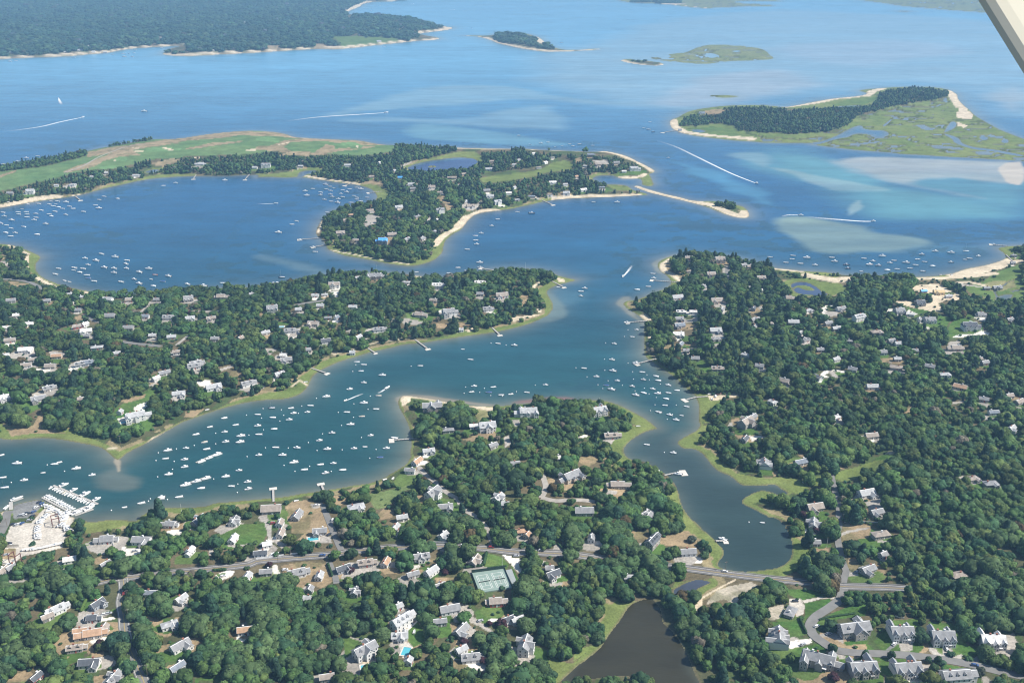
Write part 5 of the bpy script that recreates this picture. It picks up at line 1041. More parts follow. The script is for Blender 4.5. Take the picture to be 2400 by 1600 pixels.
def crown(rs, nlobe, sub, nleaf, pine=False, leafsize=.17):
    """unit crown: radius about 1, base at z 0, top about z 1.5; returns verts, tris, tone per vertex"""
    Vs, Fs, Ts, off = [], [], [], 0
    iv, jf = ICO[sub]
    lobes = []
    for k in range(nlobe):
        if pine:
            zz = .15 + 1.25 * k / max(1, nlobe - 1); rad = .66 * (1 - .50 * k / max(1, nlobe - 1)) + .06
            a = rs.uniform(0, 6.28); c = np.array([math.cos(a) * .22 * (1 - k / nlobe), math.sin(a) * .22 * (1 - k / nlobe), zz]); sc = np.array([rad, rad, .32])
        else:
            if k == 0: c = np.array([0, 0, .72]); rad = .70
            else:
                a = 2.4 * k + rs.uniform(-.5, .5); ring = rs.uniform(.38, .68)
                c = np.array([math.cos(a) * ring, math.sin(a) * ring, rs.uniform(.35, 1.12) - .35 * ring]); rad = rs.uniform(.32, .52)
            sc = np.array([rad, rad, rad * rs.uniform(.72, .95)])
        d = 1 + rs.uniform(-.33, .30, len(iv))
        V = iv * d[:, None] * sc + c
        V[:, 2] = np.maximum(V[:, 2], .02)
        lobes.append((c, sc))
        Vs.append(V); Fs.append(jf + off); off += len(V)
        Ts.append(rs.uniform(.76, 1.26) * rs.uniform(.72, 1.28, len(V)))
    for k in range(nleaf):       # loose leaf sprays that break the outline
        c, sc = lobes[rs.integers(len(lobes))]
        n = rs.normal(size=3); n[2] = abs(n[2]) * .9 - .15; n /= np.linalg.norm(n)
        p = c + n * sc * rs.uniform(.92, 1.18)
        t1 = np.cross(n, rs.normal(size=3)); t1 /= np.linalg.norm(t1) + 1e-9; t2 = np.cross(n, t1)
        s = leafsize * rs.uniform(.6, 1.3)
        tl = n * rs.uniform(-.4, .4)
        V = np.array([p + (t1 + tl) * s, p + (-.5 * t1 + .87 * t2) * s, p + (-.5 * t1 - .87 * t2 - tl) * s])
        V[:, 2] = np.maximum(V[:, 2], .02)
        Vs.append(V); Fs.append(np.array([[0, 1, 2]]) + off); off += 3
        Ts.append(np.full(3, rs.uniform(.62, 1.7)))
    return np.concatenate(Vs), np.concatenate(Fs), np.concatenate(Ts)

PR = {0: [crown(RNG, 15, 1, 620, False, .11) for _ in range(7)] + [crown(RNG, 9, 1, 260, True, .12) for _ in range(2)],
      1: [crown(RNG, 10, 0, 130, False, .2) for _ in range(8)] + [crown(RNG, 7, 0, 90, True, .2) for _ in range(2)],
      2: [crown(RNG, 4, 0, 14, False, .34) for _ in range(8)] + [crown(RNG, 4, 0, 12, True, .3)],
      3: [crown(RNG, 5, 0, 8, False, .3) for _ in range(8)]}
GREENS = np.array([(.036, .082, .040), (.046, .098, .038), (.056, .108, .040), (.030, .070, .042), (.062, .112, .042), (.040, .086, .048), (.074, .118, .046), (.052, .090, .036)])

# what the photograph keeps open to view: houses, roads, courts
def open_view(P):
    P = np.asarray(P, float); s = window(P, 3); clear_img[s] |= inside(P, UU[s], VV[s])
for (hx, hy, L, ca, sa) in HPOS:
    hz = float(max(.2, height(hx, hy))); u0, v0 = map(float, survey(hx, hy, hz + 3.0)); p_ = ppm(v0)
    w_ = (abs(ca) * L * .46 + abs(sa) * L * .30) * p_; 
    up_, dn_ = (2.2, 3.4) if v0 > 1000 else (2.5, 5.2) if v0 > 640 else (3.2, 6.0)
    open_view([(u0 - w_, v0 - up_ * p_), (u0 + w_, v0 - up_ * p_), (u0 + w_, v0 + dn_ * p_), (u0 - w_, v0 + dn_ * p_)])
for sv, w_ in (("A 870 660 1060 612 1290 600", 13), ("A 1920 520 2290 480 B 0 450 300 422 690 392", 17), ("B 1630 315 1740 318", 14), ("B 1860 320 2100 332 2352 362 C 120 368", 14), ("C 230 372 540 392", 14), ("C 1570 515 1900 555 2280 602 D 350 645", 14), ("D 610 672 800 686 1160 695", 14),
               ("A 1130 620 1140 720 1115 840 1135 960 1150 1110", 20), ("A 1240 1360 1290 1480 1330 1580", 22), ("D 690 690 670 790 560 880 440 960 385 1050 420 1130 500 1190 620 1262 800 1290 1000 1298 1300 1315 1600 1350 1900 1405 2100 1455 2352 1510", 21),
               ("D 710 600 715 540 690 480", 14), ("D 660 320 635 200 652 130", 14), ("H 650 1390 650 1310", 12), ("H 600 1080 575 1010 552 980", 12), ("F 1520 960 1640 1090 1750 1190 1850 1250", 7), ("F 1900 1340 2000 1400 2080 1470 2140 1560 B 2140 200 2185 310", 12),
               ("F 615 1300 650 1400 690 1500 B 740 250 785 350", 14), ("B 670 470 700 530 730 600 740 655", 12), ("I 0 447 150 456 280 480 400 540", 7), ("I 1110 1020 1250 1040 1480 1065", 8), ("I 1300 750 1400 655", 5), ("J 340 690 500 662 660 640", 7), ("M 1985 330 1978 420 1985 540", 6), ("G 270 1240 400 1268 500 1262", 10), ("K 1545 970 1615 885", 4), ("I 780 770 860 830 930 845", 5), ("I 1620 1055 1740 960", 5)):
    P = np.array(pts(sv)); d_ = np.gradient(P, axis=0); d_ /= np.linalg.norm(d_, axis=1)[:, None]; n_ = np.stack([-d_[:, 1], d_[:, 0]], 1) * w_ / 2
    for k in range(len(P) - 1): open_view([P[k] + n_[k], P[k + 1] + n_[k + 1], P[k + 1] - n_[k + 1], P[k] - n_[k]])
open_view(pts("T 150 600 1400 560 1800 700 1800 1300 1600 1420 560 1460 280 800"))

def scatter(y0, y1, s):
    """jittered ground points in a band of distances, over a bit more than the view"""
    ys = np.arange(y0, y1, s); half = .62 * (y1 * COST + CAM_H * SINT) + 60
    xs = np.arange(-half, half, s)
    X, Y = np.meshgrid(xs, ys)
    X = X + RNG.uniform(-.46, .46, X.shape) * s + (np.arange(len(ys)) % 2)[:, None] * s * .5; Y = Y + RNG.uniform(-.46, .46, Y.shape) * s
    X, Y = X.ravel(), Y.ravel()
    u, v = survey(X, Y, 0.0)
    k = (u > -240) & (u < 2640) & (v < 1790)
    return X[k], Y[k]

def keep_off(X, Y):
    """true where a house, a road or a clearing is in the way"""
    bad = near_at(clear, X, Y).astype(bool)
    for (hx, hy, L, ca, sa) in HPOS:
        k = np.nonzero((np.abs(X - hx) < L + 20) & (np.abs(Y - hy) < L + 26))[0]
        if not len(k): continue
        dx, dy = X[k] - hx, Y[k] - hy
        lx, ly = dx * ca + dy * sa, -dx * sa + dy * ca
        wid = max(5.0, L * .34)
        b = (np.abs(lx) < L * .56 + 3.2) & (np.abs(ly) < wid + 3.4)
        b |= (np.abs(dx) < L * .42) & (dy < 0) & (dy > -wid - 12.0)          # open front yards
        b |= (dx > 0) & (dx < L * .5 + 8) & (np.abs(dy) < L * .30)
        bad[k] |= b
    for P, w in ROADPTS:
        Pm = P[::2]
        k = np.nonzero((X > Pm[:, 0].min() - 12) & (X < Pm[:, 0].max() + 12) & (Y > Pm[:, 1].min() - 12) & (Y < Pm[:, 1].max() + 12))[0]
        if not len(k): continue
        d = np.sqrt(((X[k, None] - Pm[None, :, 0]) ** 2 + (Y[k, None] - Pm[None, :, 1]) ** 2).min(1))
        bad[k] |= d < w * .5 + 1.6
    return bad

def merged(name, X, Y, Z, Rr, Hh, col, protos, which, label=None):
    Vs, Fs, Cs, off = [], [], [], 0
    for p in range(len(protos)):
        k = np.nonzero(which == p)[0]
        if not len(k): continue
        V, F, T = protos[p]
        a = RNG.uniform(0, 6.283, len(k)); ca, sa = np.cos(a)[:, None], np.sin(a)[:, None]; el = RNG.uniform(.8, 1.22, len(k))[:, None]
        x = (V[None, :, 0] * el * ca - V[None, :, 1] * sa) * Rr[k, None] + X[k, None]
        y = (V[None, :, 0] * el * sa + V[None, :, 1] * ca) * Rr[k, None] + Y[k, None]
        z = V[None, :, 2] * Hh[k, None] + Z[k, None]
        Vs.append(np.stack([x, y, z], -1).reshape(-1, 3))
        Fs.append((F[None] + (np.arange(len(k)) * len(V))[:, None, None] + off).reshape(-1, 3)); off += len(k) * len(V)
        Cs.append((col[k][:, None, :] * T[None, :, None]).reshape(-1, 3))
    me = mesh_np(name, np.concatenate(Vs), np.concatenate(Fs), M['leaf'], np.concatenate(Cs))
    o = link(bpy.data.objects.new(name, me)); o["kind"] = "stuff"
    return o

def tree_sizes(n, X, Y, base):
    r = base * np.clip(np.exp(RNG.normal(-.04, .27, n)), .5, 1.75) * (0.66 + .72 * vnoise(X, Y, 55, 123))
    h = r * RNG.uniform(.72, 1.12, n) + .9
    c = GREENS[RNG.integers(0, len(GREENS), n)] * RNG.uniform(.8, 1.2, n)[:, None]
    tone = vnoise(X, Y, 90, 321)[:, None]
    c = c * (.78 + .4 * tone)
    c[:, 0] *= RNG.uniform(1.10, 1.50, n); c = c * np.array([.94, 1.10, .86]) * 1.08
    old = RNG.random(n) < .012
    c[old] = np.array((.17, .15, .11)) * RNG.uniform(.7, 1.1, old.sum())[:, None]
    red = RNG.random(n) < .008
    c[red] = np.array((.10, .075, .035)) * RNG.uniform(.7, 1.1, red.sum())[:, None]
    return r, h, c

NEAR = None
def plant(y0, y1, s, lod, base, edge, pinef, name):
    X, Y = scatter(y0, y1, s)
    sd = near_at(SDF, X, Y); fo = near_at(forest, X, Y).astype(bool)
    i_ = near_at(isl, X, Y).astype(bool)
    ws = near_at(WOODSHORE, X, Y).astype(bool)
    k = fo & ((sd > edge + 8 * (vnoise(X, Y, 40, 11) - .5)) | (i_ & (sd > 3)) | (ws & (sd > 3)))
    X, Y = X[k], Y[k]
    k = ~keep_off(X, Y)
    k &= ~(near_at(marshzone & ~isl, X, Y).astype(bool))
    X, Y = X[k], Y[k]
    # a few natural gaps
    k = (vnoise(X, Y, 34, 77) > .17) | (RNG.random(len(X)) < .5)
    X, Y = X[k], Y[k]
    Z = np.maximum(height(X, Y), .2)
    r, h, c = tree_sizes(len(X), X, Y, base)
    # the open ground seen in front of each wood stays open to the view
    for f_ in (.35, .85, 1.3):
        su, sv_ = survey(X, Y, Z + h * f_)
        ii = np.clip(np.rint(np.interp(sv_, GV, IDXV)).astype(int), 0, NV - 1); jj = np.clip(np.rint(np.interp(su, GU, IDXU)).astype(int), 0, NU - 1)
        k = ~clear_img[ii, jj] | (RNG.random(len(X)) < .06)
        X, Y, Z, r, h, c = X[k], Y[k], Z[k], r[k], h[k], c[k]
    np_ = len(PR[lod]); npine = {0: 2, 1: 2, 2: 1, 3: 0}[lod]
    which = RNG.integers(0, np_ - npine, len(X))
    if npine:
        pk = RNG.random(len(X)) < pinef * (.3 + 1.4 * vnoise(X, Y, 120, 55))
        which[pk] = np_ - 1 - RNG.integers(0, npine, pk.sum())
        c[pk] = np.array([(.026, .055, .034)]) * RNG.uniform(.85, 1.25, pk.sum())[:, None]
        h[pk] = h[pk] * 1.15; r[pk] *= .85
    return X, Y, Z, r, h, c, which

# nearest woods: 300 largest become trees of their own
X, Y, Z, r, h, c, which = plant(440, 900, 6.3, 0, 4.3, 12.5, .05, "")
u_, v_ = survey(X, Y, Z + h)
onscreen = (u_ > 5) & (u_ < 2395) & (v_ < 1575) & (v_ > 1200)
score = np.where(onscreen, r * ppm(v_), -1)
pick = np.argsort(-score)[:300]
rest = np.ones(len(X), bool); rest[pick] = False
print("near trees", len(X))
merged("near_woods", X[rest], Y[rest], Z[rest] + .5, r[rest], h[rest], c[rest], PR[0], which[rest])
NT = (X[pick], Y[pick], Z[pick], r[pick], h[pick], c[pick], which[pick])
for (a0, a1, s, lod, base, edge, pf, nm) in ((900, 1750, 6.8, 1, 4.5, 12, .12, "middle_woods"), (1750, 3300, 6.6, 2, 3.7, 12, .2, "neck_woods"), (3300, 8600, 17, 3, 11.5, 10, 0, "far_woods")):
    X, Y, Z, r, h, c, which = plant(a0, a1, s, lod, base, edge, pf, nm)
    if lod == 3: h = h * .7; c = c * np.array([.66, .78, 1.35])  # bluish air haze put into the colour of the farthest crowns
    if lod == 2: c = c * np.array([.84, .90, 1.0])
    print(nm, len(X))
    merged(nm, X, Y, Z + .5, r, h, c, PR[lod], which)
# low bushes along wood edges, marsh borders and yards
X, Y = scatter(440, 1750, 7.5)
sd = near_at(SDF, X, Y); fo = near_at(forest, X, Y).astype(bool)
k = fo & (sd > 11) & ~near_at(marshzone, X, Y).astype(bool)
X, Y = X[k], Y[k]
cl = near_at(clear, X, Y).astype(bool)
k = ((~cl) & (RNG.random(len(X)) < .55)) | (cl & (RNG.random(len(X)) < .075))
X, Y = X[k], Y[k]
keepm = np.ones(len(X), bool)
for (hx, hy, L, ca, sa) in HPOS:
    d = np.nonzero((np.abs(X - hx) < L) & (np.abs(Y - hy) < L))[0]
    dx, dy = X[d] - hx, Y[d] - hy; lx, ly = dx * ca + dy * sa, -dx * sa + dy * ca
    keepm[d] &= ~((np.abs(lx) < L * .62 + 1) & (np.abs(ly) < max(5, L * .34) + 1.2))
for P, w in ROADPTS:
    Pm = P[::2]
    d = np.nonzero((X > Pm[:, 0].min() - 8) & (X < Pm[:, 0].max() + 8) & (Y > Pm[:, 1].min() - 8) & (Y < Pm[:, 1].max() + 8))[0]
    if len(d): keepm[d] &= np.sqrt(((X[d, None] - Pm[None, :, 0]) ** 2 + (Y[d, None] - Pm[None, :, 1]) ** 2).min(1)) > w * .5 + 1.5
court_img = mask("T 250 650 1400 600 1780 700 1780 1250 1600 1380 540 1460")
keepm &= ~near_at(court_img, X, Y).astype(bool)
X, Y = X[keepm], Y[keepm]
Z = np.maximum(height(X, Y), .1)
n_ = len(X); r = RNG.uniform(1.0, 2.6, n_); h = r * RNG.uniform(.7, 1.0, n_)
c = GREENS[RNG.integers(0, len(GREENS), n_)] * RNG.uniform(.9, 1.5, n_)[:, None]
merged("undergrowth", X, Y, Z, r, h, c, PR[1][:8], RNG.integers(0, 8, n_))
print("bushes", n_)

# ------------------------------------------------------------------ single trees with trunk and crown
LEAFM = []
for k, g in enumerate(GREENS):
    m = bpy.data.materials.new("crown_leaves"); m.use_nodes = True
    m = M['leaf'].copy(); LEAFM.append(m)
def trunk_mesh(rs):
    mb = MB(); mb.tube((0, 0, -.6), (.05, .03, 2.6), .26, .17, 7)
    for k in range(4):
        a = k * 1.6 + rs.uniform(0, .6); mb.tube((.04, .03, 2.0 + .2 * k), (math.cos(a) * 1.7, math.sin(a) * 1.7, 4.2 + .3 * k), .11, .05, 5)
    return mb.mesh("trunk", M['bark'])
TRUNKS = [trunk_mesh(RNG) for _ in range(3)]
CROWNS = {}
def crown_mesh(p, g):
    if (p, g) not in CROWNS:
        V, F, T = PR[0][p]
        CROWNS[(p, g)] = mesh_np("crown", V, F, M['leaf'], (np.array(g)[None] * T[:, None]))
    return CROWNS[(p, g)]

def single_tree(name, x, y, z, r, h, p, g, rz, label, group=None, cat="tree"):
    t = thing(name, (x, y, z), rz, label, cat, group)
    tr = link(bpy.data.objects.new("trunk", TRUNKS[int(rz * 10) % 3])); tr.parent = t; tr.scale = (r / 4.5, r / 4.5, h / 6.5)
    cr = link(bpy.data.objects.new("crown", crown_mesh(p, g))); cr.parent = t; cr.location = (0, 0, .6); cr.scale = (r, r, h)
    return t
LMK = [("tennis courts", 1150, 1350), ("lower pond", 1520, 1480), ("boatyard", 110, 1250), ("village crossroads", 290, 1365), ("curved estate road", 1920, 1460), ("small upper pond", 1620, 1370), ("estate with the turquoise pool", 945, 1490), ("long orange-roofed house", 215, 1475),
       ("white hipped house by the road", 400, 1455), ("red-walled house", 1165, 1400), ("stepped white condominiums", 2110, 1480), ("bare sandy hollow", 1700, 1390), ("solar-roofed house", 120, 1425), ("house with the white deck", 1100, 1530), ("white house with glazed front", 1230, 1510), ("lane junction by the pond", 1980, 1370), ("brown house in the right woods", 2245, 1345), ("mown dry yard", 735, 1220), ("cream gravel driveway house", 330, 1265)]
cnt = {}
X, Y, Z, r, h, c, which = NT
uu, vv = survey(X, Y, Z + 4)
order = []
for i in range(len(X)):
    d = [math.hypot((uu[i] - a) / 1.0, (vv[i] - b) * 1.6) for _, a, b in LMK]; j = int(np.argmin(d)); a, b = LMK[j][1:]
    dx, dy = uu[i] - a, (vv[i] - b) * 1.6
    side = ("right of" if dx > 0 else "left of") if abs(dx) > abs(dy) else ("in front of" if dy > 0 else "behind")
    order.append((LMK[j][0], side, d[j], i))
order.sort()
SPREAD = ["", "second ", "third ", "fourth ", "fifth ", "sixth ", "seventh ", "eighth "]
for lm, side, d, i in order:
    q = cnt.get((lm, side), 0); cnt[(lm, side)] = q + 1
    g = int(np.argmin(np.abs(GREENS - c[i]).sum(1)))
    pine = which[i] >= len(PR[0]) - 2
    kind = "pine" if pine else "broadleaf tree"
    if q < 8: lab, grp = f"{SPREAD[q] or 'nearest '}{kind} out, standing {side} the {lm}" if q else f"nearest {kind} standing {side} the {lm}", f"trees {side} the {lm}"
    else: lab, grp = f"broadleaf tree deep in the wood {side} the {lm}" if not pine else f"dark pine deep in the wood {side} the {lm}", f"wood {side} the {lm}"
    single_tree("pine_tree" if pine else "broadleaf_tree", float(X[i]), float(Y[i]), float(Z[i]), float(r[i]), float(h[i]), int(which[i]), tuple(GREENS[g] * 1.02), float((i * 1.7) % 6.28), lab, grp)
# copper beeches, lone and tall trees that the photograph singles out
SPECIAL = [  # survey sheet point, radius, height, colour, words
 ("A 925 1215", 4, 6, 'c', "dark purple-leaved tree in front of the brown roofed dormered house"), ("B 122 482", 2.6, 4, 'c', "small purple-leaved tree by the main road, left end"), ("B 868 530", 3, 4, 'c', "purple-leaved tree behind the dark blue-grey cottage"),
 ("B 1945 345", 3.6, 5.5, 'c', "purple tree on the far side of the gabled tan house"), ("B 1700 465", 3.4, 5, 'c', "purple tree beside the tan gravel drive, left one"), ("B 1740 545", 2.8, 4, 'c', "purple tree right of the slate grey barn roof"), ("B 2250 1010", 4, 5.5, 'c', "large purple-leaved tree left of the dark roofed cottage"), ("B 2145 1020", 2.2, 3.2, 'c', "small purple bush beside the curving gravel drive"),
 ("B 1915 1185", 3, 4, 'c', "purple tree above the white decked house"), ("B 1560 1045", 2, 2.6, 'c', "small red shrub at the striped lawn's right edge"), ("B 2090 1360", 3, 4, 'c', "purple tree right of the white decked house"), ("D 440 165", 3, 4, 'c', "red-purple tree in front of the pondside grey house"), ("D 600 225", 3.4, 4.6, 'c', "purple tree beside the lane right of the pond"), ("D 330 20", 4, 4.6, 'c', "purple tree at the upper right pond shore"), ("D 600 1510", 3.6, 4.8, 'c', "red-brown tree below the estate road bend"),
 ("H 1270 845", 3.4, 4, 'c', "red-leaved tree at the end of the long marsh clearing"), ("I 2255 1310", 4, 5, 'c', "purple tree on the dry lawn above the harbour"), ("J 2125 600", 3, 4, 'c', "purple tree between two houses on the middle peninsula"), ("I 1745 755", 3, 4, 'c', "purple tree among the houses below the round bay"),
 ("C 1650 245", 3.6, 4.6, 'g', "lone grey-green tree on the dry grass by the pond"), ("A 2240 930", 3, 8, 'p', "silver blue spruce beside the pale driveway, lower left"), ("A 790 400", 5.5, 11, 'p', "tall dark conifer right of the boatyard"), ("A 740 150", 4.6, 9.5, 'p', "tall conifer at the boatyard's right edge"), ("D 780 320", 7.5, 9, 'd', "broad round oak beside the dry hayfield"), ("D 1215 400", 5.4, 12, 'l', "tall pale green tree behind the main road, right"), ("D 1640 555", 4.8, 6.5, 'y', "bright yellow-green tree left of the brown roofed house"), ("D 600 450", 8, 10, 'd', "huge round tree at the lane corner by the marsh"), ("F 1420 1260", 6, 9, 'd', "big dark tree on the mown field's right edge"), ("F 1560 1110", 4.5, 6, 'd', "dark round tree beside the white trailer roof"),
 ("B 1890 590", 3.6, 4.4, 'y', "yellow-green shrubby tree left of the tennis courts"), ("I 1905 920", 5, 6.5, 'y', "bright green tree on the shore below the round bay"), ("D 590 1250", 3.2, 6, 'd', "small street tree where the estate road bends"), ("D 890 1310", 3, 6.5, 'd', "street tree in front of the second condominium"), ("D 1130 1310", 2.7, 5.6, 'd', "street tree left of the third condominium drive"), ("D 1560 1350", 2.6, 5.2, 'd', "street tree opposite the brick-step condominium"), ("D 1470 1350", 2.2, 4.2, 'd', "smaller street tree left of the condominium street tree"), ("D 1950 1460", 3, 5.2, 'g', "grey-green street tree at the far right drive"), ("D 570 1040", 5, 6.5, 'd', "green tree left of the gambrel condominium"), ("D 1400 1130", 6, 7.5, 'd', "full green tree between the two middle condominiums"), ("D 740 820", 4, 4.6, 'd', "round tree on the island bed beside the estate road"), ("D 490 665", 8, 8, 'd', "wide dark tree over the main road by the estate entrance")]
SPC = {'c': (.055, .024, .03), 'g': (.07, .085, .06), 'p': (.028, .06, .042), 'd': (.034, .07, .034), 'l': (.075, .125, .055), 'y': (.085, .15, .04)}
for k, (sv, r, h, cc, lab) in enumerate(SPECIAL):
    (u, v), = pts(sv); x, y, z = stand(u, v + h * .45 * ppm(v))
    nm = {'c': 'copper_beech', 'p': 'conifer'}.get(cc, 'broadleaf_tree')
    single_tree(nm, x, y, z, r, h / 1.4, (len(PR[0]) - 1) if cc == 'p' else k % 7, SPC[cc], k * 1.3 % 6.28, lab)
# ================================================================== BOATS
def hull_rings(L, B, D, bow=.34, sheer=.25, z0=-.25):
    """stations from transom to bow; each ring: port gunwale, port chine, keel, starboard chine, starboard gunwale"""
    rings = []
    for t in (0, .3, .55, .75, .9, 1.0):
        w = B / 2 * (1.0 if t < .5 else max(.02, 1 - ((t - .5) / .5) ** 2.1)); x = -L / 2 + L * t
        zg = D + sheer * t * t; c = .82 if t < .9 else .5
        kz = z0 if t < .75 else z0 + (t - .75) / .25 * (D * .55)
        rings.append([(x, w, zg), (x - .0, w * c, z0 + .28 + (.25 * t)), (x, 0, kz), (x, -w * c, z0 + .28 + (.25 * t)), (x, -w, zg)])
    return rings

def build_hull(mb, L, B, D):
    r = hull_rings(L, B, D)
    vs = [p for q in r for p in q]; fs = []
    for k in range(len(r) - 1):
        for i in range(4):
            a, b = k * 5 + i, (k + 1) * 5 + i
            fs.append((a, a + 1, b + 1, b))
    fs.append((0, 4, 3, 2, 1))
    mb.add(vs, fs)
    # gunwale: a raised rim with thickness
    top = [(x, y, z) for q in r for (x, y, z) in (q[0],)]; n = len(top)
    for s in (1, -1):
        v, f = [], []
        for (x, y, z) in top:
            y = y * s; yi = y - s * min(.14, abs(y) * .8)
            v += [(x, y + s * .03, z - .05), (x, y + s * .03, z + .07), (x, yi, z + .07), (x, yi, z - .05)]
        for k in range(n - 1):
            for i in range(4):
                f.append((k * 4 + i, k * 4 + (i + 1) % 4, (k + 1) * 4 + (i + 1) % 4, (k + 1) * 4 + i) if s < 0 else ((k + 1) * 4 + i, (k + 1) * 4 + (i + 1) % 4, k * 4 + (i + 1) % 4, k * 4 + i))
        mb.add(v, f)
    return r

def deck_plate(L, B, D, z, t0=.02, t1=.97):
    ts = np.linspace(t0, t1, 8); up, lo = [], []
    for t in ts:
        w = (B / 2 - .1) * (1.0 if t < .5 else max(.03, 1 - ((t - .5) / .5) ** 2.1)); x = -L / 2 + L * t
        up.append((x, w)); lo.append((x, -w))
    return lo + up[::-1]

def outboard(mb, x, y):
    mb.loft([[(x - .55, y - .2, .55), (x - .1, y - .2, .55), (x - .1, y + .2, .55), (x - .55, y + .2, .55)], [(x - .62, y - .24, .9), (x - .05, y - .22, .9), (x - .05, y + .22, .9), (x - .62, y + .24, .9)], [(x - .5, y - .16, 1.25), (x - .12, y - .16, 1.22), (x - .12, y + .16, 1.22), (x - .5, y + .16, 1.25)]])
    mb.box(x - .42, x - .2, y - .09, y + .09, -.3, .55)

def cabin_block(mb, x0, x1, w0, w1, z0, z1, rake=.5):
    mb.add([(x0, -w0, z0), (x1, -w1, z0), (x1, w1, z0), (x0, w0, z0), (x0 + .1, -w0 * .85, z1), (x1 - rake, -w1 * .8, z1), (x1 - rake, w1 * .8, z1), (x0 + .1, w0 * .85, z1)],
           [(3, 2, 1, 0), (4, 5, 6, 7), (0, 1, 5, 4), (1, 2, 6, 5), (2, 3, 7, 6), (3, 0, 4, 7)])

def boat_console(hullm, topm, ttop=True):
    t = thing("motorboat", (0, 0, 0)); L, B, D = 7.2, 2.5, .95
    h = MB(); build_hull(h, L, B, D); h.build("hull", hullm, t)
    MB().prism(deck_plate(L, B, D, .45), .38, .5).build("deck", M['deck'], t)
    MB().prism([(.9, -.95), (2.2, -.7), (3.2, -.2), (3.2, .2), (2.2, .7), (.9, .95)], .5, .98).build("foredeck", M['gel'], t)
    c = MB(); cabin_block(c, -.5, .6, .45, .45, .5, 1.45, .25); cs = c.build("console", M['gel'], t)
    MB().add([(.35, -.42, 1.45), (.35, .42, 1.45), (.15, .38, 1.9), (.15, -.38, 1.9), (.30, -.42, 1.45), (.30, .42, 1.45), (.10, .38, 1.9), (.10, -.38, 1.9)], [(0, 1, 2, 3), (7, 6, 5, 4), (0, 3, 7, 4), (1, 5, 6, 2), (3, 2, 6, 7), (0, 4, 5, 1)]).build("windshield", M['glass'], cs)
    MB().box(-1.35, -.85, -.5, .5, .5, 1.1).build("helm_seat", M['gel'], t)
    if ttop:
        tt = MB().prism([(-1.3, -.85), (.6, -.8), (.75, 0), (.6, .8), (-1.3, .85)], 2.15, 2.25)
        for x in (-.9, .3):
            for y in (-.6, .6): tt.tube((x, y, .5), (x, y * .95, 2.16), .035, n=5)
        tt.build("hardtop", topm, t)
    o = MB(); outboard(o, -L / 2, 0); o.build("outboard", M['motor'], t)
    return t
def boat_cuddy(hullm):
    t = thing("cabin_boat", (0, 0, 0)); L, B, D = 8.2, 2.9, 1.1
    h = MB(); build_hull(h, L, B, D); h.build("hull", hullm, t)
    MB().prism(deck_plate(L, B, D, .5), .45, .6).build("deck", M['deck'], t)
    c = MB(); c.loft([[(-.6, -1.1, 1.05), (-.6, 1.1, 1.05), (-.5, .9, 1.75), (-.5, -.9, 1.75)], [(1.6, -.95, 1.15), (1.6, .95, 1.15), (1.3, .75, 1.7), (1.3, -.75, 1.7)], [(3.3, -.3, 1.25), (3.3, .3, 1.25), (3.1, .2, 1.4), (3.1, -.2, 1.4)]])
    cb = c.build("cabin", M['gel'], t)
    MB().add([(.95, -.8, 1.72), (.95, .8, 1.72), (.35, .72, 2.35), (.35, -.72, 2.35), (.88, -.8, 1.72), (.88, .8, 1.72), (.28, .72, 2.35), (.28, -.72, 2.35)], [(0, 1, 2, 3), (7, 6, 5, 4), (0, 3, 7, 4), (1, 5, 6, 2), (3, 2, 6, 7), (0, 4, 5, 1)]).build("windshield", M['glass'], cb)
    ht = MB().prism([(-1.5, -1.0), (.4, -.95), (.55, 0), (.4, .95), (-1.5, 1.0)], 2.4, 2.52)
    for y in (-.9, .9): ht.tube((-1.3, y, .6), (-1.3, y * .95, 2.42), .04, n=5)
    ht.build("hardtop", M['gel'], t)
    for y in (-.75, .05): MB().box(-2.0, -1.5, y, y + .6, .6, 1.15).build("seat", M['deck'], t)
    o = MB(); outboard(o, -L / 2, -.4); o.build("outboard", M['motor'], t)
    o = MB(); outboard(o, -L / 2, .4); o.build("outboard", M['motor'], t)
    return t
def boat_skiff(hullm, deckm):
    t = thing("skiff", (0, 0, 0)); L, B, D = 5.2, 2.0, .65
    h = MB(); build_hull(h, L, B, D); h.build("hull", hullm, t)
    MB().prism(deck_plate(L, B, D, .3), .12, .22).build("deck", deckm, t)
    for x in (-1.2, .1, 1.2): MB().box(x - .18, x + .18, -.8 if x < 1 else -.62, .8 if x < 1 else .62, .42, .5).build("thwart", M['gel'], t)
    o = MB(); outboard(o, -L / 2, 0); o.build("outboard", M['motor'], t)
    return t
def boat_covered(hullm, cm):
    t = thing("covered_boat", (0, 0, 0)); L, B, D = 7.0, 2.5, .95
    h = MB(); build_hull(h, L, B, D); h.build("hull", hullm, t)
    c = MB(); ts = [0.0, .25, .45, .7, .95]; rg = []
    for t_ in ts:
        w = (B / 2 + .03) * (1.0 if t_ < .5 else max(.05, 1 - ((t_ - .5) / .5) ** 2.1)); x = -L / 2 + L * t_; zg = D + .25 * t_ * t_ + .04
        hgt = {0.0: .15, .25: .55, .45: .8, .7: .4, .95: .08}[t_]
        rg.append([(x, -w, zg), (x, -w * .5, zg + hgt * .8), (x, 0, zg + hgt), (x, w * .5, zg + hgt * .8), (x, w, zg)])
    c.loft(rg); c.build("cover", cm, t)
    o = MB(); outboard(o, -L / 2, 0); o.build("outboard", M['motor'], t)
    return t
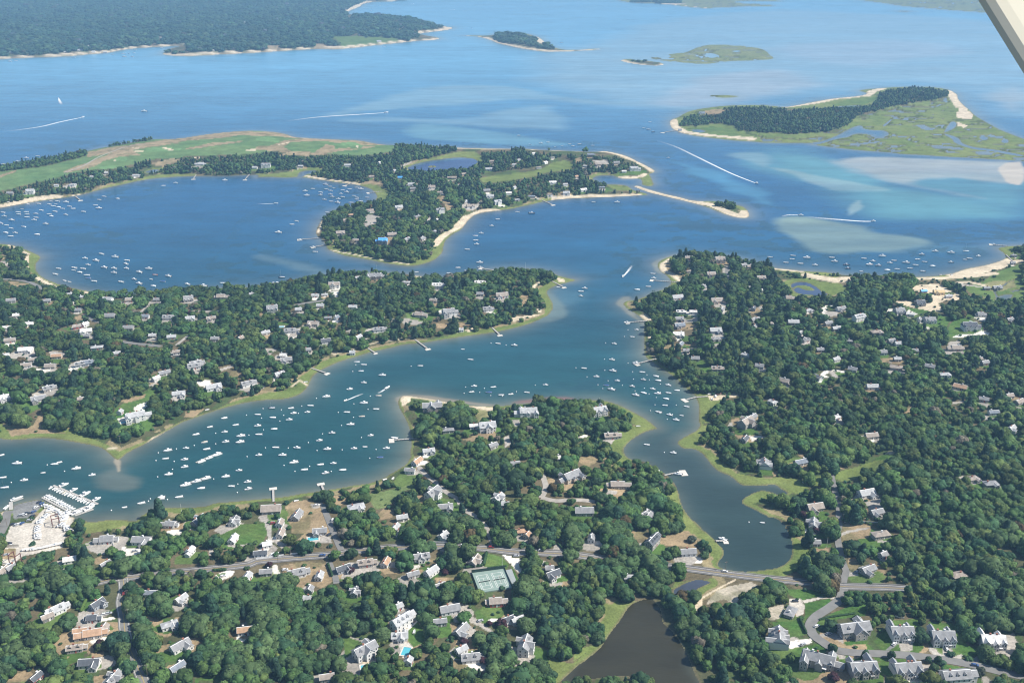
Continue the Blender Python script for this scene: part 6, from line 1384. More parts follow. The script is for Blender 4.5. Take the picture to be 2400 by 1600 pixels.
def boat_sail(hullm):
    t = thing("sailboat", (0, 0, 0)); L, B, D = 7.6, 2.4, .9
    h = MB(); build_hull(h, L, B, D); h.build("hull", hullm, t)
    MB().prism(deck_plate(L, B, D, .7), .68, .82).build("deck", M['gel'], t)
    c = MB(); cabin_block(c, -.6, 1.9, .8, .5, .82, 1.25, .4); c.build("cabin", M['gel'], t)
    ms = MB().tube((.5, 0, .8), (.5, 0, 10.0), .08, .05, 7); ms.tube((.5, -.9, 6.5), (.5, .9, 6.5), .03, n=5); ms.build("mast", M['metal'], t)
    bm = MB().tube((.45, 0, 1.85), (-2.8, 0, 1.75), .06, n=6); b_ = bm.build("boom", M['metal'], t)
    MB().tube((.3, 0, 2.0), (-2.6, 0, 1.92), .2, .12, 7).build("furled_sail", M['canvas_blue'], b_)
    MB().tube((.5, 0, 9.8), (L / 2 - .1, 0, 1.15), .02, n=4).build("forestay", M['metal'], t)
    return t

BOATP = {'m': boat_console(M['gel'], M['gel']), 'o': boat_console(M['gel'], M['canvas'], False), 'd': boat_console(M['gel_dark'], M['gel']), 'g': boat_console(M['gel_grey'], M['gel']), 'c': boat_cuddy(M['gel']), 'k': boat_cuddy(M['gel_dark']),
         's': boat_skiff(M['gel'], M['deck']), 'r': boat_console(M['gel_red'], M['gel'], False), 't': boat_covered(M['gel'], M['canvas']), 'n': boat_covered(M['gel'], M['canvas_blue']), 'w': boat_covered(M['gel'], M['gel']), 'y': boat_sail(M['gel']), 'z': boat_sail(M['gel_dark'])}
BOATW = {'m': "white motorboat with hardtop", 'o': "open white motorboat", 'd': "navy motorboat", 'g': "grey motorboat", 'c': "white cabin boat", 'k': "navy cabin boat", 's': "small white skiff", 'r': "red motorboat", 't': "tan covered boat", 'n': "blue covered boat", 'w': "white covered boat", 'y': "white sailboat", 'z': "navy sailboat"}
used = set()
def put_boat(k, x, y, z, rz, sc, label, group):
    b = BOATP[k]
    if k in used: b = copy_tree(b)
    used.add(k)
    b.location = (x, y, z); b.rotation_euler = (0, 0, rz); b.scale = (sc, sc, sc)
    for a_, r_ in (("long harbour moorings, left half", "harbour moorings, left half"), ("long harbour moorings, right half", "harbour moorings, right half"), (" row,", ","), (" with hardtop", ""), ("tied beside the", "at the"), ("drawn up on land", "ashore"), ("floats", "")):
        if len(label.split()) > 16: label = label.replace(a_, r_)
    if len(label.split()) > 16: label = label.replace(' the ', ' ')
    if len(label.split()) > 16: print('LONG', label)
    tag(b, label, "boat", group)
    return b
# per mooring field: words, bearing of the bow, survey points with a letter for the kind
FIELDS = [
 ("long harbour moorings, left half", 203, 'E', "155,925c 500,930o 545,912s 700,972c 845,1030m 220,1078m 395,1008s 25,1053o 40,1145y 15,845s 1540,805c 1520,880o 1695,888m 1695,955m 1548,1025c 1708,783m 1898,792o 1877,728t 1800,657o 1928,588o 2058,508w 2165,570o 2063,635m 2213,672c 2073,725m 2205,728c 2195,988m 2072,1045c 2275,1093m 2125,1132o 1847,1152w 2280,1158g 1470,1250c 1645,1232o 1298,1288o 1143,1325s 1483,1232m"),
 ("long harbour moorings, right half", 192, 'F', "990,18o 963,75y 1160,115c 1510,28o 990,183m 860,242m 1125,303t 645,312c 990,370c 1103,425o 835,453o 972,493t 868,567c 500,393o 472,453m 320,416o 345,463m 305,523m 153,503w 142,415z 165,608w 15,475o 15,578m 25,658o 697,645g 582,713m 1053,667m 900,787m 1000,770s 1198,785m 1140,868n 655,793c 375,780m 180,777o 25,847m 242,848c 347,915c 590,935w 710,923m 443,982w 637,1012g 795,984w 2003,215m 2180,223o 1980,267o 2137,271n 2252,296o 2340,288o"),
 ("creek mouth moorings", 166, 'G', "660,50o 925,75c 775,128m 967,165m 1140,5c 308,203m 135,271o 865,207n 912,245c 1197,86o 1322,123w 1207,155g 1342,163w 1435,205m 1103,216g 1292,240m 1515,253w 1208,276w 1337,283c 1437,276o 1135,297c 1415,330w 1405,390o 1347,452o 1447,478m 1603,401o 1507,525m 1557,482s 1238,751o 1482,827m 2300,1465s"),
 ("channel off the headland", 170, 'M', "20,1055c 940,1040m 918,1187m 1145,912m 1105,977o 1150,545w 1253,517o 1295,398o 667,532m 633,560o 632,602g 425,520s"),
 ("channel off the middle peninsula", 182, 'J', "925,1207y 1970,1185o 1900,1090s 2222,1038o 2055,297c 1855,343o 1937,370o 1772,393o 1475,382s 235,430z 543,197o 1940,175o 2027,128m 2018,92o 2015,50y 2068,27m 205,20c"),
 ("near side of the round bay", 172, 'I', "930,215o 1055,245c 780,257m 880,278c 1165,275o 1155,306m 1160,349m 808,316m 680,343o 675,365s 762,352o 730,384w 537,351o 505,401o 955,341c 1045,349m 1045,389m 1365,353c 1278,383c 1425,408r 1545,420c 797,411o 810,438n 863,466o 1110,472o 1230,448g 1387,447s 1275,488c 1295,523o 1408,510w 1495,468n 1720,493m 1865,511c 2047,484o 592,460s 636,471s"),
 ("far left of the round bay", 180, 'W', "955,709o 910,738o 1080,728w 877,790o 908,817c 765,848o 603,875m 605,760c 637,800o 670,820o 527,752o 468,750s 453,780o 490,797o 537,806w 572,820o 512,778s 503,846o 377,834o 355,775o 328,866m 450,870o 470,888w 330,902o 312,924m 240,850o 247,872o 246,898o 165,851o 170,871o 25,855o 37,889m 105,925c 58,972o 100,1000o 215,985y 418,960c 50,1040w 138,1042m 97,1073o 340,1058w 5,955m 1500,610o 1613,585m 2065,560c 200,820s 255,780s"),
 ("far right of the round bay", 178, 'K', "450,658c 465,700c 520,638o 592,670o 590,692m 638,600c 680,617o 645,642o 683,655o 683,690m 700,711m 628,737m 690,754o 757,732m 748,765c 780,684m 797,650o 833,668c 795,712o 860,640o 925,627o 962,640c 900,702o 927,718o 925,735o 960,752y 1020,718o 1028,745s 872,765o 715,632s 372,933o 330,965o 205,1040c 2165,978m 2220,918o"),
 ("bay beside the sand spit", 178, 'L', "965,762c 748,760o 178,862k 48,850o 1435,355m 1267,25o 1210,80o 1253,93c 1295,115d 60,148o 265,220c 330,210o 620,226o 530,228o 560,245o 395,253s 460,245s 165,230s 740,240y"),
 ("right beach moorings", 172, 'R', "230,1252o 220,1283o 165,1315o 20,1265o 355,1272c 298,1325o 432,1338m 587,1270o 610,1305c 717,1335d 730,1368d 882,1278o 962,1302m 930,1335c 1013,1342g 1048,1256c 1118,1318m 1157,1297o 1268,1316c 1093,1384w 1187,1375o 857,1395s 1303,1368o 1355,1338o 1373,1285o 1412,1240m 1438,1308o 1420,1394o 1510,1346w 1535,1212c 1680,1225c 1818,1210y 1850,1277o 1810,1287s 1930,1255m 1678,1312g"),
 ("far shore cove", 180, 'P', "810,355c 815,374c 868,374m 880,350m 845,352o 890,330m 1060,318c 740,360s 485,378o 65,405c 105,402o 945,732c"),
 ("waters by the round isle", 180, 'Q', "1500,283o 910,187y 340,310o 225,92o 250,72y 310,40o"),
 ("golf shore moorings", 180, 'W', "240,355c 345,337o 30,410o 160,385o"),
]
rb = random.Random(5); buoys = []
for words, brg, tl, data in FIELDS:
    rec = []
    for tok in data.split():
        a, b = tok.split(','); k = b[-1]; rec.append((TL[tl][0] + float(a) / TL[tl][2], TL[tl][1] + float(b[:-1]) / TL[tl][2], k))
    rows = rank_rows([(r_[0], r_[1]) for r_ in rec], 6)
    for (u, v, k), rr in zip(rec, rows):
        x, y = ground(u, v, .5); x, y = float(x), float(y)
        a = R(brg + rb.gauss(0, 9)); big = 1.12 if k in 'ck' else 1.0
        if tl == 'P' or tl == 'Q': big *= 1.5
        put_boat(k, x, y, 0.0, a, big * (.88 if v > 690 else 1.12) * rb.uniform(.92, 1.08), f"{BOATW[k]}, {rr}, {words}", "boats of the " + words)
        if v > 690 and rb.random() < .8: buoys.append((x + math.cos(a) * rb.uniform(8, 11), y + math.sin(a) * rb.uniform(8, 11), words, BOATW[k], rr))
for bx, by, words, bw, rr in buoys:
    t = thing("mooring_buoy", (bx, by, 0), 0, f"white mooring buoy off the bow of {bw}, {rr}, {words}", "buoy", "mooring buoys")
    if len(t["label"].split()) > 16: t["label"] = f"white buoy before the boat {rr}, {words}"
    mb = MB(); n = 8
    rg = [[(r_ * math.cos(2 * math.pi * i / n), r_ * math.sin(2 * math.pi * i / n), z_) for i in range(n)] for r_, z_ in ((.12, -.1), (.5, .1), (.58, .4), (.42, .75), (.1, .9))]
    mb.loft(rg).build("float", M['gel'], t); mb2 = MB().tube((0, 0, .88), (0, 0, 1.3), .06, n=5); mb2.build("ring_post", M['metal'], t)

# rafts of boats tied in line along floating docks
def floating_dock(u0, v0, u1, v1, w, label, name="floating_dock"):
    x0, y0 = map(float, ground(u0, v0)); x1, y1 = map(float, ground(u1, v1)); L = math.hypot(x1 - x0, y1 - y0)
    t = thing(name, (x0, y0, 0), math.atan2(y1 - y0, x1 - x0), label, "dock")
    mb = MB()
    n = max(1, int(L / 5))
    for k in range(n): mb.box(k * L / n, (k + 1) * L / n - .12, -w / 2, w / 2, .3, .5)
    mb.build("deck", M['wood'], t); fl = MB()
    for k in range(n): fl.box(k * L / n + .2, (k + 1) * L / n - .3, -w / 2 + .15, w / 2 - .15, -.2, .3)
    fl.build("float", M['pole'], t)
    return x0, y0, x1, y1, L, t
def along(line, n, kinds, off, words, ang, sc=1.0, jitter=.5):
    x0, y0, x1, y1, L = line[:5]; a = math.atan2(y1 - y0, x1 - x0); side = "left side" if off > 0 else "right side"
    for k in range(n):
        q = (k + .5) / n * L; x = x0 + math.cos(a) * q - math.sin(a) * off; y = y0 + math.sin(a) * q + math.cos(a) * off
        kk = kinds[k % len(kinds)]; od = ORD[min(k + 1, 20)]
        put_boat(kk, x + rb.uniform(-.4, .4), y + rb.uniform(-.4, .4), 0, a + ang + rb.uniform(-.08, .08), sc * rb.uniform(.82, 1.12), f"{BOATW[kk]}, {od} from the far end, {words}", "boats at the " + words)
for (a_, b_, c_, d_, wd) in ((1800, 918, 2012, 825, "upper raft"), (1655, 1130, 1928, 1040, "lower raft")):
    u0, v0 = pts(f"E {a_} {b_}")[0]; u1, v1 = pts(f"E {c_} {d_}")[0]
    ln = floating_dock(u0, v0, u1, v1, 1.6, f"floating dock of the {wd} of boats in the harbour")
    along(ln, 3, "cmc", -2.4, f"{wd} of the harbour floats", math.pi, 1.1)
(u0, v0), (u1, v1) = pts("E 490 1128 900 1300")
ln = floating_dock(u0, v0, u1, v1, 2.2, "long outer marina dock lined with white boats")
along(ln, 17, "mocmmtocmwmcom", -3.5, "outer marina dock, inner side", -math.pi / 2 + .25, .70); along(ln, 4, "cmc", 4.8, "outer marina dock, outer side", math.pi / 2 - .2, 1.05)
(u0, v0), (u1, v1) = pts("E 385 1238 640 1372")
ln = floating_dock(u0, v0, u1, v1, 1.8, "inner marina float along the boatyard wharf")
along(ln, 12, "cmymcomymcmm", 4.0, "inner marina float", math.pi / 2 - .2, .70)
(u0, v0), (u1, v1) = pts("E 660 1372 800 1318"); floating_dock(u0, v0, u1, v1, 2.4, "straight marina pier leading to the outer dock")
(u0, v0), (u1, v1) = pts("E 690 1405 860 1345"); ln = floating_dock(u0, v0, u1, v1, 2.2, "second marina pier nearest the yard beach"); along(ln, 3, "cmc", 3.2, "second marina pier", 0.1, 1.05)
(u0, v0), (u1, v1) = pts("E 100 1278 102 1352"); floating_dock(u0, v0, u1, v1, 3.0, "short quay arm at the landing, left of the boatyard")
(u0, v0), (u1, v1) = pts("E 120 1275 215 1243"); ln = floating_dock(u0, v0, u1, v1, 2.0, "small float with two boats beside the landing"); along(ln, 2, "mo", 2.8, "landing float", 0, 1.0)
(u, v), = pts("E 62 1330"); x, y = ground(u, v); put_boat('o', float(x), float(y), 0, 1.4, .95, "open white motorboat beside the short quay arm", "boats at the landing")
# boats stored on land in the yard: on keel blocks
def yard_row(sv, n, kinds, words, ang):
    P = np.array(pts(sv)); W_ = np.array([ground(a, b, 1.0) for a, b in P]); seg = np.hypot(*np.diff(W_, axis=0).T); cum = np.concatenate([[0], np.cumsum(seg)])
    for k in range(n):
        q = (k + .5) / n * cum[-1]; x, y = np.interp(q, cum, W_[:, 0]), np.interp(q, cum, W_[:, 1]); z = float(height(x, y)); kk = kinds[k % len(kinds)]
        b = put_boat(kk, float(x) + rb.uniform(-.5, .5), float(y) + rb.uniform(-.4, .4), z + .95, ang + rb.uniform(-.12, .12), rb.uniform(.68, .88), f"{BOATW[kk]} on blocks, {ORD[k + 1]} from the far end, {words}", "boats stored in the yard")
        st = MB()
        for dx in (-1.6, 1.2):
            st.box(dx - .2, dx + .2, -.9, .9, -1.0, -.25)
        st.build("cradle", M['pole'], b)
yard_row("E 470 1330 440 1400 400 1440 A 400 60 370 110 350 160 345 215 365 265", 20, "cmwtmcomwcmtm", "left yard row", .15)
yard_row("A 630 -10 610 40 580 90 570 130 620 140 650 190", 14, "cmwcmwtm", "right yard row", .35)
yard_row("A 235 372 320 368 400 352 480 325 570 305", 11, "womwsow", "front yard row", .45)
yard_row("E 400 1310 470 1330 540 1375 590 1420", 8, "mcowm", "wharf row", .5)

# ------------------------------------------------------------------ moving boats and their wakes
m, nt, n, l, b = nodes_of("wake_foam")
ge = n.new("ShaderNodeNewGeometry"); nz = n.new("ShaderNodeTexNoise"); nz.inputs["Scale"].default_value = .5; nz.inputs["Detail"].default_value = 6; nz.inputs["Roughness"].default_value = .75
l.new(ge.outputs["Position"], nz.inputs["Vector"])
at = n.new("ShaderNodeAttribute"); at.attribute_name = "Col"
ma = n.new("ShaderNodeMath"); ma.operation = 'ADD'; l.new(nz.outputs["Fac"], ma.inputs[0]); l.new(at.outputs["Fac"], ma.inputs[1])
mr = n.new("ShaderNodeMapRange"); mr.inputs["From Min"].default_value = .70; mr.inputs["From Max"].default_value = 1.25; l.new(ma.outputs[0], mr.inputs["Value"])
l.new(mr.outputs[0], b.inputs["Alpha"]); b.inputs["Base Color"].default_value = (.82, .84, .85, 1); b.inputs["Roughness"].default_value = .8
M['foam'] = m
WAKES = [("M 1020 425 1060 380 1110 315", 2.6, 6, 'm', "the narrow channel between the headlands"), ("L 2250 590 2000 490 1700 345 1500 250 1300 185", 4.5, 11, 'm', "the wide channel right of the sand spit"), ("R 305 882 240 876 180 878 120 892", 3, 6, 'c', "the edge of the big pale sandbar, left"), ("R 970 936 850 935 650 920 500 908 330 892", 6, 12, 'm', "the edge of the big pale sandbar, right"),
         ("K 185 773 100 775 0 777", 2, 4, 'o', "the middle of the round bay"), ("F 1210 230 1170 252 1110 290", 2, 4.5, 'o', "the right half of the long harbour"), ("F 825 348 900 315 1000 275", 2, 4, 's', "the long harbour beside the cabin boats"),
         ("Q 352 740 200 750 0 762 -150 775 -330 800", 8, 16, 'c', "the open bay above the golf course"), ("P 545 770 400 800 250 835 0 868", 6, 15, 'm', "the open bay, far left"), ("P 385 648 395 670 405 690", 7, 13, 'm', "the open bay, highest on the left"), ("Q 530 25 490 26", 6, 10, 'o', "the far cove by the wooded point"), ("Q 798 66 740 60", 6, 9, 'o', "the far water above the round isle")]
for sv, w0, w1, k, words in WAKES:
    P = road_line(sv); P[:, :] = [ground(*q) for q in [survey(px, py, 0) for px, py in P]]
    nP = len(P); d = np.gradient(P, axis=0); d /= np.linalg.norm(d, axis=1)[:, None] + 1e-9; nr = np.stack([-d[:, 1], d[:, 0]], 1)
    V, Cc = [], []
    for i in range(nP):
        t = i / (nP - 1); w = w0 * .35 + (w1 - w0 * .35) * t ** .6
        for s_ in (-.5, -.32, 0, .32, .5):
            V.append((*(P[i] + nr[i] * w * s_), .06)); e = 1 - abs(s_) * 2
            Cc.append([(.75 * (1 - t) ** .7 + .12) * (.25 + .75 * min(1, e * 2)) if t < .97 else 0] * 3)
    F = [(i * 5 + j + 1, i * 5 + j, i * 5 + j + 5, i * 5 + j + 6) for i in range(nP - 1) for j in range(4)]
    o = link(bpy.data.objects.new("wake_foam", mesh_np("wake_foam", np.array(V), np.array(F), M['foam'], np.array(Cc)))); o["kind"] = "stuff"
    a = math.atan2(P[0, 1] - P[3, 1], P[0, 0] - P[3, 0])
    put_boat(k, float(P[0, 0]), float(P[0, 1]), .12, a, 1.0 if P[0, 1] < 1800 else 1.35, f"{BOATW[k]} under way with a white wake in {words}", "boats under way")

# ================================================================== PIERS
PIERS = [("F 1490 692 1270 708", "long pier with a white float left of the central point", 5), ("F 162 1275 157 1160", "narrow straight pier in front of the dry lawn, left one", 4), ("F 628 1185 600 1118", "short pier with a square float below the dry lawn", 4), ("J 505 1262 640 1308", "pier with a float off the marshy bend", 4), ("J 1012 1072 1092 1122", "short pier below the boathouse", 3), ("J 1448 992 1572 1082", "long slanting pier in the middle of the harbour shore", 4), ("J 2155 878 2235 955", "slanting pier nearest the peninsula tip", 4), ("J 632 66 408 82", "upper pier on the left of the hooked peninsula", 5), ("J 668 128 530 150", "lower pier with a boat, left of the hooked peninsula", 5), ("J 187 545 170 488", "pier with two boats into the round bay", 4), ("J 2205 368 2080 348", "thin pier with a cabin boat by the peninsula head", 5), ("J 1885 445 1860 412", "short pier with a cross float in the inner channel", 4),
 ("M 1545 477 1300 458", "long pier off the headland beach", 5), ("M 1245 830 1075 842", "pier with boats on the headland's marsh corner", 5), ("M 1345 1172 1160 1220", "angled pier with a white boat below the headland", 5), ("M 320 442 400 482 470 518", "footbridge and pier off the peninsula tip", 4), ("G 1800 308 1690 315 1605 336", "town pier beside the sandy landing", 5), ("G 1400 1032 1490 1012 1545 1008", "pier with white float on the narrow creek", 6), ("W 2305 488 2252 552", "right one of the piers on the golf shore", 5), ("W 1808 498 1778 545", "middle pier on the golf shore", 5), ("W 695 708 735 740", "left brown pier on the golf shore", 5),
 ("K 905 575 820 606", "pier by the mooring field in the round bay's right corner", 5), ("K 1210 655 1040 673", "long thin pier across the round bay marsh", 5), ("L 275 740 370 782", "white pier off the sandy spit village", 5), ("L 1510 100 1390 120", "pier on the left end of the big marsh island", 6), ("R 2200 1160 2065 1148", "pier off the point at the right edge", 5), ("N 2190 225 2245 282", "wooden walkway between the two houses at the right edge", 0), ("C 1872 262 1940 262", "short landing stage with a boat on the pond", 4)]
for sv, lab, fl in PIERS:
    P = [tuple(map(float, ground(u, v, .9))) for u, v in pts(sv)]
    x0, y0 = P[0]; t = thing("pier", (x0, y0, 0), 0, lab, "pier"); dk, n_ = MB(), 0
    tot = 0
    for (ax, ay), (bx, by) in zip(P[:-1], P[1:]):
        L = math.hypot(bx - ax, by - ay); ux, uy = (bx - ax) / L, (by - ay) / L; nx, ny = -uy * .9, ux * .9
        nb = max(2, int(L / 3))
        for k in range(nb):
            p, q = k * L / nb, (k + 1) * L / nb - .1
            c4 = [(ax + ux * p + nx, ay + uy * p + ny), (ax + ux * p - nx, ay + uy * p - ny), (ax + ux * q - nx, ay + uy * q - ny), (ax + ux * q + nx, ay + uy * q + ny)]
            dk.add([(c[0] - x0, c[1] - y0, z) for z in (.95, 1.12) for c in c4], [(3, 2, 1, 0), (4, 5, 6, 7), (0, 1, 5, 4), (1, 2, 6, 5), (2, 3, 7, 6), (3, 0, 4, 7)])
            for s_ in (-1, 1):
                if n_ < 90:
                    MB().tube((0, 0, -2.2), (0, 0, 1.7), .13, n=6).build("pile", M['pole'], t, (ax + ux * p + nx * s_ * 1.08 - x0, ay + uy * p + ny * s_ * 1.08 - y0, 0)); n_ += 1
    dk.build("deck", M['wood'], t)
    if fl:
        ex, ey = P[-1]; a = math.atan2(P[-1][1] - P[-2][1], P[-1][0] - P[-2][0])
        MB().box(0, fl, -fl * .8, fl * .8, -.1, .45).build("float", M['stone'], t, (ex - x0, ey - y0, 0), a)
for k, (sv, kk, a, w) in enumerate((("F 1272 690", 'o', 2.9, "pier left of the central point"), ("J 405 88", 'm', 2.8, "upper pier of the hooked peninsula"), ("J 524 156", 'c', 3.0, "lower pier of the hooked peninsula"), ("J 540 197", 's', 3.1, "lower pier of the hooked peninsula, moored apart"), ("J 160 488", 'c', 2.2, "pier into the round bay, left side"), ("J 192 484", 'm', 1.2, "pier into the round bay, right side"), ("J 2058 343", 'c', 3.0, "thin pier by the peninsula head"), ("J 1858 408", 'o', 3.1, "cross float in the inner channel"),
    ("M 1302 440", 'm', 2.9, "long pier off the headland beach"), ("M 1056 850", 'c', 3.1, "pier on the headland's marsh corner"), ("M 1140 1225", 'm', 2.9, "angled pier below the headland"), ("G 1522 1022", 'c', 3.0, "pier with white float on the narrow creek"), ("G 1345 1002", 'm', 2.0, "trees at the narrow creek's left bank"), ("C 1935 248", 'm', 2.6, "short landing stage on the pond"), ("K 655 855", 'o', 3.1, "tip of the hooked peninsula in the round bay"), ("R 2070 1150", 'm', 3.1, "pier at the right edge"), ("L 1395 122", 'o', 3.1, "pier of the big marsh island"))):
    (u, v), = pts(sv); x, y = ground(u, v, .4); put_boat(kk, float(x), float(y), 0, a, 1.0, f"{BOATW[kk]} tied beside the {w}", "boats tied to piers")

# ================================================================== CARS
def make_car(kind, mat):
    t = thing("parked_car" if kind != 'v' else "parked_van", (0, 0, 0)); L, Wd = (4.6, 1.85) if kind != 'v' else (5.6, 2.0)
    bd = MB()
    prof = [(-L / 2, .45), (-L / 2, .95), (-L / 2 + .15, 1.02), (L / 2 - 1.1, .98), (L / 2 - .1, .82), (L / 2, .45)]
    n = len(prof)
    bd.add([(x, -Wd / 2, z) for x, z in prof] + [(x, Wd / 2, z) for x, z in prof], [tuple(range(n)), tuple(range(2 * n - 1, n - 1, -1))] + [(i, n + i, n + (i + 1) % n, (i + 1) % n) for i in range(n)])
    bd.build("body", mat, t)
    x0, x1, zt = (-L / 2 + .25, L / 2 - 1.15, 1.62 if kind == 'c' else 2.1)
    g = MB(); g.loft([[(x0, -.86, 1.0), (x1, -.86, 1.0), (x1, .86, 1.0), (x0, .86, 1.0)], [(x0 + .35, -.70, zt - .1), (x1 - .75, -.70, zt - .1), (x1 - .75, .70, zt - .1), (x0 + .35, .70, zt - .1)]]); g.build("windows", M['glass'], t)
    MB().loft([[(x0 + .30, -.72, zt - .11), (x1 - .7, -.72, zt - .11), (x1 - .7, .72, zt - .11), (x0 + .30, .72, zt - .11)], [(x0 + .5, -.6, zt), (x1 - .95, -.6, zt), (x1 - .95, .6, zt), (x0 + .5, .6, zt)]]).build("roof", mat, t)
    for x in (-L / 2 + .85, L / 2 - .85):
        for y in (-Wd / 2 + .1, Wd / 2 - .1): MB().tube((0, -.12, 0), (0, .12, 0), .34, n=10).build("wheel", M['motor'], t, (x, y, .34))
    return t
CARP = {}
CARS = [("A 125 115", 'dark', 20, "at the corner of the gravel boatyard lot"), ("A 85 290", 'dark', 10, "alone at the left edge of the gravel lot"), ("A 1140 748", 'red', 100, "on the village road below the crossroads"), ("A 2182 108", 'dark', 60, "on the driveway of the garage house"), ("A 85 484", 'white', 20, "behind the boatyard sheds"), ("A 965 940", 'white', 20, "on the white driveway beside the village road"), ("A 1000 932", 'silver', 20, "second on the white driveway beside the village road"),
 ("E 250 1385", 'dark', 10, "in the asphalt wharf lot, left of the row"), ("E 360 1285", 'dark', 60, "at the wharf edge, farthest of the row"), ("E 385 1296", 'blue', 60, "at the wharf edge, second of the row"), ("E 412 1308", 'dark', 60, "at the wharf edge, third of the row"), ("E 310 1372", 'blue', 60, "in the lot beside the first yard boats"), ("E 302 1410", 'dark', 60, "in the lot in front of the yard boats"), ("E 272 1448", 'silver', 30, "by the hedge of the boatyard lot"),
 ("A 150 118", 'silver', 70, "second from the corner of the gravel boatyard lot"), ("A 176 112", 'white', 70, "third from the corner of the gravel boatyard lot"), ("A 204 106", 'blue', 70, "fourth from the corner of the gravel boatyard lot"), ("A 110 310", 'white', 10, "right of the dark car at the gravel lot's lower edge"), ("E 222 1398", 'white', 10, "leftmost in the asphalt wharf lot"), ("E 196 1405", 'silver', 10, "beside the road in the asphalt wharf lot"), ("E 330 1330", 'white', 60, "in the middle of the wharf lot"), ("A 60 395", 'silver', 20, "beside the pale boatyard wall"),
 ("A 1180 520", 'silver', 60, "on the drive above the village crossroads"), ("A 1215 560", 'white', 20, "at the foot of the drive above the village crossroads"), ("A 1240 360", 'silver', 15, "on the cream drive of the winged grey house"), ("A 2050 590", 'white', 20, "on the pale forecourt below the main road"), ("B 60 300", 'silver', 40, "on the courtyard below the twin garages"), ("B 1700 380", 'dark', 80, "on the gravel beside the cross-gabled house"), ("B 2060 1000", 'silver', 30, "on the gravel lane right of the courtyard houses"), ("F 560 1310", 'white', 10, "on the dark drive at the top of the dry yard"), ("D 250 820", 'dark', 0, "on the round gravel apron by the garage"), ("D 560 1120", 'silver', 20, "on the drive of the upper condominium"), ("D 1640 1260", 'white', 85, "on the drive of the fourth condominium"), ("D 1900 1410", 'blue', -12, "driving on the estate road, right"),
 ("B 612 401", 'blue', 12, "driving on the main road, left of centre"), ("B 268 532", 'white', 15, "on the dry lawn below the main road"), ("B 152 390", 'white', 60, "left of two by the white fence"), ("B 188 385", 'white', 60, "right of two by the white fence"), ("B 608 205", 'white', 70, "beside the grey house above the main road"), ("B 672 208", 'dark', 60, "on the yard corner beside the side street"), ("B 1902 311", 'white', 2, "driving on the main road near the purple tree"), ("B 2160 327", 'red', 0, "driving on the main road at the lane mouth"), ("B 1862 965", 'white', 20, "on the gravel drive of the courtyard houses"), ("B 155 106", 'red', 20, "beside the twin garages by the lawn"), ("B 1532 962", 'dark', 0, "on the round drive of the pool estate"),
 ("C 268 355", 'white', 5, "driving on the main road, right of centre"), ("C 1955 550", 'white', -10, "driving on the pond causeway"), ("C 95 456", 'white', 10, "in the white parking bay by the tall hedge"), ("C 40 405", 'silver', 5, "at the far side of the white parking bay"), ("D 697 1146", 'white', 10, "at the left end of the upper condominium"), ("D 447 1050", 'white', 30, "at the bend of the estate road"), ("D 322 1217", 'silver', 30, "on the wide white driveway"), ("D 1160 1212", 'white', 40, "on the dark curved driveway"), ("D 1842 1525", 'white', 80, "beside the lowest condominium"), ("D 1780 648", 'silver', 60, "beside the brown roofed house in the woods"), ("D 1836 628", 'blue', 60, "in the shade right of the brown roofed house"), ("D 820 552", 'silver', 10, "on the lane driveway of the grey house")]
for sv, cl, rz, words in CARS:
    (u, v), = pts(sv); x, y, z = stand(u, v)
    b = CARP.get(cl)
    if b is None: b = CARP[cl] = make_car('c', CARC[cl])
    else: b = copy_tree(b)
    on = min(np.min(np.hypot(P[:, 0] - x, P[:, 1] - y)) for P, w in ROADPTS) < 4
    b.location = (x, y, z + (.24 if on else .03)); b.rotation_euler = (0, 0, R(rz)); tag(b, f"{cl} car {words}", "car", "cars of the village")
for sv, rz, words in (("B 706 78", 85, "white van on the side street by the dry yard"), ("D 545 152", -15, "white van body standing in for a trailered boat behind the pondside grey house")):  # second entry: van body standing in for a boat on a trailer
    (u, v), = pts(sv); x, y, z = stand(u, v)
    b = CARP.get('v')
    if b is None: b = CARP['v'] = make_car('v', CARC['white'])
    else: b = copy_tree(b)
    b.location = (x, y, z + .05); b.rotation_euler = (0, 0, R(rz)); tag(b, words, "van", "white vans")

# ================================================================== POLES
def pole(sv, h, kind, lab):
    (u, v), = pts(sv); x, y, z = stand(u, v)
    t = thing("utility_pole" if kind == 'u' else "flagpole", (x, y, z), .3, lab, "pole")
    MB().tube((0, 0, -.5), (0, 0, h), .16 if kind == 'u' else .11, .12 if kind == 'u' else .06, 8).build("post", M['pole'] if kind == 'u' else M['white'], t)
    if kind == 'u':
        MB().box(-1.2, 1.2, -.07, .07, h - .9, h - .74).build("crossarm", M['pole'], t)
        for xx in (-1, -.4, .4, 1): MB().tube((xx, 0, h - .74), (xx, 0, h - .5), .06, n=6).build("insulator", M['white'], t)
    else:
        n = 8; MB().loft([[(r_ * math.cos(2 * math.pi * i / n), r_ * math.sin(2 * math.pi * i / n), h + z_) for i in range(n)] for r_, z_ in ((.05, 0), (.16, .12), (.05, .26))]).build("finial", M['yellow_line'], t)
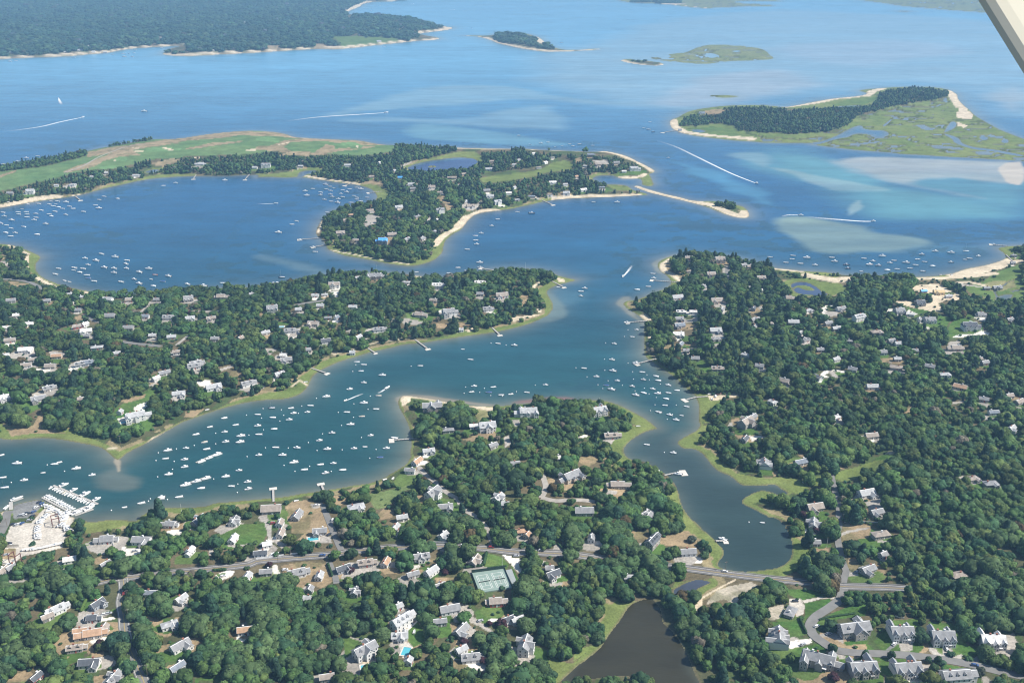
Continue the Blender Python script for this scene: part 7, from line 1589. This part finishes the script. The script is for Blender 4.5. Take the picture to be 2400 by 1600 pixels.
for a in (("A 1125 612", 9, 'u', "utility pole with crossarm at the village crossroads"), ("A 1358 1512", 10, 'u', "utility pole beside the village road, nearest"), ("A 1172 810", 9, 'u', "utility pole beside the village road below the crossroads"), ("A 1180 985", 9, 'u', "utility pole halfway down the village road"), ("B 205 478", 9, 'u', "utility pole on the main road by the white fence"), ("B 668 335", 9, 'u', "utility pole above the main road near the blue-roofed yard"), ("B 322 395", 8, 'u', "utility pole between the white fences"), ("B 812 640", 8, 'u', "utility pole at the end of the short side street"), ("B 2262 518", 14, 'f', "white flagpole on the lawn above the tennis courts"), ("C 1960 542", 9, 'u', "utility pole on the pond causeway"), ("D 538 322", 9, 'f', "white pole on the small lawn by the pond"), ("D 386 612", 8, 'u', "grey pole by the causeway's right end"), ("J 1114 405", 14, 'f', "white flagpole before the largest peninsula house"), ("M 122 360", 11, 'f', "white flagpole at the peninsula tip"), ("G 800 412", 11, 'f', "white flagpole before the many-gabled house on the central point"), ("F 2165 545", 9, 'f', "white flagpole by the beach path on the central point"), ("F 1607 520", 10, 'u', "pole in the trees before the shingled point house"), ("E 1106 745", 9, 'u', "grey pole on the marsh corner left of the harbour"), ("E 1668 1372", 8, 'f', "white pole by the harbour shore, lower left"), ("J 645 1140", 9, 'f', "white pole on the wooded bank above the marsh"), ("D 685 90", 8, 'u', "pole beside the lane at the white fence"), ("E 68 1505", 8, 'u', "white lamp pole beside the boatyard road")): pole(*a)

# ================================================================== POOLS, COURTS, FENCES, HEDGES, YARD THINGS
def pool(sv, l_, w_, rz, lab):
    (u, v), = pts(sv); x, y, z = stand(u, v); t = thing("swimming_pool", (x, y, z + .12), R(rz), lab, "pool")
    a, b = l_ / 2, w_ / 2; r_ = MB()
    for q in ((-a - 1, a + 1, -b - 1, -b), (-a - 1, a + 1, b, b + 1), (-a - 1, -a, -b, b), (a, a + 1, -b, b)): r_.box(*q, -.6, .25)
    r_.build("coping", M['stone'], t); MB().box(-a, a, -b, b, -.6, .10).build("water", M['pool'], t)
for a in (("B 1378 1278", 8, 5, 80, "turquoise pool of the estate with the striped lawn"), ("B 1015 1422", 7, 4.5, 15, "turquoise pool behind the grey house, lower centre"), ("F 1650 622", 7, 4.5, 20, "turquoise pool on the central point"), ("G 130 452", 8, 4, 5, "pool on the terrace of the big white point house"), ("J 378 1200", 8, 4.5, 15, "bright pool beside the harbour-side house"), ("M 1950 985", 5, 3.5, 20, "small pool right of the grey hipped house on the headland"), ("C 852 292", 5, 4, 10, "small blue pool beside the pondside trees"), ("E 1150 545", 8, 4, 25, "pool on the terrace of the white hillside estate"), ("N 1870 1222", 6, 4, -10, "blue pool in the right-hand woods"), ("J 235 885", 6, 4, 10, "pool with pale terrace on the middle peninsula"), ("B 525 245", 8, 5, 15, "covered blue pool between the grey house and the main road")): pool(*a)
# tennis courts, measured from the survey sheet
tq = [np.array(stand(u, v)) for u, v in pts("T 330 820 1340 690 1570 1310 560 1440 465 915 810 860 995 1290 650 1350 920 840 1260 790 1450 1235 1110 1290 1372 742 1558 710 1735 1190 1580 1216")]
zc = max(q[2] for q in tq) + .35
def slab(name, q, z0, z1, mat):
    o = MB().prism([(p[0], p[1]) for p in q[::-1]], z0, z1).build(name, mat); o["kind"] = "structure"; return o
slab("tennis_court", tq[0:4], zc - 1.2, zc, M['court']); slab("paddle_court", tq[12:16], zc - 1.2, zc + .02, M['court_blue'])
def line3(mb, p, q, w, z):
    d = (q - p)[:2]; L = np.hypot(*d); d = d / L; nrm = np.array([-d[1], d[0]]) * w / 2
    mb.add([(*(p[:2] + nrm), z), (*(p[:2] - nrm), z), (*(q[:2] - nrm), z), (*(q[:2] + nrm), z)], [(0, 1, 2, 3)])
for b0 in (4, 8):
    a, b_, c_, d_ = tq[b0:b0 + 4]; mb = MB(); z = zc + .012; lerp = lambda p, q, t: p + (q - p) * t
    for p, q in ((a, b_), (b_, c_), (c_, d_), (d_, a), (lerp(a, b_, .125), lerp(d_, c_, .125)), (lerp(a, b_, .875), lerp(d_, c_, .875))): line3(mb, p, q, .22, z)
    for s_ in (.23, .77): line3(mb, lerp(lerp(a, d_, s_), lerp(b_, c_, s_), .125), lerp(lerp(a, d_, s_), lerp(b_, c_, s_), .875), .2, z + .004)
    line3(mb, lerp(lerp(a, b_, .5), lerp(d_, c_, .5), .23), lerp(lerp(a, b_, .5), lerp(d_, c_, .5), .77), .2, z + .008)
    o = mb.build("court_marking", M['white_line']); o["kind"] = "structure"
    p, q = lerp(a, d_, .5), lerp(b_, c_, .5); L = float(np.hypot(*(q - p)[:2]))
    t = thing("tennis_net", (float(p[0]), float(p[1]), zc), math.atan2(q[1] - p[1], q[0] - p[0]), f"dark net across the {'left' if b0 == 4 else 'right'} tennis court", "net")
    MB().box(0, L, -.03, .03, .1, .95).build("mesh", M['fence_mesh'], t); MB().box(0, L, -.05, .05, .95, 1.05).build("band", M['white'], t)
    for xx in (-.1, L + .1): MB().tube((xx, 0, 0), (xx, 0, 1.12), .06, n=6).build("post", M['metal'], t)
t = thing("court_fence", (float(tq[0][0]), float(tq[0][1]), zc), 0, "tall dark mesh fence around the tennis courts", "fence")
qq = tq[0:4]
for k in (0, 1, 3):
    p, q = qq[k], qq[(k + 1) % 4]; L = float(np.hypot(*(q - p)[:2])); a = math.atan2(q[1] - p[1], q[0] - p[0]); lc = (float(p[0] - tq[0][0]), float(p[1] - tq[0][1]), 0)
    MB().box(0, L, -.03, .03, .05, 2.6 if k == 0 else 1.1).build("panel", M['fence_mesh'], t, lc, a)
    for j in range(int(L / 4) + 1): MB().tube((j * 4, .08, -.8), (j * 4, .08, 2.8 if k == 0 else 1.3), .06, n=6).build("post", M['metal'], t, lc, a)
# players on the courts
def person(sv, shirt, lab, rz):
    (u, v), = pts(sv); x, y = ground(u, v, zc); t = thing("person", (float(x), float(y), zc), rz, lab, "person")
    J = [(0, 0, .95, .13), (0, 0, 1.2, .14), (0, 0, 1.42, .13), (0, 0, 1.53, .06), (0, .02, 1.66, .11), (0, .02, 1.76, .08), (.19, 0, 1.40, .06), (.42, .1, 1.2, .045), (.6, .3, 1.3, .035), (-.19, 0, 1.40, .06), (-.32, .05, 1.15, .045), (-.3, .25, 1.0, .035), (.11, 0, .88, .09), (.17, .08, .48, .065), (.19, 0, .07, .045), (.2, .14, .03, .04), (-.11, 0, .88, .09), (-.2, -.02, .48, .065), (-.24, -.16, .07, .045), (-.24, -.02, .03, .04)]
    E = [(0, 1), (1, 2), (2, 3), (3, 4), (4, 5), (2, 6), (6, 7), (7, 8), (2, 9), (9, 10), (10, 11), (0, 12), (12, 13), (13, 14), (14, 15), (0, 16), (16, 17), (17, 18), (18, 19)]
    me = bpy.data.meshes.new("body"); me.from_pydata([j[:3] for j in J], E, []); me.materials.append(M['skin'])
    o = link(bpy.data.objects.new("body", me)); o.parent = t; sk = o.modifiers.new("skin", 'SKIN'); o.modifiers.new("sub", 'SUBSURF').levels = 1
    for i, j in enumerate(J): me.skin_vertices[0].data[i].radius = (j[3], j[3])
    me.skin_vertices[0].data[0].use_root = True
    n = 10; ring = lambda r_, z_, s_=1: [(r_ * math.cos(2 * math.pi * i / n), r_ * s_ * math.sin(2 * math.pi * i / n), z_) for i in range(n)]
    MB().loft([ring(.2, .92, .8), ring(.19, 1.15, .8), ring(.23, 1.38, .7), ring(.12, 1.5, .7)]).build("shirt", WALL[shirt][1], t); MB().loft([ring(.26, .6, .8), ring(.21, .95, .8)]).build("shorts", M['white'], t)
    MB().loft([ring(.105, 1.68), ring(.12, 1.74), ring(.09, 1.83), ring(.02, 1.86)]).build("cap", M['white'], t)
person("T 1190 945", 'w', "person in white playing near the net of the right tennis court", .5); person("T 1262 1085", 'w', "person in white playing at the near end of the right tennis court", 3.4); person("T 960 1085", 'b', "person in blue standing between the two tennis courts", 2.0)
# fences
def fence(sv, h, mat, lab, nm="picket_fence"):
    P = [stand(u, v) for u, v in pts(sv)]; x0, y0, z0 = P[0]; t = thing(nm, (x0, y0, z0), 0, lab, "fence"); n_ = 0
    for p, q in zip(P[:-1], P[1:]):
        L = math.hypot(q[0] - p[0], q[1] - p[1]); a = math.atan2(q[1] - p[1], q[0] - p[0]); k = max(1, int(L / 3)); mb = MB()
        for j in range(k): mb.box(j * L / k, (j + 1) * L / k - .06, -.04, .04, .1, h)
        mb.build("panel", mat, t, (p[0] - x0, p[1] - y0, p[2] - z0), a)
        for j in range(k + 1): MB().box(-.08, .08, -.08, .08, -.6, h + .15).build("post", mat, t, (p[0] - x0 + math.cos(a) * j * L / k, p[1] - y0 + math.sin(a) * j * L / k, p[2] - z0), a)
for a in (("D 700 92 860 98 1080 90", 1.8, M['white'], "long white fence above the dry hayfield"), ("B 0 432 120 418 255 398", 1.5, M['white'], "white fence along the main road, left stretch"), ("B 318 392 410 380", 1.5, M['white'], "short white fence along the main road, by the pole"), ("B 1630 280 1760 286", 1.5, M['white'], "white fence above the main road near the purple tree"), ("A 1040 262 1045 320", 1.4, M['white'], "short white fence beside the long grey house"), ("B 1480 112 1525 200", 1.6, M['wood'], "grey board fence beside the dry back yard"), ("D 1170 958 1250 975", 1.1, M['white'], "low white garden fence behind the third condominium"), ("A 0 322 175 322", 2.2, M['stone'], "pale wall in front of the boatyard lot"), ("M 1545 477 1660 500", 1.2, M['wood'], "grey rail fence at the head of the beach pier")): fence(*a)
# hedges: clipped rows of leaves
hv, hf, ht = crown(RNG, 1, 1, 0)
def hedge(sv, w, h, lab, col=(.035, .075, .03)):
    P = [stand(u, v) for u, v in pts(sv)]; x0, y0, z0 = P[0]; t = thing("hedge", (x0, y0, z0), 0, lab, "hedge"); V, F, Cc, off = [], [], [], 0
    rs = np.random.default_rng(len(lab))
    for p, q in zip(P[:-1], P[1:]):
        L = math.hypot(q[0] - p[0], q[1] - p[1]); k = max(2, int(L / (w * .55)))
        for j in range(k):
            c = np.array(p) + (np.array(q) - np.array(p)) * (j + .5) / k - np.array((x0, y0, z0)); iv, jf = ICO[1]
            v = iv * (1 + rs.uniform(-.2, .2, len(iv)))[:, None] * np.array([w * .6, w * .6, h * .55]) + c + np.array((0, 0, h * .5)); v[:, 2] = np.maximum(v[:, 2], -.3)
            V.append(v); F.append(jf + off); off += len(v); Cc.append(np.tile(np.array(col) * rs.uniform(.8, 1.25), (len(v), 1)))
    o = link(bpy.data.objects.new("foliage", mesh_np("foliage", np.concatenate(V), np.concatenate(F), M['leaf'], np.concatenate(Cc)))); o.parent = t
    st = MB()
    for p in P: st.tube((p[0] - x0, p[1] - y0, p[2] - z0 - .3), (p[0] - x0, p[1] - y0, p[2] - z0 + h * .4), .12, n=5)
    st.build("stem", M['bark'], t)
for a in (("B 2118 380 2092 490", 2.2, 2.6, "tall hedge right of the gabled tan house"), ("B 1930 512 2080 494", 1.8, 2.0, "hedge behind the tennis court fence"), ("D 295 995 350 1115", 1.6, 2.0, "dark hedge at the right of the left estate lawn"), ("D 470 990 560 965 800 930", 1.4, 1.2, "low dark hedge across the estate lawn"), ("A 1960 540 2075 535", 2.0, 2.2, "clipped hedge on the island bed below the main road"), ("C 420 290 470 345", 1.6, 1.6, "dark hedge at the driveway off the main road"), ("B 2130 515 2300 495", 1.3, 1.2, "row of low yellowish shrubs above the tennis courts"), ("A 745 915 790 815", 2.0, 2.2, "bright green hedge left of the dark blue house", (.09, .15, .035)), ("B 660 480 700 590", 1.8, 2.2, "hedge left of the short side street"), ("B 1790 1160 1940 1140", 2.2, 2.2, "green hedge below the grey L-shaped house"), ("J 560 505 580 570", 2.4, 3.0, "dark tall hedge beside the tan roofed house"), ("F 780 1180 880 1250 980 1240", 3.2, 2.6, "dense shrub bank along the harbour marsh")): hedge(*a)
for k, sv in enumerate(("C 165 345", "C 172 400", "C 172 455", "C 168 510", "C 165 560")):
    (u, v), = pts(sv); x, y, z = stand(u, v + 10); single_tree("broadleaf_tree", x, y, z, 3.4, 5.8, k % 6, (.04, .085, .035), k * 1.1, f"{ORD[k + 1]} tree from the road in the tall row beside the white parking bay", "tall row beside the white parking bay")
# yard steel: boat hoists
def hoist(sv, rz, lab):
    (u, v), = pts(sv); x, y, z = stand(u, v); t = thing("boat_hoist", (x, y, z), R(rz), lab, "hoist")
    for xx in (-2.6, 2.6):
        for yy in (-3.2, 3.2): MB().box(-.22, .22, -.22, .22, .5, 7.2).build("leg", M['rust'], t, (xx, yy, 0)); MB().tube((0, -.25, 0), (0, .25, 0), .55, n=10).build("wheel", M['motor'], t, (xx, yy, .55))
    MB().box(-2.85, 2.85, -3.4, -3.0, 7.2, 7.7).box(-2.85, 2.85, 3.0, 3.4, 7.2, 7.7).box(-2.8, -2.4, -3.0, 3.0, 7.25, 7.65).build("frame", M['rust'], t)
    for yy in (-1, 1): MB().box(-2.4, 2.6, yy - .05, yy + .05, 2.5, 2.6).build("sling", M['canvas'], t)
hoist("A 515 115", 30, "dark red boat hoist standing between the yard rows"); hoist("A 145 462", 70, "dark red boat hoist behind the front row of the yard")
# beach dinghies drawn up on the shore
for k, (sv, a, c) in enumerate((("E 520 608", .3, 's'), ("E 1905 435", .5, 's'), ("F 1185 1075", .6, 's'), ("F 1260 1065", 1.2, 's'), ("F 372 1270", .4, 's'), ("G 1160 585", .1, 's'), ("G 1815 290", .3, 's'), ("G 1870 310", 1.4, 'w'), ("G 1900 290", .2, 'r'), ("G 1838 335", 1.5, 's'), ("J 458 1395", .2, 's'), ("H 335 1098", .8, 's'), ("R 1585 1430", .2, 's'), ("R 1690 1430", .4, 's'), ("W 260 778", .3, 's'), ("W 75 758", .5, 's'), ("B 1455 1100", 1.5, 's'))):
    (u, v), = pts(sv); x, y, z = stand(u, v); put_boat(c, x, y, z + .3, a, .8, f"{BOATW[c]} drawn up on land, {('marsh left of the harbour', 'harbour bend marsh', 'lower harbour shore, left one', 'lower harbour shore, right one', 'below the dry lawn', 'tip of the central point marsh', 'town landing, nearest the pier', 'town landing, middle', 'town landing, red', 'town landing, lowest', 'harbour marsh below the pier', 'marsh right of the creek', 'right beach, left one', 'right beach, right one', 'golf shore beach, right', 'golf shore beach, left', 'striped estate lawn')[k]}", "boats drawn up on land")

# ================================================================== THE AIRCRAFT'S WING STRUT, beside the camera
def cam_pt(u, v, d):
    a = (v - 800.0) / FPX; q = Vector(((u - 1200.0) / FPX, COST - a * SINT, -(SINT + a * COST)))
    return Vector((0, 0, CAM_H)) + q.normalized() * d
m, nt, n, l, b = nodes_of("cream_aircraft_paint"); b.inputs["Base Color"].default_value = (.74, .69, .55, 1); b.inputs["Roughness"].default_value = .5
M['cream'] = m
p0, p1 = cam_pt(2292, 0, 2.0), cam_pt(2405, 182, 2.0)
ax = (p1 - p0).normalized(); A0, A1 = p0 - ax * 1.4, p0 + ax * 1.9
view = (p0 - Vector((0, 0, CAM_H))).normalized(); side = ax.cross(view).normalized()
if side.x < 0: side = -side
nrm = side.cross(ax).normalized()
if nrm.dot(view) > 0: nrm = -nrm
zp = (Vector((0, 0, 1)) - ax * ax.z).normalized()
nrm = (nrm * .72 + zp * .6); nrm = (nrm - ax * nrm.dot(ax)).normalized()     # the broad face looks up towards the sun
side = ax.cross(nrm).normalized()
if side.x < 0: side = -side
def foil(c):
    out = []
    for t, h in ((0,0),(0.006,0.008),(0.018,0.013),(0.035,0.015),(0.15,0.022),(0.3,0.022),(0.5,0.006),(0.5,-0.006),(0.3,-0.022),(0.15,-0.022),(0.035,-0.015),(0.018,-0.013),(0.006,-0.008)):
        out.append(tuple(c + side * t + nrm * h))
    return out
st = thing("wing_strut", tuple(A0), 0, "cream painted aircraft wing strut crossing the upper right corner", "strut")
shift = lambda pl: [(x - A0.x, y - A0.y, z - A0.z) for x, y, z in pl]
o = MB().loft([shift(foil(A0)), shift(foil(A0 + ax * 1.6)), shift(foil(A1))]).build("fairing", M['cream'], st)
MB().loft([shift([tuple(Vector(q) - nrm * .0 + ax * 0) for q in foil(A1)]), shift([tuple(Vector(q) + ax * .12) for q in foil(A1)])]).build("end_fitting", M['metal'], st)
# ================================================================== AIR
m = bpy.data.materials.new("summer_haze"); m.use_nodes = True
nt = m.node_tree; nt.nodes.clear()
ou = nt.nodes.new("ShaderNodeOutputMaterial"); pv = nt.nodes.new("ShaderNodeVolumePrincipled")
pv.inputs["Color"].default_value = (.34, .64, 1.0, 1); pv.inputs["Density"].default_value = 9.8e-5; pv.inputs["Anisotropy"].default_value = 0.0
nt.links.new(pv.outputs[0], ou.inputs["Volume"])
hz = MB().box(-60000, 60000, -3000, 150000, -4.0, CAM_H + 12).build("haze", m)
hz["kind"] = "stuff"
